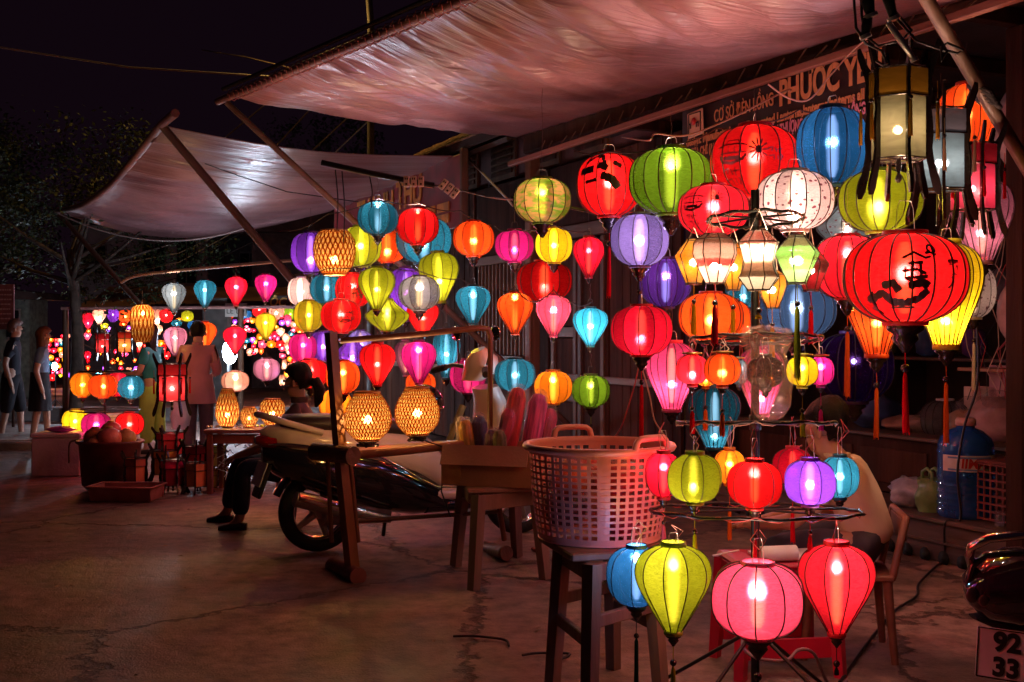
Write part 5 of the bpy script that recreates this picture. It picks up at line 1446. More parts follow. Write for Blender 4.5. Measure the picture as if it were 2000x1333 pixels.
# second tier, small ones with gilt rims
for (c, x, y, w_, h_, z, t_, lb, pw) in (
 ('pinkred', 1352, 722, 64, 56, 4.25, 'red', 'small salmon globe lantern at the left of the second tier', 1.6),
 ('amber', 1378, 736, 44, 36, 4.62, 'orange', 'small amber globe lantern peeping behind the salmon and orange ones', 1),
 ('orange', 1411, 722, 70, 60, 4.15, 'orange', 'small orange-red globe lantern in the second tier', 1),
 ('pale blue', 1444, 727, 34, 48, 4.75, 'pale', 'sliver of a pale blue globe lantern behind the orange one', .6),
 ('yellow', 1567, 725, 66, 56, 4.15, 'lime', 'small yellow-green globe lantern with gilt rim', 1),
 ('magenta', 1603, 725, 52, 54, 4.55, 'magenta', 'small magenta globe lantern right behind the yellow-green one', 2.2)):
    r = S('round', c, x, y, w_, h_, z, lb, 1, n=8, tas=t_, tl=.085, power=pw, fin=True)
    R = w_*z/F/2; H = h_*z/F/2
    b = MB(); b.lathe([(R*.40, H+.004), (R*.62, H+.004), (R*.62, H+.010), (R*.40, H+.010)], 16, cap=False); b.build('gilt_rim', M_gold, r)
# wire-wound lanterns of the first tier
def wound(kind, bands, cx, cy_, w_, h_, z, label, tasc, tl=.13, power=1.0, bulb=0):
    key = 'wound_'+'_'.join(str(int(x*100)) for x in bands[0][1]+bands[1][1])
    c = P(cx, cy_, z); s = z/F; R = w_*s/2; H = h_*s/2; n = RIBN[kind]
    root = empty('wire_lantern', c, random.Random(int(cx)).uniform(0, 1), label, 'lantern', G9)
    m = silk(key, (1, 1, 1), .28, (1, .85, .6), .3, .4, banded=bands)
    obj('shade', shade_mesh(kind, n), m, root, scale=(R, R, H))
    # edge wires
    for k in range(n): obj('rib', rib_mesh(kind, R, H, .0022), M_rib if kind != 'x' else M_rib, root, rot=(0, 0, 2*PI*k/n))
    pr = PROF[kind]
    for (y, r_) in (pr[0], pr[1], pr[-2]):
        b = MB(); b.tube([(math.cos(t*2*PI/n)*r_*R*1.01, math.sin(t*2*PI/n)*r_*R*1.01, y*H) for t in range(n+1)], .002, 4, cap=False); b.build('hoop', M_rib, root)
    top = CAMH-(rings[0][0]-650)/F*SZ-c.z
    b = MB(); b.tube([(-pr[0][1]*R, 0, H), (0, 0, max(H+.03, top)), (pr[0][1]*R, 0, H)], .0022, 5); b.build('handle', M_lead, root)
    b = MB(); b.ball((0, 0, bulb*H), .014, 10, 8); b.build('bulb', M_bulb, root)
    tassel(root, 0, 0, -H, tl, tasc, 1.0, cordlen=.06, thick=.009)
    ld = bpy.data.lights.new('lamp', 'POINT'); ld.energy = POWK*.8*power*((R+H)/2)**2; ld.color = (1, .85, .62); ld.shadow_soft_size = .012
    lo = bpy.data.objects.new('lamp', ld); COL.objects.link(lo); lo.parent = root; lo.location = (0, 0, bulb*H)
    return root
dk = (.12, .02, .015); pk = (.85, .42, .36); rd = (.6, .02, .03); wh = (.9, .70, .55); br = (.30, .13, .08); gr = (.22, .55, .10); dg = (.12, .10, .04)
og = (.95, .32, .02); og2 = (.9, .22, .01)
wound('hexdiamond', [(0, og), (.5, og2), (.8, og)], 1355, 512, 74, 90, 4.75, 'orange wire-wound diamond lantern behind the red banded one', 'yellow')
wound('hexshoulder', [(0, og), (.5, og), (.8, og2)], 1432, 522, 62, 92, 4.78, 'orange wire-wound lantern between the red banded and white ones', 'yellow')
wound('hexshoulder', [(0, og2), (.5, og), (.8, og)], 1508, 566, 58, 74, 4.80, 'orange wire-wound lantern hung lower behind the white one', 'yellow')
wound('hexdiamond', [(0, rd), (.5, dk), (.8, rd)], 1584, 528, 66, 84, 4.80, 'dark red wire-wound lantern behind the green one', 'red', .14, .3)
wound('hexshoulder', [(0, pk), (.40, rd), (.55, pk), (.85, dk)], 1396, 506, 90, 98, 4.15, 'pink and red banded wire-wound lantern in the top tier', 'crimson', .14, 1.3, -.3)
wound('hourglass', [(0, wh), (.30, br), (.55, wh), (.82, dk)], 1482, 510, 80, 118, 4.05, 'white and brown hourglass wire-wound lantern in the top tier', 'yellow', .02, 2.6, .35)
wound('hexdiamond', [(0, (.5, .8, .3)), (.35, gr), (.55, (.15, .3, .05)), (.62, gr), (.82, dg)], 1557, 508, 88, 96, 4.10, 'green wire-wound diamond lantern in the top tier', 'lime', .26, 1.4, 0)
hang_cords()
M_sup = mat('support_wire', (.03, .02, .02), .6, 0, .2, 20, 0)
for i, (pts, z, lb) in enumerate(((((565, 452), (640, 418), (740, 388), (820, 398), (900, 412), (960, 440)), 9.35, 'sagging black wire above the upper lanterns of the middle stall'),
  (((575, 536), (640, 524), (735, 512), (820, 530), (900, 545), (950, 560)), 9.45, 'sagging black wire across the middle of the cluster'),
  (((965, 442), (1005, 448), (1082, 440), (1150, 452), (1190, 470)), 8.0, 'thin lead strung over the purple and yellow-green globes'),
  (((975, 566), (1006, 560), (1040, 590), (1081, 566), (1120, 592), (1155, 590)), 7.9, 'thin lead strung over the orange and pink balloon lanterns'),
  (((1120, 292), (1190, 296), (1310, 282), (1400, 250), (1475, 238), (1560, 215), (1626, 206)), 6.35, 'drooping cable carrying the large lanterns under the rail'))):
    q = MB(); pp = []
    PT = [P(x, y, z) for x, y in pts]
    for k in range(len(PT)-1):
        for j in range(6):
            t = j/6; p = PT[k].lerp(PT[k+1], t); p.z -= .10*t*(1-t); p.y += .01*math.sin(k+j); pp.append(p)
    pp.append(PT[-1])
    q.tube(pp, .0045, 5); tag(q.build('hanging_wire', M_sup), lb, 'wire')
# ------------------------------------------------------------------ wooden frame with the two woven lamps
M_frw = mat('oiled_frame_wood', (.24, .095, .045), .38, 0, .45, 5, .2, 30, (1, 1, .2))
M_frl = mat('frame_log', (.15, .07, .045), .5, 0, .45, 5, .3, 30)
fr = empty('display_stand', Vector((P(670, 0, 6.9).x, 6.9, 0)), 0, 'old wooden frame stand carrying two woven lamps beside the scooter', 'frame')
def R_(*p): return rel(fr, *p)
q = MB(); q.tube(R_(P(646, 650, 6.95), P(664, 880, 6.92), P(690, 1128, 6.88)), [.040, .042, .046], 4, smooth=False); q.build('post', M_frw, fr)
q = MB(); q.tube(R_(P(664, 666, 6.95), P(800, 655, 7.05), P(935, 641, 7.15), P(953, 643, 7.17), P(959, 660, 7.18)), .020, 10); q.build('top_rail', M_frw, fr)
q = MB(); q.tube(R_(P(958, 655, 7.18), P(957, 880, 7.18)), .018, 10); q.build('post', M_frw, fr)
q = MB(); q.tube(R_(P(652, 893, 6.85), P(780, 882, 6.92), P(905, 868, 7.02)), .026, 12); q.build('front_rail', M_frw, fr)
A = P(660, 886, 6.9); B = P(905, 868, 7.06)
d = (B-A); L_ = d.length; an = math.atan2(d.y, d.x)
q = MB(); q.box((0, 0, 0), (L_, .30, .024), None, .004)
q.build('shelf_board', M_frw, fr, (A+B)/2-fr.location+Vector((0, .16, -.012)), (0, -math.asin(d.z/L_), an))
q = MB(); q.tube(R_(P(614, 882, 7.05), P(688, 890, 6.80)), .055, 16); q.tube(R_(P(684, 890, 6.80), P(690, 891, 6.78)), .058, 16); q.build('cross_log', M_frl, fr)
q = MB(); q.tube(R_(P(650, 1105, 7.2), P(700, 1126, 6.75)), .052, 14); q.build('foot_log', mat('reddish_log', (.17, .05, .045), .5, 0, .4), fr)
for (x0, x1) in ((640, 648), (684, 700)):
    q = MB(); q.tube(R_(P(x0, 900, 6.95), P(x1, 1060, 6.92)), .014, 8); q.build('spindle', M_frw, fr)
q = MB(); q.tube(R_(P(957, 880, 7.18), P(985, 1055, 7.35)), .018, 8); q.build('post', M_frw, fr)
q = MB(); q.tube(R_(P(940, 1070, 8.0), P(988, 1081, 7.4)), .048, 14); q.tube(R_(P(986, 1081, 7.4), P(990, 1081, 7.38)), [.052, .05], 14); q.build('foot_log', M_frl, fr)
q = MB(); q.tube(R_(P(664, 1020, 6.9), P(970, 1000, 7.3)), .015, 6); q.build('stretcher', M_frl, fr)
q = MB(); q.tube(R_(P(815, 856, 7.0), P(862, 872, 6.95), P(868, 910, 6.93), P(862, 960, 6.93), P(880, 1010, 6.95)), .005, 5); q.build('lamp_lead', M_cable, fr)

# ------------------------------------------------------------------ stools, box, basket
def stool(name, legs, top, th, mleg, label, cat='stool', rail_h=None, apron=.07, seat_t=.03, w=.05):
    """legs: 4 floor points in order; top height; seat inset"""
    c = sum(legs, Vector())/4; c.z = 0
    r = empty(name, c, 0, label, cat)
    ins = .80
    tops = [c+(l-c)*ins+Vector((0, 0, top)) for l in legs]
    for l, t in zip(legs, tops):
        b = MB(); d = (t-l)
        b.tube([l-c, t-c], [w*.62, w*.72], 4, smooth=False); b.build('leg', mleg, r)
    for i in range(4):
        a_, b_ = tops[i], tops[(i+1) % 4]
        b = MB(); m_ = (a_+b_)/2-c; dd = (b_-a_); m_.z = top-apron/2-.002
        b.box((0, 0, 0), (dd.length-.02, .025, apron), None, .004)
        b.build('apron', mleg, r, m_, (0, 0, math.atan2(dd.y, dd.x)))
        if rail_h:
            h_ = rail_h[i % 2]
            p0 = legs[i].lerp(Vector((tops[i].x, tops[i].y, top)), h_/top); p1 = legs[(i+1) % 4].lerp(Vector((tops[(i+1) % 4].x, tops[(i+1) % 4].y, top)), h_/top)
            b = MB(); m_ = (p0+p1)/2-c; m_.z = h_; dd = p1-p0
            b.box((0, 0, 0), (dd.length, .026, .05), None, .004)
            b.build('rail', mleg, r, m_, (0, 0, math.atan2(dd.y, dd.x)))
    b = MB(); dd = tops[1]-tops[0]; d2 = tops[2]-tops[1]
    b.box((0, 0, 0), (dd.length+.07, d2.length+.07, seat_t), None, .006)
    b.build('seat', mleg, r, Vector((0, 0, top+seat_t/2+.002)), (0, 0, math.atan2(dd.y, dd.x)))
    return r
def G(px, z): return Vector(((px-1000)/F*z, z, 0))
stool('wooden_stool', [G(1078, 4.75), G(1150, 4.30), G(1292, 4.62), G(1198, 5.02)], .60, .03, mat('worn_stool_wood', (.20, .11, .075), .55, 0, .5, 4, .3, 25, (1, 1, .2)), 'tall worn wooden stool under the pink plastic basket', rail_h=(.30, .38), w=.055)
stool('wooden_stool', [G(890, 7.25), G(925, 6.55), G(1065, 6.85), G(1010, 7.55)], .54, .03, mat('stool_wood_b', (.26, .16, .12), .6, 0, .4, 4, .3, 25, (1, 1, .2)), 'low thick-legged stool carrying the cardboard box', rail_h=None, apron=.09, w=.062)
# cardboard box of wrapped silk rolls
M_card = mat('cardboard', (.34, .20, .11), .75, 0, .25, 3, .15, 60)
bx_c = P(968, 950, 6.95); bx_c.z = .575
cb = empty('cardboard_box', bx_c, -.28, 'open cardboard box patched with shiny brown tape, full of wrapped rolls', 'box')
for (nm, c_, s_) in (('front_side', (0, -.19, .12), (.56, .008, .24)), ('back_side', (0, .19, .12), (.56, .008, .24)), ('left_side', (-.28, 0, .12), (.008, .372, .24)), ('right_side', (.28, 0, .12), (.008, .372, .24)), ('bottom', (0, 0, .004), (.55, .37, .008))):
    b = MB(); b.box(c_, s_); b.build(nm, M_card, cb)
b = MB(); b.box((-.225, -.1965, .12), (.12, .004, .22)); b.box((-.286, -.05, .12), (.004, .25, .22)); b.build('tape', mat('shiny_tape', (.42, .22, .08), .12, 0, .3, 12, .6, 18, coat=.8), cb)
b = MB(); b.box((0, -.235, .19), (.54, .006, .13), Matrix.Rotation(-.5, 3, 'X')); b.build('flap', M_card, cb)
M_film = clearfilm('clear_film', (1, .9, .9), .14, .10)
for i, (px, py, ln, col, tilt, w_, lb) in enumerate((
 (915, 868, .30, (.6, .35, .05), -.16, .050, 'yellow ochre'), (938, 866, .34, (.03, .03, .12), -.10, .052, 'navy blue'), (903, 855, .26, (.6, .5, .5), -.2, .036, 'clear white'), (975, 885, .28, (.16, .18, .04), -.28, .048, 'olive green'),
 (958, 884, .28, (.10, .02, .08), -.2, .045, 'dark plum'), (988, 850, .34, (.65, .05, .10), -.22, .055, 'raspberry'), (1000, 830, .46, (.75, .08, .07), -.16, .062, 'bright red'), (1042, 842, .46, (.80, .14, .28), -.14, .066, 'rose pink'), (1066, 858, .38, (.6, .1, .14), -.2, .05, 'rusty rose'))):
    zz = 6.95+(.10 if py < 870 else -.05)+i*.012
    c_ = P(px, py, zz)
    r = empty('silk_roll', c_, 0, '%s silk roll wrapped in clear film standing in the cardboard box' % lb, 'silk roll', 'wrapped silk rolls in the box')
    r.rotation_euler = (.10, tilt, i*.4)
    b = MB(); b.lathe([(w_*.5, -ln*.62), (w_*.95, -ln*.55), (w_, 0), (w_*.95, ln*.38), (w_*.6, ln*.5), (w_*.2, ln*.52)], 14)
    b.build('cloth', mat('roll_'+lb.replace(' ', '_'), col, .4, 0, .5, 14, .6, 20, (3, 3, .3)), r)
    b = MB(); pr = [(w_*.55, -ln*.63), (w_*1.05, -ln*.56), (w_*1.12, 0), (w_*1.05, ln*.40), (w_*.7, ln*.54), (w_*.25, ln*.58)]
    rn = random.Random(i); n_ = 18; vs = []
    for (rr, z_) in pr:
        for k in range(n_): a = 2*PI*k/n_; rj = rr*(1+rn.uniform(-.06, .08)); vs.append((math.cos(a)*rj, math.sin(a)*rj, z_+rn.uniform(-.006, .006)))
    b.add(vs, [(i_*n_+k, i_*n_+(k+1) % n_, (i_+1)*n_+(k+1) % n_, (i_+1)*n_+k) for i_ in range(len(pr)-1) for k in range(n_)], True)
    b.build('film_wrap', M_film, r)
# basket
BZ = 4.78
bc = P(1170, 0, BZ); bc.z = .635
bk = empty('plastic_basket', bc, .15, 'big round pinkish plastic basket with square holes standing on the tall stool', 'basket')
M_bask = mat('pink_plastic', (.82, .30, .27), .35, 0, .12, 3, .05, 30)
def basket_mesh(R0, R1, H, n=46, rows=13, hole=.64, z0=.03, z1=.368, solid=(10, 33), th=.004):
    b = MB()
    def rad(z): t = z/H; return R0+(R1-R0)*(t**.6)
    def pt(a, z, o=0): r = rad(z)+o; return Vector((math.cos(a)*r, math.sin(a)*r, z))
    def quad(a0, a1, za, zc):
        k = max(1, int((a1-a0)/.06))
        for j in range(k):
            u0, u1 = a0+(a1-a0)*j/k, a0+(a1-a0)*(j+1)/k
            v = [pt(u0, za), pt(u1, za), pt(u1, zc), pt(u0, zc), pt(u0, za, -th), pt(u1, za, -th), pt(u1, zc, -th), pt(u0, zc, -th)]
            b.add(v, [(0, 1, 2, 3), (7, 6, 5, 4), (0, 4, 5, 1), (3, 2, 6, 7), (0, 3, 7, 4), (1, 5, 6, 2)])
    st = 2*PI/n; rh = (z1-z0)/rows
    quad(0, 2*PI, 0, z0)
    for i in range(rows+1):
        zc = z0+i*rh
        if i < rows: quad(0, 2*PI, zc+rh*hole, zc+rh)
    for k in range(n):
        if k in solid: quad(k*st, (k+1)*st, z0, z1)
        else:
            for i in range(rows): quad(k*st+st*hole, (k+1)*st, z0+i*rh, z0+i*rh+rh*hole)
    quad(0, 2*PI, z1, H)
    return b
b = basket_mesh(.255, .300, .385); b.build('woven_wall', M_bask, bk)
b = MB(); b.lathe([(.0, 0), (.26, 0), (.26, .006), (.0, .006)], 40, cap=False); b.build('bottom', M_bask, bk)
b = MB(); b.lathe([(.294, .375), (.318, .372), (.326, .386), (.320, .398), (.300, .400), (.294, .392), (.294, .375)], 56, cap=False); b.build('rim', M_bask, bk)
for s in (0.15, 1):
    a0 = -1.02 if s == 1 else 1.75
    pts = [(-.26, .385), (-.24, .43), (-.18, .432), (.18, .432), (.24, .43), (.26, .385)]
    b = MB(); ap = []
    for (t, h) in ((-.30, .39), (-.27, .425), (-.22, .437), (-.1, .44), (0, .44), (.1, .44), (.22, .437), (.27, .425), (.30, .39)):
        ap.append((math.cos(a0+t)*.312, math.sin(a0+t)*.312, h))
    b.tube(ap, .014, 6); b.build('handle', M_bask, bk)
# goods in the basket
for i, (dx, dy, dz, rr, col, lb) in enumerate(((-.12, -.08, .26, .09, (.75, .12, .03), 'orange'), (.06, -.12, .25, .09, (.7, .03, .05), 'red'), (.14, .05, .24, .09, (.6, .5, .5), 'whitish'), (-.04, .10, .26, .10, (.75, .06, .05), 'scarlet'), (-.15, .02, .12, .10, (.1, .05, .08), 'dark'), (.1, -.08, .10, .11, (.55, .02, .06), 'crimson'))):
    r = empty('folded_lantern', bc+Vector((dx, dy, dz)), i, '%s folded silk lantern in film inside the pink basket' % lb, 'lantern', 'folded lanterns in the basket')
    b = MB(); b.ball((0, 0, 0), rr, 14, 8, sz=.8); b.build('cloth', mat('folded_'+lb, col, .4, 0, .4, 10, .4, 20), r)
    b = MB(); b.ball((0, 0, .01), rr*1.12, 14, 8, sz=.85); b.build('film_wrap', M_film, r)

# red plastic stool with notebook
rc = G(1515, 5.05)
rst = empty('plastic_stool', rc, .12, 'red plastic stool used as a writing table behind the ring stand', 'stool')
M_redp = mat('red_plastic', (.50, .012, .04), .35, 0, .15, 3, .03)
b = MB(); b.box((0, 0, .485), (.44, .36, .03), None, .012); b.build('seat', M_redp, rst)
for sx in (-1, 1):
    for sy in (-1, 1):
        b = MB(); b.tube([(sx*.195, sy*.155, .47), (sx*.225, sy*.185, 0)], [.042, .030], 4, smooth=False); b.build('leg', M_redp, rst)
for s in (-1, 1):
    b = MB(); b.box((0, s*.168, .13), (.38, .012, .09), None, .003); b.build('stretcher', M_redp, rst)
    b = MB(); b.box((0, s*.158, .43), (.36, .012, .08), None, .003); b.build('apron', M_redp, rst)
    b = MB(); b.box((s*.205, 0, .43), (.012, .29, .08), None, .003); b.build('apron', M_redp, rst)
nb = empty('notebook', rc+Vector((.0, -.03, .502)), .2, 'open notebook with a rolled white page lying on the red plastic stool', 'notebook')
M_paper = mat('paper', (.75, .68, .62), .7, 0, .08, 6, .05)
b = MB(); b.box((.05, 0, .006), (.30, .20, .012), None, .002); b.build('pages', M_paper, nb)
b = MB(); b.tube([(-.13, -.10, .035), (.04, -.10, .035)], .034, 16); b.build('rolled_page', M_paper, nb)
pn = empty('pen', rc+Vector((-.25, -.10, .52)), 0, 'thin pen lying at the left end of the rolled page', 'pen')
b = MB(); b.tube([(-.05, 0, 0), (.07, .02, .02)], .004, 6); b.build('barrel', M_paper, pn)

# plastic bag hung over a dark lantern on the second tier
pb = empty('plastic_bag', P(1497, 720, 4.12), 0, 'clear plastic bag wrapped over a dark unlit lantern in the second tier', 'bag')
rn = random.Random(4); b = MB(); vs = []; n_ = 26
pr = [(.020, .155), (.075, .145), (.085, .10), (.062, .06), (.080, .02), (.094, -.03), (.085, -.08), (.075, -.13), (.05, -.17), (.03, -.19)]
for i, (rr, z_) in enumerate(pr):
    for k in range(n_):
        a = 2*PI*k/n_; rj = rr*(1+rn.uniform(-.16, .18)); vs.append((math.cos(a)*rj+(.012*i/9 if i > 6 else 0), math.sin(a)*rj, z_+rn.uniform(-.008, .008)))
b.add(vs, [(i_*n_+k, i_*n_+(k+1) % n_, (i_+1)*n_+(k+1) % n_, (i_+1)*n_+k) for i_ in range(len(pr)-1) for k in range(n_)], False)
b.build('film', clearfilm('bag_film', (1, .7, .65), .17, .08), pb)
lantern('round', 'dark', 1495, 727, 74, 58, 4.13, 'dark unlit globe lantern inside the clear plastic bag', G9, n=8, cord=None, light=False, hang=.06)

# ------------------------------------------------------------------ goods on the steps at the right
def on_step(px, b_, h=.287):
    p = W(wall_a(px, b_), b_, h); return p
wb = empty('water_bottle', on_step(1886, -.24), .4, 'large blue water bottle with a white label on the shop step', 'bottle')
M_bw = mat('blue_bottle', (.03, .16, .62), .08, 0, .25, 4, .05, 20, coat=.6, trans=.55)
prf = [(.17, 0), (.182, .02)]
for k in range(5): prf += [(.182, .05+k*.042), (.174, .065+k*.042), (.182, .08+k*.042)]
prf += [(.182, .28), (.178, .30), (.178, .42), (.182, .43), (.174, .45), (.178, .47), (.16, .52), (.11, .565), (.06, .585), (.055, .60)]
b = MB(); b.lathe(prf, 32); b.build('body', M_bw, wb)
b = MB(); b.lathe([(.055, .60), (.066, .60), (.066, .635), (.055, .65), (.001, .652)], 20); b.build('cap', mat('cap_pink', (.6, .3, .22), .5, 0, .2), wb)
b = MB(); n_ = 20
for i in range(n_+1):
    a = -PI*1.02+(PI*.80)*i/n_; b.v += [(math.cos(a)*.1835, math.sin(a)*.1835, .31), (math.cos(a)*.1835, math.sin(a)*.1835, .415)]
b.f += [(2*i, 2*i+2, 2*i+3, 2*i+1) for i in range(n_)]; b.sm += [True]*n_
b.build('paper_label', mat('bottle_label', (.62, .55, .50), .5, 0, .15, 9, 0), wb)
lt = text_obj('IIMAN', .085, mat('label_red', (.7, .03, .02), .5, 0, .1, 9, 0), wb, (0, 0, 0), (0, 0, 0), .0005, 'lettering', .1, 1, .003)
for v in lt.data.vertices:
    a = -PI*.80+v.co.x/.1845; v.co = Vector((math.cos(a)*.1850, math.sin(a)*.1850, .335+v.co.y))
b = MB(); a0 = -PI*.95
for k, (zz, l) in enumerate(((.40, 1.6), (.322, 1.3))):
    for i in range(12):
        a = a0+l*i/11; b.v += [(math.cos(a)*.1842, math.sin(a)*.1842, zz-.006), (math.cos(a)*.1842, math.sin(a)*.1842, zz+.006)]
    b.f += [(24*k+2*i, 24*k+2*i+2, 24*k+2*i+3, 24*k+2*i+1) for i in range(11)]; b.sm += [True]*11
b.build('blue_stripes', mat('label_blue', (.12, .22, .4), .5, 0, .1, 9, 0), wb)

def lumpy(name, c, sx, sy, sz, m, label, cat, seed, group=None, ring=16, rows=9, amp=.16, handles=False, part='film'):
    r = empty(name, c, seed, label, cat, group); b = MB(); vs = []
    for i in range(rows+1):
        t = i/rows; rr = math.sin(PI*(.12+.80*t))**.7 if not handles else math.sin(PI*(.25+.5*t))**.6
        for k in range(ring):
            a = 2*PI*k/ring
            f_ = 1+amp*noise.noise(Vector((math.cos(a)*1.8+seed, math.sin(a)*1.8, t*3.2+seed)))*2
            vs.append((math.cos(a)*sx*rr*f_, math.sin(a)*sy*rr*f_, max(0, sz*(t+.05*math.sin(a*3+seed)*t))))
    b.add(vs, [(i*ring+k, i*ring+(k+1) % ring, (i+1)*ring+(k+1) % ring, (i+1)*ring+k) for i in range(rows) for k in range(ring)], True)
    b.add([vs[rows*ring+k] for k in range(ring)], [tuple(range(ring))], True)
    b.build(part, m, r)
    if handles:
        for s in (-1, 1):
            b = MB(); b.tube([(-sx*.5, s*sy*.3, sz*.9), (-sx*.45, s*sy*.3, sz*1.2), (0, s*sy*.3, sz*1.32), (sx*.45, s*sy*.3, sz*1.2), (sx*.5, s*sy*.3, sz*.9)], .012, 6); b.build('handle', m, r)
    return r
M_bagw = mat('whitish_bag', (.50, .44, .50), .28, 0, .3, 8, .8, 14)
lumpy('plastic_bag', on_step(1775, -.20), .17, .13, .20, M_bagw, 'crumpled whitish plastic bag on the step left of the green bag', 'bag', 2, amp=.3)
lumpy('plastic_bag', on_step(1818, -.18), .11, .10, .22, mat('green_bag', (.20, .30, .10), .35, 0, .3, 6, .5, 14), 'pale green plastic carrier bag beside the blue water bottle', 'bag', 5, handles=True)
# power strip
ps = empty('power_strip', W(wall_a(1778, -.44), -.44, .37), WROT, 'white power strip lying on the step behind the bags', 'power strip')
b = MB(); b.box((0, 0, 0), (.30, .04, .08), None, .006); b.build('casing', mat('socket_white', (.62, .52, .48), .5, 0, .1), ps)
for k in range(4):
    b = MB(); b.box((-.11+k*.072, .0215, 0), (.045, .004, .05)); b.build('socket', M_rib, ps)
# soda bottle on the floor
sb = empty('soda_bottle', W(wall_a(1720, .20), .20, 0), 0, 'green plastic soda bottle standing on the concrete floor', 'bottle')
M_gb = mat('green_pet', (.015, .16, .06), .12, 0, .2, 4, 0, 20, coat=.5, trans=.4)
b = MB(); b.lathe([(.030, 0), (.036, .015), (.034, .06), (.036, .10), (.036, .17), (.028, .205), (.015, .235), (.014, .25)], 16); b.build('body', M_gb, sb)
b = MB(); b.lathe([(.017, .25), (.017, .272), (.001, .274)], 12); b.build('cap', mat('green_cap', (.02, .3, .12), .4, 0, .1), sb)
b = MB(); b.lathe([(.0365, .10), (.0368, .102), (.0368, .158), (.0365, .16)], 16, cap=False); b.build('paper_label', mat('soda_label', (.12, .3, .35), .4, 0, .5, 20, 0), sb)

# things on the counter (h .735)
def on_counter(px, b_): return W(wall_a(px, b_), b_, .737)
lumpy('cloth_bundle', on_counter(1712, -.85), .26, .17, .26, mat('blue_bundle', (.05, .08, .22), .5, 0, .4, 6, .5, 12), 'dim blue plastic bundle on the counter behind the man', 'bundle', 7, part='wrap')
lumpy('cardboard_tray', on_counter(1778, -.85), .22, .15, .12, mat('brown_wrap', (.26, .13, .09), .5, 0, .4, 6, .5, 12), 'low brown wrapped parcel on the counter left of the white lantern', 'parcel', 9, part='wrap')
lumpy('plastic_bag', on_counter(1806, -.80), .14, .11, .16, M_film, 'clear film bag lying on the counter before the white lantern', 'bag', 11, amp=.35)
ul = lantern('globe', 'white', 1846, 822, 92, 78, on_counter(1846, -.95).y, 'unlit white globe lantern lying on the counter', 'unlit goods on the counter', light=False, cord=None, hook=False, n=16, yaw=.3)
lumpy('wrapped_goods', on_counter(1892, -.86), .17, .13, .20, mat('tan_wrap', (.40, .22, .13), .5, 0, .4, 5, .6, 12), 'tan wrapped goods on the counter above the blue bottle', 'goods', 13, part='wrap')
lumpy('wrapped_goods', on_counter(1945, -.80), .20, .14, .30, mat('pinkish_wrap', (.45, .24, .22), .5, 0, .4, 5, .6, 12), 'pinkish wrapped goods at the right end of the counter', 'goods', 15, part='wrap')
lumpy('plastic_bag', on_counter(1893, -.78)+Vector((0, 0, .18)), .10, .09, .12, M_film, 'shiny clear film bag on top of the tan goods', 'bag', 17, amp=.4)
lumpy('plastic_bag', on_counter(1950, -.74)+Vector((0, 0, .24)), .12, .09, .12, M_film, 'shiny clear film bag on top of the pinkish goods', 'bag', 19, amp=.4)
for i, (px, py, w_, h_, col, lb) in enumerate(((1906, 785, .14, .22, (.6, .42, .38), 'pale pink'), (1928, 782, .12, .20, (.42, .30, .24), 'tan'), (1962, 760, .17, .34, (.55, .28, .30), 'rose'))):
    p = wall_pt(px, py, -1.05); r = empty('card_sheet', (p.x, p.y, .737), WROT, '%s stiff card leaning upright on the counter' % lb, 'card')
    b = MB(); hh = max(.2, p.z-.737+h_/2); b.box((0, 0, hh/2), (w_*1.6, .012, hh), None, .003); b.build('sheet', mat('card_%d' % i, col, .6, 0, .2), r)
# crate on the step
cr = empty('plastic_crate', W(wall_a(1958, -.33), -.33, .287), WROT, 'dark red plastic crate with a grid of holes behind the bottle', 'crate')
M_cr = mat('crate_plastic', (.20, .05, .04), .5, 0, .2)
for s in (-1, 1):
    b = MB()
    for k in range(9): b.box((-.2+k*.05, s*.16, .19), (.010, .008, .36))
    for k in range(8): b.box((0, s*.16+.001*s, .02+k*.05), (.42, .008, .012))
    b.build('side_grid', M_cr, cr)
b = MB(); b.box((0, 0, .385), (.44, .34, .02), None, .005); b.build('top', M_cr, cr)
gl = empty('drinking_glass', on_step(1952, -.10), 0, 'small empty drinking glass at the right edge of the step', 'glass')
b = MB(); b.lathe([(.028, 0), (.034, .10), (.032, .10), (.026, .006), (.001, .006)], 16, cap=False); b.build('glass_wall', M_film, gl)
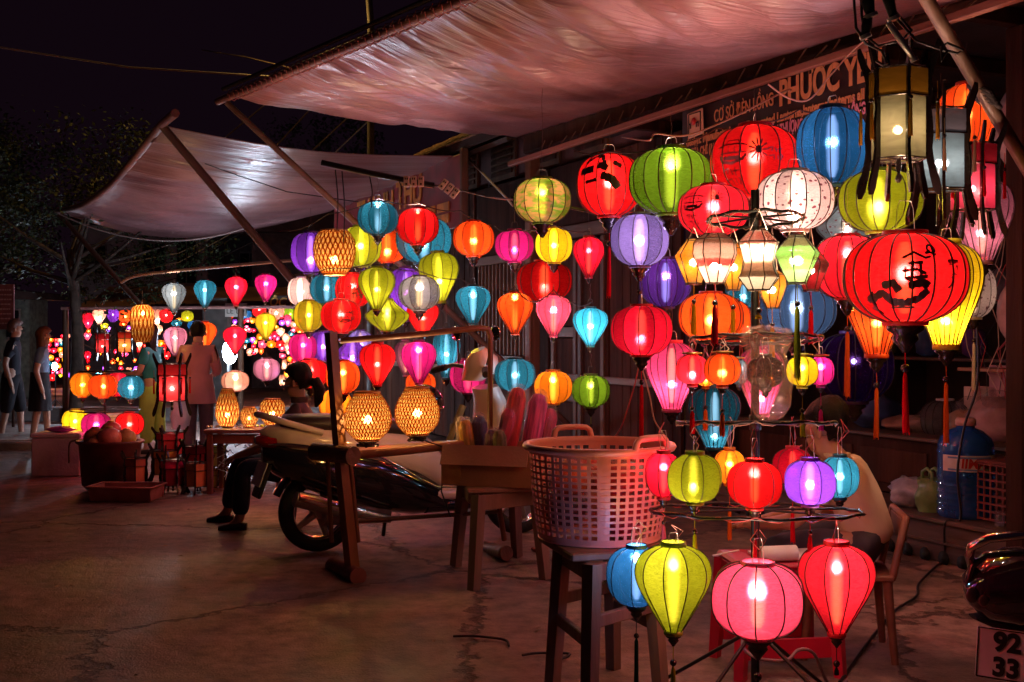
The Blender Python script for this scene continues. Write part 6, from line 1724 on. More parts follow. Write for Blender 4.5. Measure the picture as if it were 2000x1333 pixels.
# right edge post, narrow wooden shelf, hanging leads
po = empty('edge_post', W(wall_a(1996, .10), .10, 0), WROT, 'dark square timber post at the right picture edge', 'post')
b = MB(); b.box((0, 0, 1.65), (.13, .13, 3.3), None, .008); b.build('timber', M_darkwood, po)
sh = empty('wall_shelf', wall_pt(1950, 723, -.9), WROT, 'small raw wooden wall shelf with tangled leads', 'shelf')
b = MB(); b.box((0, 0, 0), (.55, .22, .025), None, .004); b.build('board', mat('raw_wood', (.40, .17, .09), .6, 0, .3, 5, .2), sh)
rn = random.Random(8)
for k in range(9):
    b = MB(); x0 = rn.uniform(-.25, .25); pts = [(x0+rn.uniform(-.12, .12), rn.uniform(0, .15), 1.3-i*.19+rn.uniform(-.03, .03)) for i in range(9)]
    b.tube(pts, .004, 4); b.build('lead', (M_leadr, M_lead, M_cable)[k % 3], sh)
for i, (px, py, rr, col) in enumerate(((1986, 610, .16, (.55, .30, .22)), (1995, 245, .22, (.6, .35, .32)))):
    p = wall_pt(px, py, -.25)
    r = empty('hanging_mask', p, WROT, ('pale leather-like mask hanging at the right edge', 'pale round fan hanging high at the right edge')[i], 'decoration')
    b = MB(); b.lathe([(.001, .03), (rr*.6, .025), (rr, 0), (rr*.95, -.01), (.001, 0)], 20, sy=1.25, rot=Matrix.Rotation(-PI/2, 3, 'X')); b.build('face', mat('pale_hide_%d' % i, col, .6, 0, .4, 6, .3), r)
    b = MB(); b.tube([(0, 0, 0), (0, 0, .8)], .003, 4); b.build('cord', M_cable, r)
# backdrop goods inside the shop (dim, behind the large lanterns)
rn = random.Random(31)
for k in range(14):
    a = -1.2+k*.27
    r = empty('spare_lantern', W(a, -2.1, (1.285 if k % 2 else 1.785)), 0, None, 'lantern shade', 'folded shades on the back shelves')
    r['label'] = '%s folded lantern shade on the %s back shelf, %s from the side wall' % (('dull red', 'grey', 'purple', 'tan', 'blue', 'rust', 'olive')[k % 7], 'lower' if k % 2 else 'upper', ('far', 'farther', 'middle', 'nearer', 'near', 'next', 'closest')[k//2])
    b = MB(); b.lathe([(.05, 0), (.10, .03), (.11, .12), (.09, .22), (.04, .25)], 14); b.build('cloth', mat('shade_dim_%d' % (k % 7), ((.3, .03, .04), (.2, .2, .22), (.12, .04, .2), (.3, .18, .1), (.04, .08, .22), (.35, .08, .03), (.15, .15, .03))[k % 7], .6, 0, .4, 8, .3), r)

# ------------------------------------------------------------------ cables and clutter overhead
def cable(name, pts, r, m, label, cat='cable', part=None):
    c = Vector(pts[0]); o = MB()
    pp = []
    n_ = len(pts)
    P4 = [Vector(p) for p in pts]
    for i in range(n_-1):
        p0 = P4[max(0, i-1)]; p1 = P4[i]; p2 = P4[i+1]; p3 = P4[min(n_-1, i+2)]
        for j in range(6):
            t = j/6
            pp.append(.5*((2*p1)+(-p0+p2)*t+(2*p0-5*p1+4*p2-p3)*t*t+(-p0+3*p1-3*p2+p3)*t**3)-c)
    pp.append(P4[-1]-c)
    o.tube(pp, r, 6)
    return tag(o.build(name, m, None, c), label, cat)
def F0(px, py, h=.012):
    z = (CAMH-h)*F/(py-650); return Vector(((px-1000)/F*z, z, h))
sb_ = on_step(1868, -.03, .30)
cable('floor_cable', [F0(1640, 1333), F0(1690, 1262), F0(1745, 1196), F0(1790, 1165), F0(1795, 1140), F0(1830, 1105), F0(1845, 1094, .02), W(wall_a(1846, .02), .02, .27), W(wall_a(1876, -.05), -.05, .30), W(wall_a(1870, -.04), -.04, .60), W(wall_a(1884, -.07), -.07, .9), W(wall_a(1910, -.1), -.1, 1.2), W(wall_a(1905, -.1), -.1, 1.7)], .008, M_cable, 'black cable running over the floor and up past the blue bottle')
cable('stand_cable', [Vector(base)+Vector((0, -.03, .42)), P(1450, 1255, 4.4), P(1478, 1285, 4.35), P(1535, 1290, 4.4), P(1560, 1270, 4.45), P(1590, 1278, 4.5), F0(1620, 1338), F0(1655, 1330)], .007, mat('grey_cable', (.22, .16, .18), .5, 0, .2), 'grey mains cable looping from the foot of the ring stand')
ov = empty('lamp_holder_bundle', P(1730, 30, 4.4), 0, 'tangle of black cables and chrome lamp holders hanging from the awning at top right', 'cable bundle')
def OR(px, py, z): return P(px, py, z)-ov.location
for k, pts in enumerate((((1690, -60), (1668, 0), (1672, 55), (1690, 85), (1722, 100), (1733, 125), (1725, 128), (1712, 120)), ((1720, -60), (1735, 20), (1790, 80), (1830, 95), (1870, 105), (1882, 98), (1850, 85), (1838, 92), (1840, 120), (1850, 100)), ((1680, -60), (1683, 30), (1690, 70), (1715, 90), (1760, 80), (1780, 60), (1750, 25), (1735, 18)))):
    b = MB(); b.tube([OR(x, y, 4.4+.03*math.sin(i*2+k)) for i, (x, y) in enumerate(pts)], .0055, 6); b.build('cable', M_cable, ov)
for k, (x0, y0, x1, y1, rr) in enumerate(((1690, -20, 1700, 30, .022), (1725, -40, 1745, 35, .020), (1735, 45, 1785, 115, .012), (1695, 35, 1690, 70, .018))):
    b = MB(); b.tube([OR(x0, y0, 4.38), OR((x0+x1)/2, (y0+y1)/2, 4.36), OR(x1, y1, 4.38)], [rr, rr*1.15, rr*.8], 12); b.build('lamp_holder', M_wire if k % 2 == 0 and k else M_black, ov)
    b = MB(); b.tube([OR(x1-1, y1-2, 4.37), OR(x1+2, y1+5, 4.37)], rr*1.3, 12); b.build('collar_ring', M_wire, ov)
cable('hanging_wire', [wall_pt(1215, 268, .7), P(1265, 275, 6.9), P(1280, 262, 6.8), P(1340, 265, 6.8), P(1420, 235, 6.8), P(1530, 180, 6.8), P(1545, 178, 6.8)], .006, mat('dull_copper', (.30, .14, .10), .5, .2, .2), 'loose reddish wire sagging in front of the banner', 'wire')
cable('hanging_wire', [P(1500, 165, 6.4), P(1540, 192, 6.4), P(1580, 195, 6.4), P(1620, 150, 6.4), P(1660, 105, 6.4), P(1700, 70, 6.3)], .005, M_lead, 'pale wire looping across the large banner letters', 'wire')
cable('hanging_wire', [P(1250, 700, 6.2), P(1240, 750, 6.2), P(1215, 830, 6.25), P(1195, 860, 6.3)], .0045, M_leadr, 'thin pink lead hanging left below the crimson-magenta globe', 'wire')
cable('hanging_wire', [P(1248, 700, 6.2), P(1268, 770, 6.2), P(1278, 820, 6.25), P(1296, 848, 6.3)], .0045, M_lead, 'thin pale lead hanging right below the crimson-magenta globe', 'wire')
cable('hanging_pole', [P(1000, 386, 7.9), P(1110, 405, 7.7), P(1240, 430, 7.4)], .014, M_black, 'thin black pole crossing in front of the painted green lantern', 'pole')
cable('tie_rope', [wall_pt(912, 308, .8), P(975, 372, 11), P(1002, 402, 10.5)], .012, M_lw, 'pale tie rope slanting down from the awning corner', 'rope')
cable('hanging_pole', [P(236, 552, 14), P(272, 538, 14), P(400, 524, 14), P(603, 506, 14)], .022, M_lw, 'thin horizontal pole carrying the far row of lanterns', 'pole')
cable('hanging_pole', [P(628, 318, 8.6), P(740, 342, 8.6), P(848, 363, 8.6)], .024, M_black, 'black boom pole holding sockets under the second awning', 'pole')
cable('hanging_wire', [P(848, 363, 8.6), P(900, 372, 8.7), P(960, 386, 8.8), P(1002, 390, 8)], .008, M_cable, 'black lead running right from the white socket strip', 'wire')
for i, (x, y, tl_) in enumerate(((655, 332, 120), (668, 335, 140), (722, 345, 60), (780, 355, 30))):
    cable('hanging_wire', [P(x, y, 8.6), P(x+5, y+tl_*.5, 8.6), P(x+3, y+tl_, 8.62)], .005, M_cable, '%s black lead dangling from the boom pole' % ('leftmost', 'second', 'third', 'rightmost')[i], 'wire')
for i, (px, py, rz, lb) in enumerate(((808, 355, 0, 'white three-socket strip on the end of the boom pole'), (877, 369, .65, 'tilted white socket strip right of the boom pole'))):
    r = empty('socket_strip', P(px, py, 8.5), 0, lb, 'power strip'); r.rotation_euler = (0, rz, 0)
    for k in range(3):
        b = MB(); b.box((-.055+k*.055, 0, 0), (.045, .02, .085), None, .005); b.build('socket_block', mat('socket_white', (.62, .52, .48)), r)
        b = MB(); b.box((-.062+k*.055, -.0115, .02), (.008, .004, .016)); b.box((-.048+k*.055, -.0115, .02), (.008, .004, .016)); b.box((-.055+k*.055, -.0115, -.02), (.014, .004, .014)); b.build('slot', M_rib, r)

# ------------------------------------------------------------------ left foreground of the far stand
fb = empty('foam_box', P(120, 0, 11.9)*1.0, .06, 'white foam box with odds and ends on its lid', 'box'); fb.location.z = 0; fb.location.x = P(120, 0, 11.9).x
M_foam = mat('foam', (.62, .46, .45), .7, 0, .12, 6, .2)
b = MB(); b.box((0, 0, .20), (.50, .36, .40), None, .012); b.build('body', M_foam, fb)
b = MB(); b.box((0, 0, .425), (.52, .38, .045), None, .012); b.build('lid', M_foam, fb)
lumpy('cloth_bundle', fb.location+Vector((.0, 0, .45)), .15, .10, .06, mat('magenta_wrap', (.4, .05, .3), .3, 0, .4), 'small magenta wrapped bundle on the foam box lid', 'bundle', 3, part='wrap')
wb2 = empty('white_case', Vector((P(212, 0, 12.6).x, 12.6, 0)), .1, 'white case behind the heaped basket lit bluish', 'box')
b = MB(); b.box((0, 0, .28), (.50, .3, .56), None, .012); b.build('body', mat('white_case_mat', (.7, .7, .72), .6, 0, .1), wb2)
b = MB(); b.box((0, 0, .575), (.52, .32, .03), None, .006); b.build('lid', mat('white_case_mat', (.7, .7, .72)), wb2)
kb = empty('plastic_basket', Vector((P(215, 0, 10.7).x, 10.7, 0)), 0, 'dark red ribbed plastic basket heaped with small round lanterns', 'basket')
b = MB(); b.lathe([(.20, 0), (.26, .06), (.29, .44), (.32, .46), (.315, .48), (.28, .47), (.19, .02)], 28, cap=False, sx=1.0, sy=.8)
b.build('wall', mat('dark_red_basket', (.16, .035, .04), .5, 0, .3), kb)
b = MB(); b.lathe([(.001, .015), (.2, .015), (.2, .02), (.001, .02)], 20, cap=False); b.build('bottom', mat('dark_red_basket', (.16, .035, .04)), kb)
for i, (dx, dy, dz, rr, c_, lb) in enumerate(((-.14, 0, .50, .11, (.55, .15, .06), 'orange'), (.02, -.08, .50, .12, (.6, .14, .1), 'coral'), (.14, .03, .49, .10, (.45, .2, .07), 'ochre'), (-.02, .08, .56, .10, (.6, .08, .06), 'red'), (-.10, -.12, .44, .09, (.55, .22, .10), 'apricot'))):
    r = empty('small_lantern', kb.location+Vector((dx, dy, dz)), 0, '%s unlit small lantern heaped in the dark red basket' % lb, 'lantern', 'small lanterns heaped in the basket')
    b = MB(); b.ball((0, 0, 0), rr, 14, 8, sz=.9); b.build('shade', mat('unlit_'+lb, c_, .4, 0, .3, 10, .2), r)
    b = MB(); b.lathe([(.03, rr*.85), (.035, rr*.9), (.03, rr*.98)], 10); b.build('collar', M_gold, r)
ty = empty('plastic_tray', Vector((P(248, 0, 10.1).x, 10.1, 0)), -.08, 'low red-brown plastic tray on the ground before the basket', 'tray')
b = MB(); M_ty = mat('tray_plastic', (.34, .13, .11), .45, 0, .3)
b.box((0, -.15, .07), (.56, .012, .12), Matrix.Rotation(.2, 3, 'X')); b.build('front_side', M_ty, ty)
b = MB(); b.box((0, .15, .07), (.56, .012, .12), Matrix.Rotation(-.2, 3, 'X')); b.build('back_side', M_ty, ty)
for s in (-1, 1):
    b = MB(); b.box((s*.27, 0, .07), (.012, .30, .12), Matrix.Rotation(.2*s, 3, 'Y')); b.build('end_side', M_ty, ty)
b = MB(); b.box((0, 0, .008), (.5, .27, .012)); b.build('bottom', M_ty, ty)
b = MB(); b.tube([(-.30, -.17, .132), (.30, -.17, .132), (.30, .17, .132), (-.30, .17, .132), (-.30, -.17, .132)], .010, 6); b.build('rim', M_ty, ty)
# low table with woven lamps
lt_ = empty('low_table', Vector((P(487, 0, 10.65).x, 10.65, 0)), .02, 'low brown table carrying three woven lamps', 'table')
M_lt = mat('table_brown', (.22, .09, .06), .5, 0, .4, 4, .2)
zt = P(487, 836, 10.6).z
b = MB(); b.box((0, 0, zt-.02), (.74, .50, .035), None, .006); b.build('table_top', M_lt, lt_)
for sx in (-1, 1):
    for sy in (-1, 1):
        b = MB(); b.box((sx*.32, sy*.2, (zt-.04)/2), (.055, .055, zt-.04), None, .006); b.build('leg', M_lt, lt_)
b = MB(); b.box((0, -.2, zt-.09), (.60, .02, .09), None, .003); b.build('apron', M_lt, lt_)
rn = random.Random(2); b = MB()
for k in range(120):
    p = Vector((rn.uniform(-.26, .26), .1, rn.uniform(.12, zt-.16))); d = Vector((rn.uniform(-1, 1), 0, rn.uniform(-1, 1)))*.10
    b.tube([p, p+d], .004, 3)
tag(b.build('wire_tangle', mat('white_wire', (.75, .78, .8), .4, 0, .1), lt_), kind='stuff')
for i, x in enumerate((418, 468, 508, 560)):
    r = empty('trinket', P(x, 833, 10.55), 0, '%s small glinting jumble of lamp parts on the low table' % ('first', 'second', 'third', 'fourth')[i], 'lamp parts'); r.location.z = zt
    b = MB(); rn = random.Random(x)
    for k in range(7): b.ball((rn.uniform(-.05, .05), rn.uniform(-.05, .05), .012+rn.uniform(0, .02)), rn.uniform(.008, .017), 8, 6)
    tag(b.build('pieces', (M_wire, M_paper, mat('yellow_bits', (.6, .6, .05), .4, 0, .1), M_wire)[i], r), kind='stuff')
# twigs by the foam box
cable('dry_twig', [P(135, 905, 11.6), P(136, 868, 11.6), P(150, 860, 11.6), P(190, 856, 11.5), P(230, 852, 11.5)], .010, mat('twig', (.08, .06, .04), .8, 0, .3), 'dark dry twig hooked over the foam box corner', 'twig')
# small red twisted scraps and flat wires on the ground
cable('ground_scrap', [F0(1040, 1072), F0(1052, 1076), F0(1068, 1073)], .012, mat('scrap_red', (.25, .04, .04), .6, 0, .3), 'small twisted red scrap on the concrete left of the basket', 'scrap')
cable('ground_scrap', [F0(885, 1243), F0(930, 1243), F0(985, 1250), F0(994, 1262)], .006, mat('scrap_dark', (.04, .03, .03), .7, 0, .3), 'thin dark bent wire on the foreground concrete', 'scrap')
cable('ground_scrap', [F0(1020, 1280), F0(1050, 1276), F0(1112, 1277), F0(1090, 1290)], .006, mat('scrap_dark', (.04, .03, .03)), 'thin wire by the leg of the tall stool', 'scrap')
# ------------------------------------------------------------------ people
M_skin = mat('skin', (.42, .21, .13), .5, 0, .12, 5, .05)
M_skin2 = mat('skin_pale', (.58, .36, .27), .5, 0, .12, 5, .05)
M_hair = mat('black_hair', (.008, .006, .006), .45, 0, .3, 18, .6, 90, (6, 6, .6), None, .2)
def skin_mesh(name, chains, m, parent, root=0, subsurf=2, smooth=True):
    """chains: list of lists of (point, radius); first point of a chain may be an index tuple ('@', i) joining an existing vertex"""
    vs = []; es = []; rs = []
    for ch in chains:
        prev = None
        for it in ch:
            if it[0] == '@':
                prev = it[1]; continue
            vs.append(tuple(it[0])); rs.append(it[1] if isinstance(it[1], tuple) else (it[1], it[1])); i = len(vs)-1
            if prev is not None: es.append((prev, i))
            prev = i
    me = bpy.data.meshes.new(name); me.from_pydata(vs, es, []); me.update()
    o = obj(name, me, m, parent)
    md = o.modifiers.new('skin', 'SKIN'); md.use_smooth_shade = True
    if not me.skin_vertices: me.skin_vertices.new() if hasattr(me.skin_vertices, 'new') else None
    sv = me.skin_vertices[0].data
    for i, r in enumerate(rs): sv[i].radius = r; sv[i].use_root = (i == root)
    ss = o.modifiers.new('sub', 'SUBSURF'); ss.levels = subsurf; ss.render_levels = subsurf
    return o
def hand(chains, at, wrist, tip_dir, side_dir, s=1.0):
    """palm + five fingers, returned as chains joined to vertex index `at`"""
    t = Vector(tip_dir).normalized(); sd = Vector(side_dir).normalized(); up = t.cross(sd)
    return t, sd, up
def figure(name, loc, rz, J, label, skin, cloth, hair, extra=None, scale=1.0, cat='person', fingers=True):
    """J: joint dict in local space (x right of the figure's chest plane = facing +x).  Facing +x, left = +y"""
    r = empty(name, loc, rz, label, cat); r.scale = (scale,)*3
    V = lambda k: Vector(J[k])
    ch = []
    idx = {}
    cnt = [0]
    def A(*items):
        out = []
        for it in items:
            if it[0] == '@': out.append(('@', idx[it[1]])); continue
            idx[it[2]] = cnt[0]; cnt[0] += 1; out.append((it[0], it[1]))
        ch.append(out)
    hd = V('head')
    face = Vector(J.get('face', (1, 0, 0))).normalized()
    A((V('pelvis'), (.105, .09), 'pelvis'), (V('waist'), (.085, .075), 'waist'), (V('chest'), (.095, .08), 'chest'), (V('neck'), .046, 'neck'), (hd+Vector((0, 0, -.06)), .062, 'jaw'), (hd, (.078, .078), 'skull'), (hd+Vector((0, 0, .050)), .058, 'crown'))
    A(('@', 'jaw'), (hd+face*.052+Vector((0, 0, -.055)), .036, 'chin'))
    A(('@', 'skull'), (hd+face*.080+Vector((0, 0, -.012)), .016, 'nose'))
    for s in ('l', 'r'):
        A(('@', 'chest'), (V('sh_'+s), .046, 'sh_'+s), (V('el_'+s), .042, 'el_'+s), (V('wr_'+s), .027, 'wr_'+s))
        wv, ev = V('wr_'+s), V('el_'+s)
        d = (wv-ev).normalized(); d = Vector(J.get('hd_'+s, d)).normalized()
        sd = d.cross(Vector((0, 0, 1)));  sd = sd.normalized() if sd.length > .1 else Vector((0, 1, 0))
        palm = wv+d*.055
        A(('@', 'wr_'+s), (palm, (.036, .022), 'palm_'+s))
        if fingers:
            for k, (off, ln) in enumerate(((-.030, .060), (-.010, .072), (.010, .068), (.028, .052))):
                b0 = palm+d*.030+sd*off
                A(('@', 'palm_'+s), (b0, .0105, 'f%d%s' % (k, s)), (b0+d*ln*.55+Vector((0, 0, -.006)), .009, 'g%d%s' % (k, s)), (b0+d*ln*.9+Vector((0, 0, -.024)), .0075, 'h%d%s' % (k, s)))
            t0 = palm-sd*.030
            A(('@', 'palm_'+s), (t0+d*.006, .012, 't%s' % s), (t0-sd*.018+d*.035+Vector((0, 0, -.008)), .009, 'u%s' % s))
        A(('@', 'pelvis'), (V('hip_'+s), .095, 'hip_'+s), (V('kn_'+s), .058, 'kn_'+s), (V('an_'+s), .038, 'an_'+s), (V('an_'+s)+Vector(J.get('ft_'+s, (.13, 0, 0)))*.5+Vector((0, 0, -.045)), (.038, .026), 'ft_'+s), (V('an_'+s)+Vector(J.get('ft_'+s, (.13, 0, 0)))+Vector((0, 0, -.055)), (.034, .018), 'toe_'+s))
    skin_mesh('body', ch, skin, r, 0)
    # clothing
    if 'shirt' in cloth:
        m_, slv, hem = cloth['shirt']
        c2 = [[(V('pelvis')+Vector((0, 0, hem)), (.150, .130)), (V('waist'), (.132, .115)), (V('chest'), (.152, .122)), (V('neck')+Vector((0, 0, -.035)), .070)]]
        n0 = 4
        for s in ('l', 'r'):
            e = V('sh_'+s).lerp(V('el_'+s), slv) if slv <= 1 else V('el_'+s).lerp(V('wr_'+s), slv-1)
            seq = [('@', 2), (V('sh_'+s), .072)]
            if slv > 1: seq.append((V('el_'+s), .064))
            seq.append((e, .066 if slv <= 1 else .048))
            c2.append(seq)
        skin_mesh('shirt', c2, m_, r, 0)
        b = MB(); nk = V('neck')
        b.lathe([(.062, -.028), (.066, 0), (.068, .014), (.062, .016), (.056, -.01)], 18, nk+Vector((0, 0, .0)), cap=False); b.build('collar', m_, r)
    if 'trousers' in cloth:
        m_, ln, wd = cloth['trousers']
        c3 = [[(V('waist').lerp(V('pelvis'), .4), (.140, .125)), (V('pelvis'), (.158, .14))]]
        for s in ('l', 'r'):
            seq = [('@', 1), (V('hip_'+s), .115*wd), (V('kn_'+s), .082*wd)]
            if ln > 1: seq.append((V('kn_'+s).lerp(V('an_'+s), ln-1), .068*wd))
            c3.append(seq)
        skin_mesh('trousers', c3, m_, r, 1)
    if 'skirt' in cloth:
        m_, ln, r0, r1 = cloth['skirt']
        b = MB(); p = V('pelvis'); n_ = 26; vs = []
        for i in range(7):
            t = i/6
            for k in range(n_):
                a = 2*PI*k/n_; rr = (r0+(r1-r0)*t)*(1+.05*t*math.sin(a*7))
                vs.append((p.x+math.cos(a)*rr*.8, p.y+math.sin(a)*rr, p.z+.10-ln*t))
        b.add(vs, [(i*n_+k, (i+1)*n_+k, (i+1)*n_+(k+1) % n_, i*n_+(k+1) % n_) for i in range(6) for k in range(n_)], True)
        b.build('skirt', m_, r)
    if 'shoes' in cloth:
        for s in ('l', 'r'):
            ft = Vector(J.get('ft_'+s, (.13, 0, 0))); a_ = V('an_'+s)
            b = MB(); d = ft.normalized(); sd = d.cross(Vector((0, 0, 1)))
            b.loft([(a_-d*.05+Vector((0, 0, -.052)), sd*.028, Vector((0, 0, .028))), (a_+Vector((0, 0, -.045)), sd*.042, Vector((0, 0, .036))), (a_+ft*.6+Vector((0, 0, -.052)), sd*.048, Vector((0, 0, .028))), (a_+ft*1.15+Vector((0, 0, -.060)), sd*.036, Vector((0, 0, .018)))], 14, 2.4)
            b.build('shoe', cloth['shoes'], r)
    # hair
    hm, hk = hair
    b = MB()
    up = Vector((0, 0, 1)); side_ = face.cross(up).normalized()
    rot = Matrix((face, -side_, up)).transposed()
    n_, m2 = 22, 12; vs = []
    for i in range(m2+1):
        th = PI*i/m2
        for k in range(n_):
            a = 2*PI*k/n_
            v = Vector((math.cos(a)*math.sin(th), math.sin(a)*math.sin(th), math.cos(th)))
            fr_ = v.x
            rr = .108+.004*math.sin(a*9+i)
            if fr_ > .35 and v.z < .45: rr = .060
            if v.z < -.35 and fr_ > -.2: rr = .055
            if v.z < -.72: rr *= .75
            vs.append(hd+rot @ Vector((v.x*rr*1.06-.012, v.y*rr*.88, v.z*rr*1.10+.022)))
    b.add(vs, [(i*n_+k, (i+1)*n_+k, (i+1)*n_+(k+1) % n_, i*n_+(k+1) % n_) for i in range(m2) for k in range(n_)], True)
    if hk == 'ponytail':
        q0 = hd-face*.10+Vector((0, 0, -.01))
        b.tube([q0, q0-face*.045+Vector((0, 0, -.01)), q0-face*.075+Vector((0, 0, -.07)), q0-face*.07+Vector((0, 0, -.15)), q0-face*.05+Vector((0, 0, -.20))], [.02, .045, .048, .034, .01], 10)
    if hk == 'long':
        q0 = hd-face*.04
        b.loft([(q0+Vector((0, 0, .02)), side_*.098, face*.075), (q0+Vector((0, 0, -.10)), side_*.105, face*.07), (q0-face*.02+Vector((0, 0, -.22)), side_*.09, face*.045), (q0-face*.03+Vector((0, 0, -.30)), side_*.05, face*.02)], 16)
    b.build('hair', hm, r)
    # ears and eyes
    for s in (-1, 1):
        b = MB(); b.ball(hd+side_*s*.088-face*.005+Vector((0, 0, -.015)), .026, 10, 6, sx=.5, sy=.45, sz=1.1); b.build('ear', skin, r)
        b = MB(); b.ball(hd+face*.083+side_*s*.032+Vector((0, 0, .012)), .011, 8, 6); b.build('eye', mat('eye_dark', (.03, .02, .02), .2, 0, .1), r)
    b = MB(); b.ball(hd+face*.094+Vector((0, 0, -.052)), .016, 10, 6, sx=.35, sy=1.1, sz=.35, rot=rot); b.build('mouth', mat('lips', (.35, .10, .08), .5, 0, .1), r)
    return r, V, hd, face

# man in the cream shirt, seated behind the stand, writing (seen from behind; faces left/away)
zc = 5.25
ml = G(1698, zc)
Jm = dict(pelvis=(-.02, 0, .46), waist=(.02, 0, .58), chest=(.10, 0, .745), neck=(.15, 0, .865), head=(.21, 0, .985), face=(1, .1, -.35),
          sh_l=(.12, .17, .80), el_l=(.26, .25, .60), wr_l=(.46, .12, .55), sh_r=(.10, -.17, .80), el_r=(.20, -.25, .60), wr_r=(.42, -.17, .555), hd_r=(1, .2, -.1), hd_l=(1, -.2, -.1),
          hip_l=(.05, .10, .47), kn_l=(.42, .14, .45), an_l=(.36, .16, .075), hip_r=(.05, -.10, .47), kn_r=(.42, -.14, .45), an_r=(.38, -.16, .075))
M_cream2 = mat('cream_shirt', (.66, .50, .32), .75, 0, .12, 5, .35, 12)
man, *_ = figure('person', ml, math.radians(150), Jm, 'seated man in a cream shirt and wristwatch writing behind the ring stand', M_skin,
    dict(shirt=(M_cream2, .85, .0), trousers=(mat('dark_trousers', (.05, .04, .05), .8, 0, .3), 1.95, 1.0), shoes=mat('sandals', (.05, .035, .03), .5, 0, .2)), (M_hair, 'short'), scale=1.06)
b = MB(); a_, c_ = Vector(Jm['el_r']), Vector(Jm['wr_r']); d = (c_-a_).normalized(); p = c_-d*.03
b.tube([p-d*.010, p+d*.010], .034, 16); b.build('watch_strap', mat('pale_strap', (.6, .5, .4), .4, .4, .1), man)
b = MB(); b.tube([p+Vector((0, -.025, .02)), p+Vector((0, -.033, .028))], .020, 16); b.build('watch_case', M_wire, man)
ch = empty('wooden_chair', ml+Vector((-.10, .06, 0)), math.radians(170), 'reddish wooden chair under the man in the cream shirt', 'chair')
M_chair = mat('chair_wood', (.28, .11, .06), .5, 0, .4, 5, .2)
b = MB(); b.box((0, 0, .385), (.40, .40, .03), None, .008); b.build('seat', M_chair, ch)
for sx in (-1, 1):
    for sy in (-1, 1):
        b = MB(); b.tube([(sx*.17, sy*.17, .37), (sx*.20, sy*.19, 0)], [.024, .018], 6); b.build('leg', M_chair, ch)
b = MB(); b.tube([(-.19, -.17, .38), (-.25, -.18, .66), (-.25, .18, .66), (-.19, .17, .38)], .018, 8); b.build('back_frame', M_chair, ch)
b = MB(); b.box((-.245, 0, .60), (.02, .34, .10), None, .006); b.build('backrest', M_chair, ch)

# woman seated behind the scooter, facing left
zw = 8.75
Jw = dict(pelvis=(-.05, 0, .42), waist=(-.03, 0, .57), chest=(.02, 0, .79), neck=(.035, 0, .94), head=(.06, 0, 1.07), face=(1, -.12, -.12),
          sh_l=(.02, .18, .86), el_l=(.22, .25, .62), wr_l=(.42, .16, .55), sh_r=(.02, -.18, .86), el_r=(.25, -.26, .64), wr_r=(.50, -.22, .50),
          hip_l=(.02, .10, .40), kn_l=(.42, .14, .46), an_l=(.44, .16, .075), hip_r=(.02, -.10, .40), kn_r=(.50, -.14, .47), an_r=(.60, -.20, .075))
wl = G(594, zw)
M_navy = mat('navy_cloth', (.03, .03, .055), .8, 0, .3, 5, .3, 12)
sw, *_ = figure('person', wl, math.radians(183), Jw, 'seated woman with a ponytail, dark top and jeans, in profile behind the scooter', M_skin,
    dict(shirt=(mat('dark_brown_top', (.09, .045, .04), .75, 0, .2, 5, .3, 12), .9, 0), trousers=(mat('dark_jeans', (.02, .03, .075), .8, 0, .3, 5, .4, 30), 1.95, .95), shoes=mat('dark_shoes', (.03, .02, .02), .5, 0, .2)), (M_hair, 'ponytail'), scale=1.05)
cs = empty('low_chair', wl+Vector((.05, 0, 0)), 0, 'dark low plastic stool under the seated ponytail woman', 'stool')
b = MB(); b.box((0, 0, .31), (.34, .34, .03), None, .01); b.build('seat', mat('dark_plastic', (.04, .06, .09), .4, 0, .1), cs)
for sx in (-1, 1):
    for sy in (-1, 1):
        b = MB(); b.tube([(sx*.14, sy*.14, .30), (sx*.17, sy*.17, 0)], [.028, .02], 4, smooth=False); b.build('leg', mat('dark_plastic', (.04, .06, .09)), cs)

def stand_j(h=1.62, lean=0, arms='down', step=0.0, face=(1, 0, 0)):
    k = h/1.62
    J = dict(pelvis=(0, 0, .90), waist=(.01+lean*.3, 0, 1.04), chest=(.01+lean, 0, 1.22), neck=(.01+lean, 0, 1.37), head=(.03+lean*1.2, 0, 1.50), face=face,
             sh_l=(lean, .17, 1.30), sh_r=(lean, -.17, 1.30), hip_l=(0, .09, .86), hip_r=(0, -.09, .86), kn_l=(.02+step*.5, .10, .48), kn_r=(.02-step*.4, -.10, .48), an_l=(step*.8, .10, .075), an_r=(-step*.8, -.10, .075))
    if arms == 'down': J.update(el_l=(-.04, .24, 1.03), wr_l=(.03, .25, .80), el_r=(-.04, -.24, 1.03), wr_r=(.03, -.25, .80))
    elif arms == 'forward': J.update(el_l=(.08, .22, 1.04), wr_l=(.30, .14, 1.02), el_r=(.06, -.22, 1.04), wr_r=(.28, -.15, 1.00))
    for a_, v in J.items():
        if a_ != 'face': J[a_] = tuple(c*k for c in v)
    return J
figure('person', G(300, 14.0), math.radians(172), stand_j(1.58, .03, 'forward', .05, (1, 0, -.3)), 'standing woman in a teal t-shirt and bright green trousers handling lanterns at the far stall', M_skin2,
    dict(shirt=(mat('teal_tshirt', (.03, .28, .38), .8, 0, .2, 5, .3, 12), .7, -.12), trousers=(mat('lime_trousers', (.50, .78, .14), .8, 0, .2, 5, .3, 12), 1.9, 1.25), shoes=mat('dark_shoes', (.03, .02, .02))), (M_hair, 'long'))
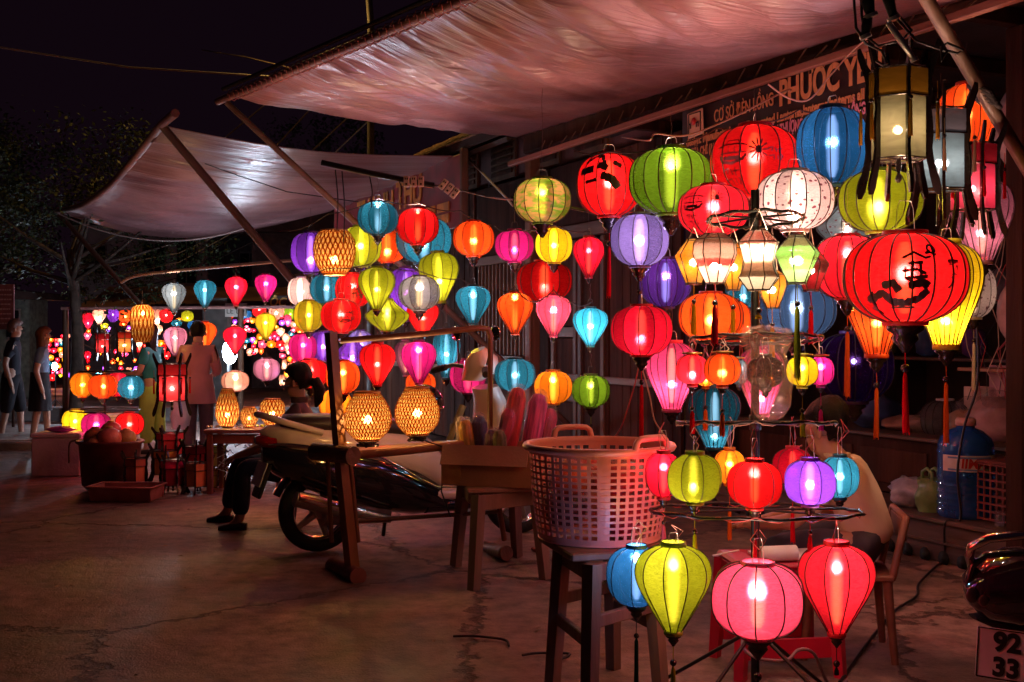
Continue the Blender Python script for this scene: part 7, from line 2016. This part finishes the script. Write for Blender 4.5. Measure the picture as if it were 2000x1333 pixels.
figure('person', G(386, 13.4), math.radians(95), stand_j(1.62, .0, 'forward', .03, (1, .2, -.2)), 'standing person in a long pale pink top and dark trousers', M_skin2,
    dict(shirt=(mat('pale_pink_top', (.55, .28, .27), .8, 0, .15, 5, .4, 10), 1.6, -.05), trousers=(mat('grey_trousers', (.10, .07, .09), .8, 0, .2), 1.95, 1.1), skirt=(mat('pale_pink_top', (.55, .28, .27)), .34, .17, .21), shoes=mat('dark_shoes', (.03, .02, .02))), (M_hair, 'short'))
lumpy('plastic_bag', P(352, 838, 13.0), .13, .10, .34, mat('bluish_white_bag', (.60, .68, .75), .4, 0, .2, 8, .6, 12), 'white carrier bag hanging beside the person in pale pink', 'bag', 21, handles=True)
figure('person', G(22, 15.6), math.radians(15), stand_j(1.68, .03, 'down', .14), 'walking person in a black t-shirt and black knee-length shorts at the left edge', M_skin2,
    dict(shirt=(mat('black_tee', (.012, .014, .03), .8, 0, .2), .75, -.12), trousers=(mat('black_shorts', (.012, .012, .02), .8, 0, .2), 1.30, 1.2), shoes=mat('dark_shoes', (.03, .02, .02))), (mat('grey_brown_hair', (.16, .10, .09), .6, 0, .3), 'short'))
figure('person', G(78, 15.2), math.radians(20), stand_j(1.56, .03, 'down', .12), 'walking woman with auburn hair, pale blue top and black skirt near the left edge', M_skin2,
    dict(shirt=(mat('pale_blue_top', (.22, .38, .62), .8, 0, .4, 4, .3, 12), .7, -.03), skirt=(mat('black_skirt', (.012, .012, .02), .8, 0, .2), .52, .15, .19), shoes=mat('dark_shoes', (.03, .02, .02))), (mat('auburn_hair', (.16, .055, .02), .5, 0, .3), 'long'))

# ------------------------------------------------------------------ scooter
M_wp = mat('white_paint', (.82, .64, .58), .16, 0, .08, 2, .0, coat=.8)
M_bp = mat('black_paint', (.012, .010, .018), .10, 0, .2, 2, .0, coat=.8)
M_tyre = mat('tyre_rubber', (.014, .012, .012), .75, 0, .2, 20, .3)
M_chr = mat('chrome', (.72, .66, .62), .10, 1.0, .1, 5, 0)
M_alu = mat('dull_aluminium', (.42, .36, .32), .35, .8, .2, 8, .1)
M_seat = mat('seat_leather', (.035, .022, .022), .45, 0, .2, 10, .2)
def wheel(parent, x, z, R=.235, tw=.052, name='wheel', y=0):
    wv = empty(name, (x, y, z), 0); wv.parent = parent
    rt = Matrix.Rotation(PI/2, 3, 'X')
    b = MB(); b.lathe([(R-.075, -tw*.8), (R-.03, -tw), (R-.005, -tw*.55), (R, 0), (R-.005, tw*.55), (R-.03, tw), (R-.075, tw*.8), (R-.075, -tw*.8)], 40, rot=rt, cap=False); b.build('tyre', M_tyre, wv)
    b = MB(); b.lathe([(R-.078, -tw*.72), (R-.066, -tw*.76), (R-.066, tw*.76), (R-.078, tw*.72), (R-.092, 0), (R-.078, -tw*.72)], 36, rot=rt, cap=False); b.build('rim', M_chr, wv)
    b = MB(); b.tube([(0, -.06, 0), (0, .06, 0)], .040, 16)
    for k in range(5):
        a = 2*PI*k/5
        b.loft([((math.cos(a)*.03, 0, math.sin(a)*.03), (0, .022, 0), Vector((-math.sin(a), 0, math.cos(a)))*.026), ((math.cos(a)*(R-.08), 0, math.sin(a)*(R-.08)), (0, .014, 0), Vector((-math.sin(a), 0, math.cos(a)))*.016)], 10)
    b.build('hub', M_alu, wv)
    return wv
pr_ = G(622, 7.72); pf_ = G(1012, 8.42)
dirv = (pf_-pr_); SL = dirv.length/1.30
scn = empty('scooter', pr_, math.atan2(dirv.y, dirv.x), 'white and black motor scooter parked behind the wooden frame', 'scooter', scale=SL)
wheel(scn, 0, .235); wheel(scn, 1.30, .235)
E = lambda x, y, z, w_, h_: ((x, y, z), (0, w_, 0), (0, 0, h_))
b = MB(); b.loft([E(-.34, 0, .70, .010, .010), E(-.30, 0, .69, .07, .050), E(-.18, 0, .665, .130, .085), E(.05, 0, .625, .165, .115), E(.30, 0, .585, .175, .135), E(.52, 0, .54, .165, .145), E(.68, 0, .48, .140, .15), E(.78, 0, .40, .11, .10), E(.82, 0, .34, .08, .04)], 28, 2.3); b.build('rear_body', M_wp, scn)
b = MB(); b.loft([E(-.33, 0, .58, .02, .04), E(-.26, 0, .55, .12, .09), E(-.10, 0, .50, .175, .125), E(.08, 0, .46, .195, .16), E(.32, 0, .40, .200, .18), E(.55, 0, .33, .190, .15), E(.75, 0, .26, .165, .08), E(.90, 0, .23, .12, .03)], 28, 2.6); b.build('side_panel', M_bp, scn)
for s in (-1, 1):
    b = MB(); b.tube([(-.31, s*.07, .64), (-.20, s*.140, .64), (.05, s*.186, .605), (.30, s*.200, .555), (.44, s*.202, .48), (.55, s*.196, .41), (.66, s*.186, .355), (1.0, s*.18, .335)], .0075, 6); b.build('chrome_trim', M_chr, scn)
b = MB(); b.loft([E(-.24, 0, .745, .06, .03), E(-.18, 0, .75, .115, .050), E(.0, 0, .745, .140, .055), E(.25, 0, .725, .140, .058), E(.48, 0, .70, .125, .055), E(.60, 0, .665, .09, .05), E(.66, 0, .63, .04, .02)], 26, 2.5); b.build('seat', M_seat, scn)
b = MB(); b.tube([(-.02, -.15, .70), (-.22, -.14, .76), (-.33, -.09, .80), (-.36, 0, .805), (-.33, .09, .80), (-.22, .14, .76), (-.02, .15, .70)], .018, 8); b.build('grab_rail', M_wp, scn)
b = MB(); b.loft([E(-.37, 0, .66, .03, .02), E(-.33, 0, .655, .075, .038), E(-.27, 0, .65, .10, .045)], 18); b.build('tail_light', mat('tail_red', (.35, .01, .01), .1, 0, .2, 4, 0, coat=.6), scn)
b = MB(); b.box((-.33, 0, .43), (.02, .15, .20), Matrix.Rotation(.35, 3, 'Y'), .006); b.build('mudflap', M_tyre, scn)
b = MB(); b.box((-.345, 0, .47), (.006, .19, .14), Matrix.Rotation(.35, 3, 'Y'), .004); b.build('licence_plate', M_paper, scn)
b = MB()
for i in range(9):
    pass
b.loft([((math.cos(a_)*.27, 0, .235+math.sin(a_)*.27), (0, .07, 0), Vector((math.cos(a_), 0, math.sin(a_)))*.014) for a_ in [.5+i*.25 for i in range(10)]], 12); b.build('rear_mudguard', M_bp, scn)
b = MB(); b.loft([E(.62, 0, .30, .17, .045), E(.80, 0, .30, .18, .04), E(1.0, 0, .30, .175, .045), E(1.06, 0, .32, .15, .05)], 22, 3.5); b.build('floorboard', M_wp, scn)
b = MB(); b.loft([E(.62, 0, .235, .165, .05), E(.8, 0, .235, .17, .05), E(1.02, 0, .25, .16, .055)], 18, 3.0); b.build('lower_tray', M_bp, scn)
b = MB(); sh_ = [((.98, 0, .34), (0, .19, 0), (.035, 0, .01)), ((1.06, 0, .50), (0, .215, 0), (.04, 0, .01)), ((1.10, 0, .68), (0, .215, 0), (.045, 0, .01)), ((1.10, 0, .84), (0, .19, 0), (.055, 0, .012)), ((1.07, 0, .93), (0, .13, 0), (.06, 0, .015))]
b.loft(sh_, 22, 2.6); b.build('leg_shield', M_wp, scn)
b = MB(); b.loft([((1.15, 0, .40), (0, .05, 0), (.02, 0, 0)), ((1.19, 0, .58), (0, .12, 0), (.035, 0, .0)), ((1.19, 0, .76), (0, .12, 0), (.04, 0, .0)), ((1.15, 0, .88), (0, .06, 0), (.03, 0, 0))], 18); b.build('front_badge_panel', M_bp, scn)
b = MB(); b.loft([((math.cos(a_)*.285+1.30, 0, .235+math.sin(a_)*.285), (0, .075, 0), Vector((math.cos(a_), 0, math.sin(a_)))*.02) for a_ in [.25+i*.25 for i in range(10)]], 12); b.build('front_mudguard', M_wp, scn)
for s in (-1, 1):
    b = MB(); b.tube([(1.30, s*.085, .235), (1.19, s*.085, .60)], .018, 8); b.build('fork_leg', M_alu, scn)
b = MB(); b.loft([((.98, 0, .97), (.06, 0, 0), (0, .09, .0)), ((1.04, 0, 1.03), (.10, 0, 0), (0, .16, 0)), ((1.04, 0, 1.10), (.10, 0, .02), (0, .13, 0)), ((1.02, 0, 1.16), (.04, 0, .02), (0, .06, 0))], 20); b.build('handlebar_cowl', M_wp, scn)
b = MB(); b.ball((1.13, 0, 1.06), .075, 16, 10, sx=.6, sy=1.2); b.build('headlamp', M_film, scn)
for s in (-1, 1):
    b = MB(); b.tube([(1.0, s*.12, 1.05), (.96, s*.24, 1.06), (.90, s*.36, 1.03)], .014, 8); b.build('handlebar', M_alu, scn)
    b = MB(); b.tube([(.93, s*.29, 1.045), (.885, s*.39, 1.02)], .021, 10); b.build('grip', M_tyre, scn)
    b = MB(); b.tube([(.98, s*.20, 1.06), (1.0, s*.26, 1.22)], .006, 6); m_ = b.build('mirror_arm', M_black, scn)
    b = MB(); b.ball((1.0, s*.28, 1.26), .06, 14, 8, sx=.35, sy=1.15, sz=.8); b.build('mirror', M_bp, scn)
b = MB(); b.tube([(.38, -.16, .18), (.22, -.20, .22), (.05, -.215, .27), (-.20, -.215, .345)], [.020, .036, .046, .042], 16); b.build('exhaust', M_alu, scn)
b = MB(); b.tube([(.20, -.205, .235), (.02, -.222, .29), (-.19, -.225, .355)], [.030, .042, .036], 16); b.build('heat_shield', M_chr, scn)
b = MB(); b.tube([(.40, -.05, .22), (.0, -.07, .235)], .075, 14); b.build('engine_case', M_alu, scn)
b = MB(); b.tube([(.45, .08, .22), (.48, .22, .02)], .012, 6); b.build('side_stand', M_black, scn)
b = MB(); b.tube([(.78, -.02, .34), (.80, -.05, .60), (.90, -.04, .82)], .022, 8); b.tube([(.84, .06, .34), (.88, .07, .7)], .018, 8); b.build('bag_straps', mat('olive_strap', (.25, .2, .07), .6, 0, .3), scn)
lumpy('carrier_bag', scn.matrix_basis @ Vector((.82, 0, .345)), .14, .12, .22, mat('crimson_bag', (.35, .02, .07), .4, 0, .3), 'crimson bag standing on the scooter floorboard', 'bag', 23, part='cloth')
hm = empty('helmet', scn.matrix_basis @ Vector((.66, .02, .76)), .3, 'dark rounded helmet resting on the scooter seat', 'helmet')
b = MB(); b.ball((0, 0, .10), .135, 20, 12, sx=1.1, sz=.95); b.build('shell', M_bp, hm)
b = MB(); b.tube([(math.cos(t)*.150, math.sin(t)*.135, .06) for t in [i*PI/12-PI/2 for i in range(13)]], .008, 6); b.build('visor_rim', M_chr, hm)

# second motorcycle: only its tail reaches into the picture at the lower right
z2 = 4.4; K2 = 1.4
m2 = empty('motorcycle', Vector((P(2010, 0, z2).x, z2, 0)), 0, 'dark motorcycle tail with chrome rail and number plate at lower right', 'motorcycle')
m2.scale = (K2,)*3
def Q(px, py, dz=0): return (P(px, py, z2+dz*K2)-m2.location)/K2
b = MB(); b.loft([(Q(1884, 1150, .0), Q(1884, 1150)*0+Vector((0, .01, 0)), Vector((0, 0, .01))), (Q(1894, 1150, .02), Vector((0, .06, 0)), Vector((0, 0, .045))), (Q(1920, 1148, .04), Vector((0, .10, 0)), Vector((0, 0, .085))), (Q(1970, 1146, .05), Vector((0, .12, 0)), Vector((0, 0, .108))), (Q(2060, 1142, .05), Vector((0, .12, 0)), Vector((0, 0, .112))), (Q(2150, 1145, .05), Vector((0, .06, 0)), Vector((0, 0, .08)))], 28, 2.2)
b.build('tail_lamp', mat('smoked_lamp', (.03, .012, .02), .06, 0, .2, 4, 0, coat=1.0), m2)
b = MB(); b.ball(Q(1900, 1163, -.07), .022, 14, 8, sx=.9, sy=.4); b.ball(Q(1922, 1174, -.085), .016, 12, 8, sy=.4); b.build('indicator', mat('smoked_lamp2', (.05, .03, .03), .05, 0, .2, 4, 0, coat=1.0), m2)
b = MB(); b.tube([Q(2160, 1062, -.05), Q(2000, 1045, -.08), Q(1930, 1052, -.08), Q(1898, 1068, -.06), Q(1893, 1085, -.03), Q(1900, 1110, .02)], .013, 10); b.build('chrome_rail', M_chr, m2)
b = MB(); b.tube([Q(2160, 1095, -.02), Q(2000, 1080, -.03), Q(1925, 1084, -.03), Q(1900, 1105, -.01), Q(1890, 1140, .0)], .010, 10); b.build('rail_bracket', M_bp, m2)
b = MB(); b.loft([(Q(1900, 1205, .05), Vector((0, .03, 0)), Vector((0, 0, .005))), (Q(1960, 1215, .08), Vector((0, .08, 0)), Vector((0, 0, .03))), (Q(2100, 1215, .1), Vector((0, .08, 0)), Vector((0, 0, .035)))], 16); b.build('under_tail', M_tyre, m2)
pl = obj('licence_plate', MB().box((0, 0, 0), (.195, .006, .145), None, .003).mesh('licence_plate'), mat('plate_dull', (.80, .74, .76), .45, 0, .2, 6, .05), m2)
pl.location = Q(1912, 1230, -.05)+Vector((.0975, 0, -.0735)); pl.rotation_euler = (.10, .05, -.42)
b = MB(); b.tube([(-.094, -.004, -.07), (-.094, -.004, .07), (.094, -.004, .07), (.094, -.004, -.07), (-.094, -.004, -.07)], .0022, 4); b.build('raised_border', M_rib, pl)
M_ink = mat('plate_ink', (.012, .012, .012), .5, 0, .1, 9, 0)
for (s, x, z_) in (('92', -.055, .012), ('33', -.055, -.060)):
    text_obj(s, .074, M_ink, pl, (x, -.005, z_), (PI/2, 0, 0), .001, 'plate_digits', 0, .95, .003)
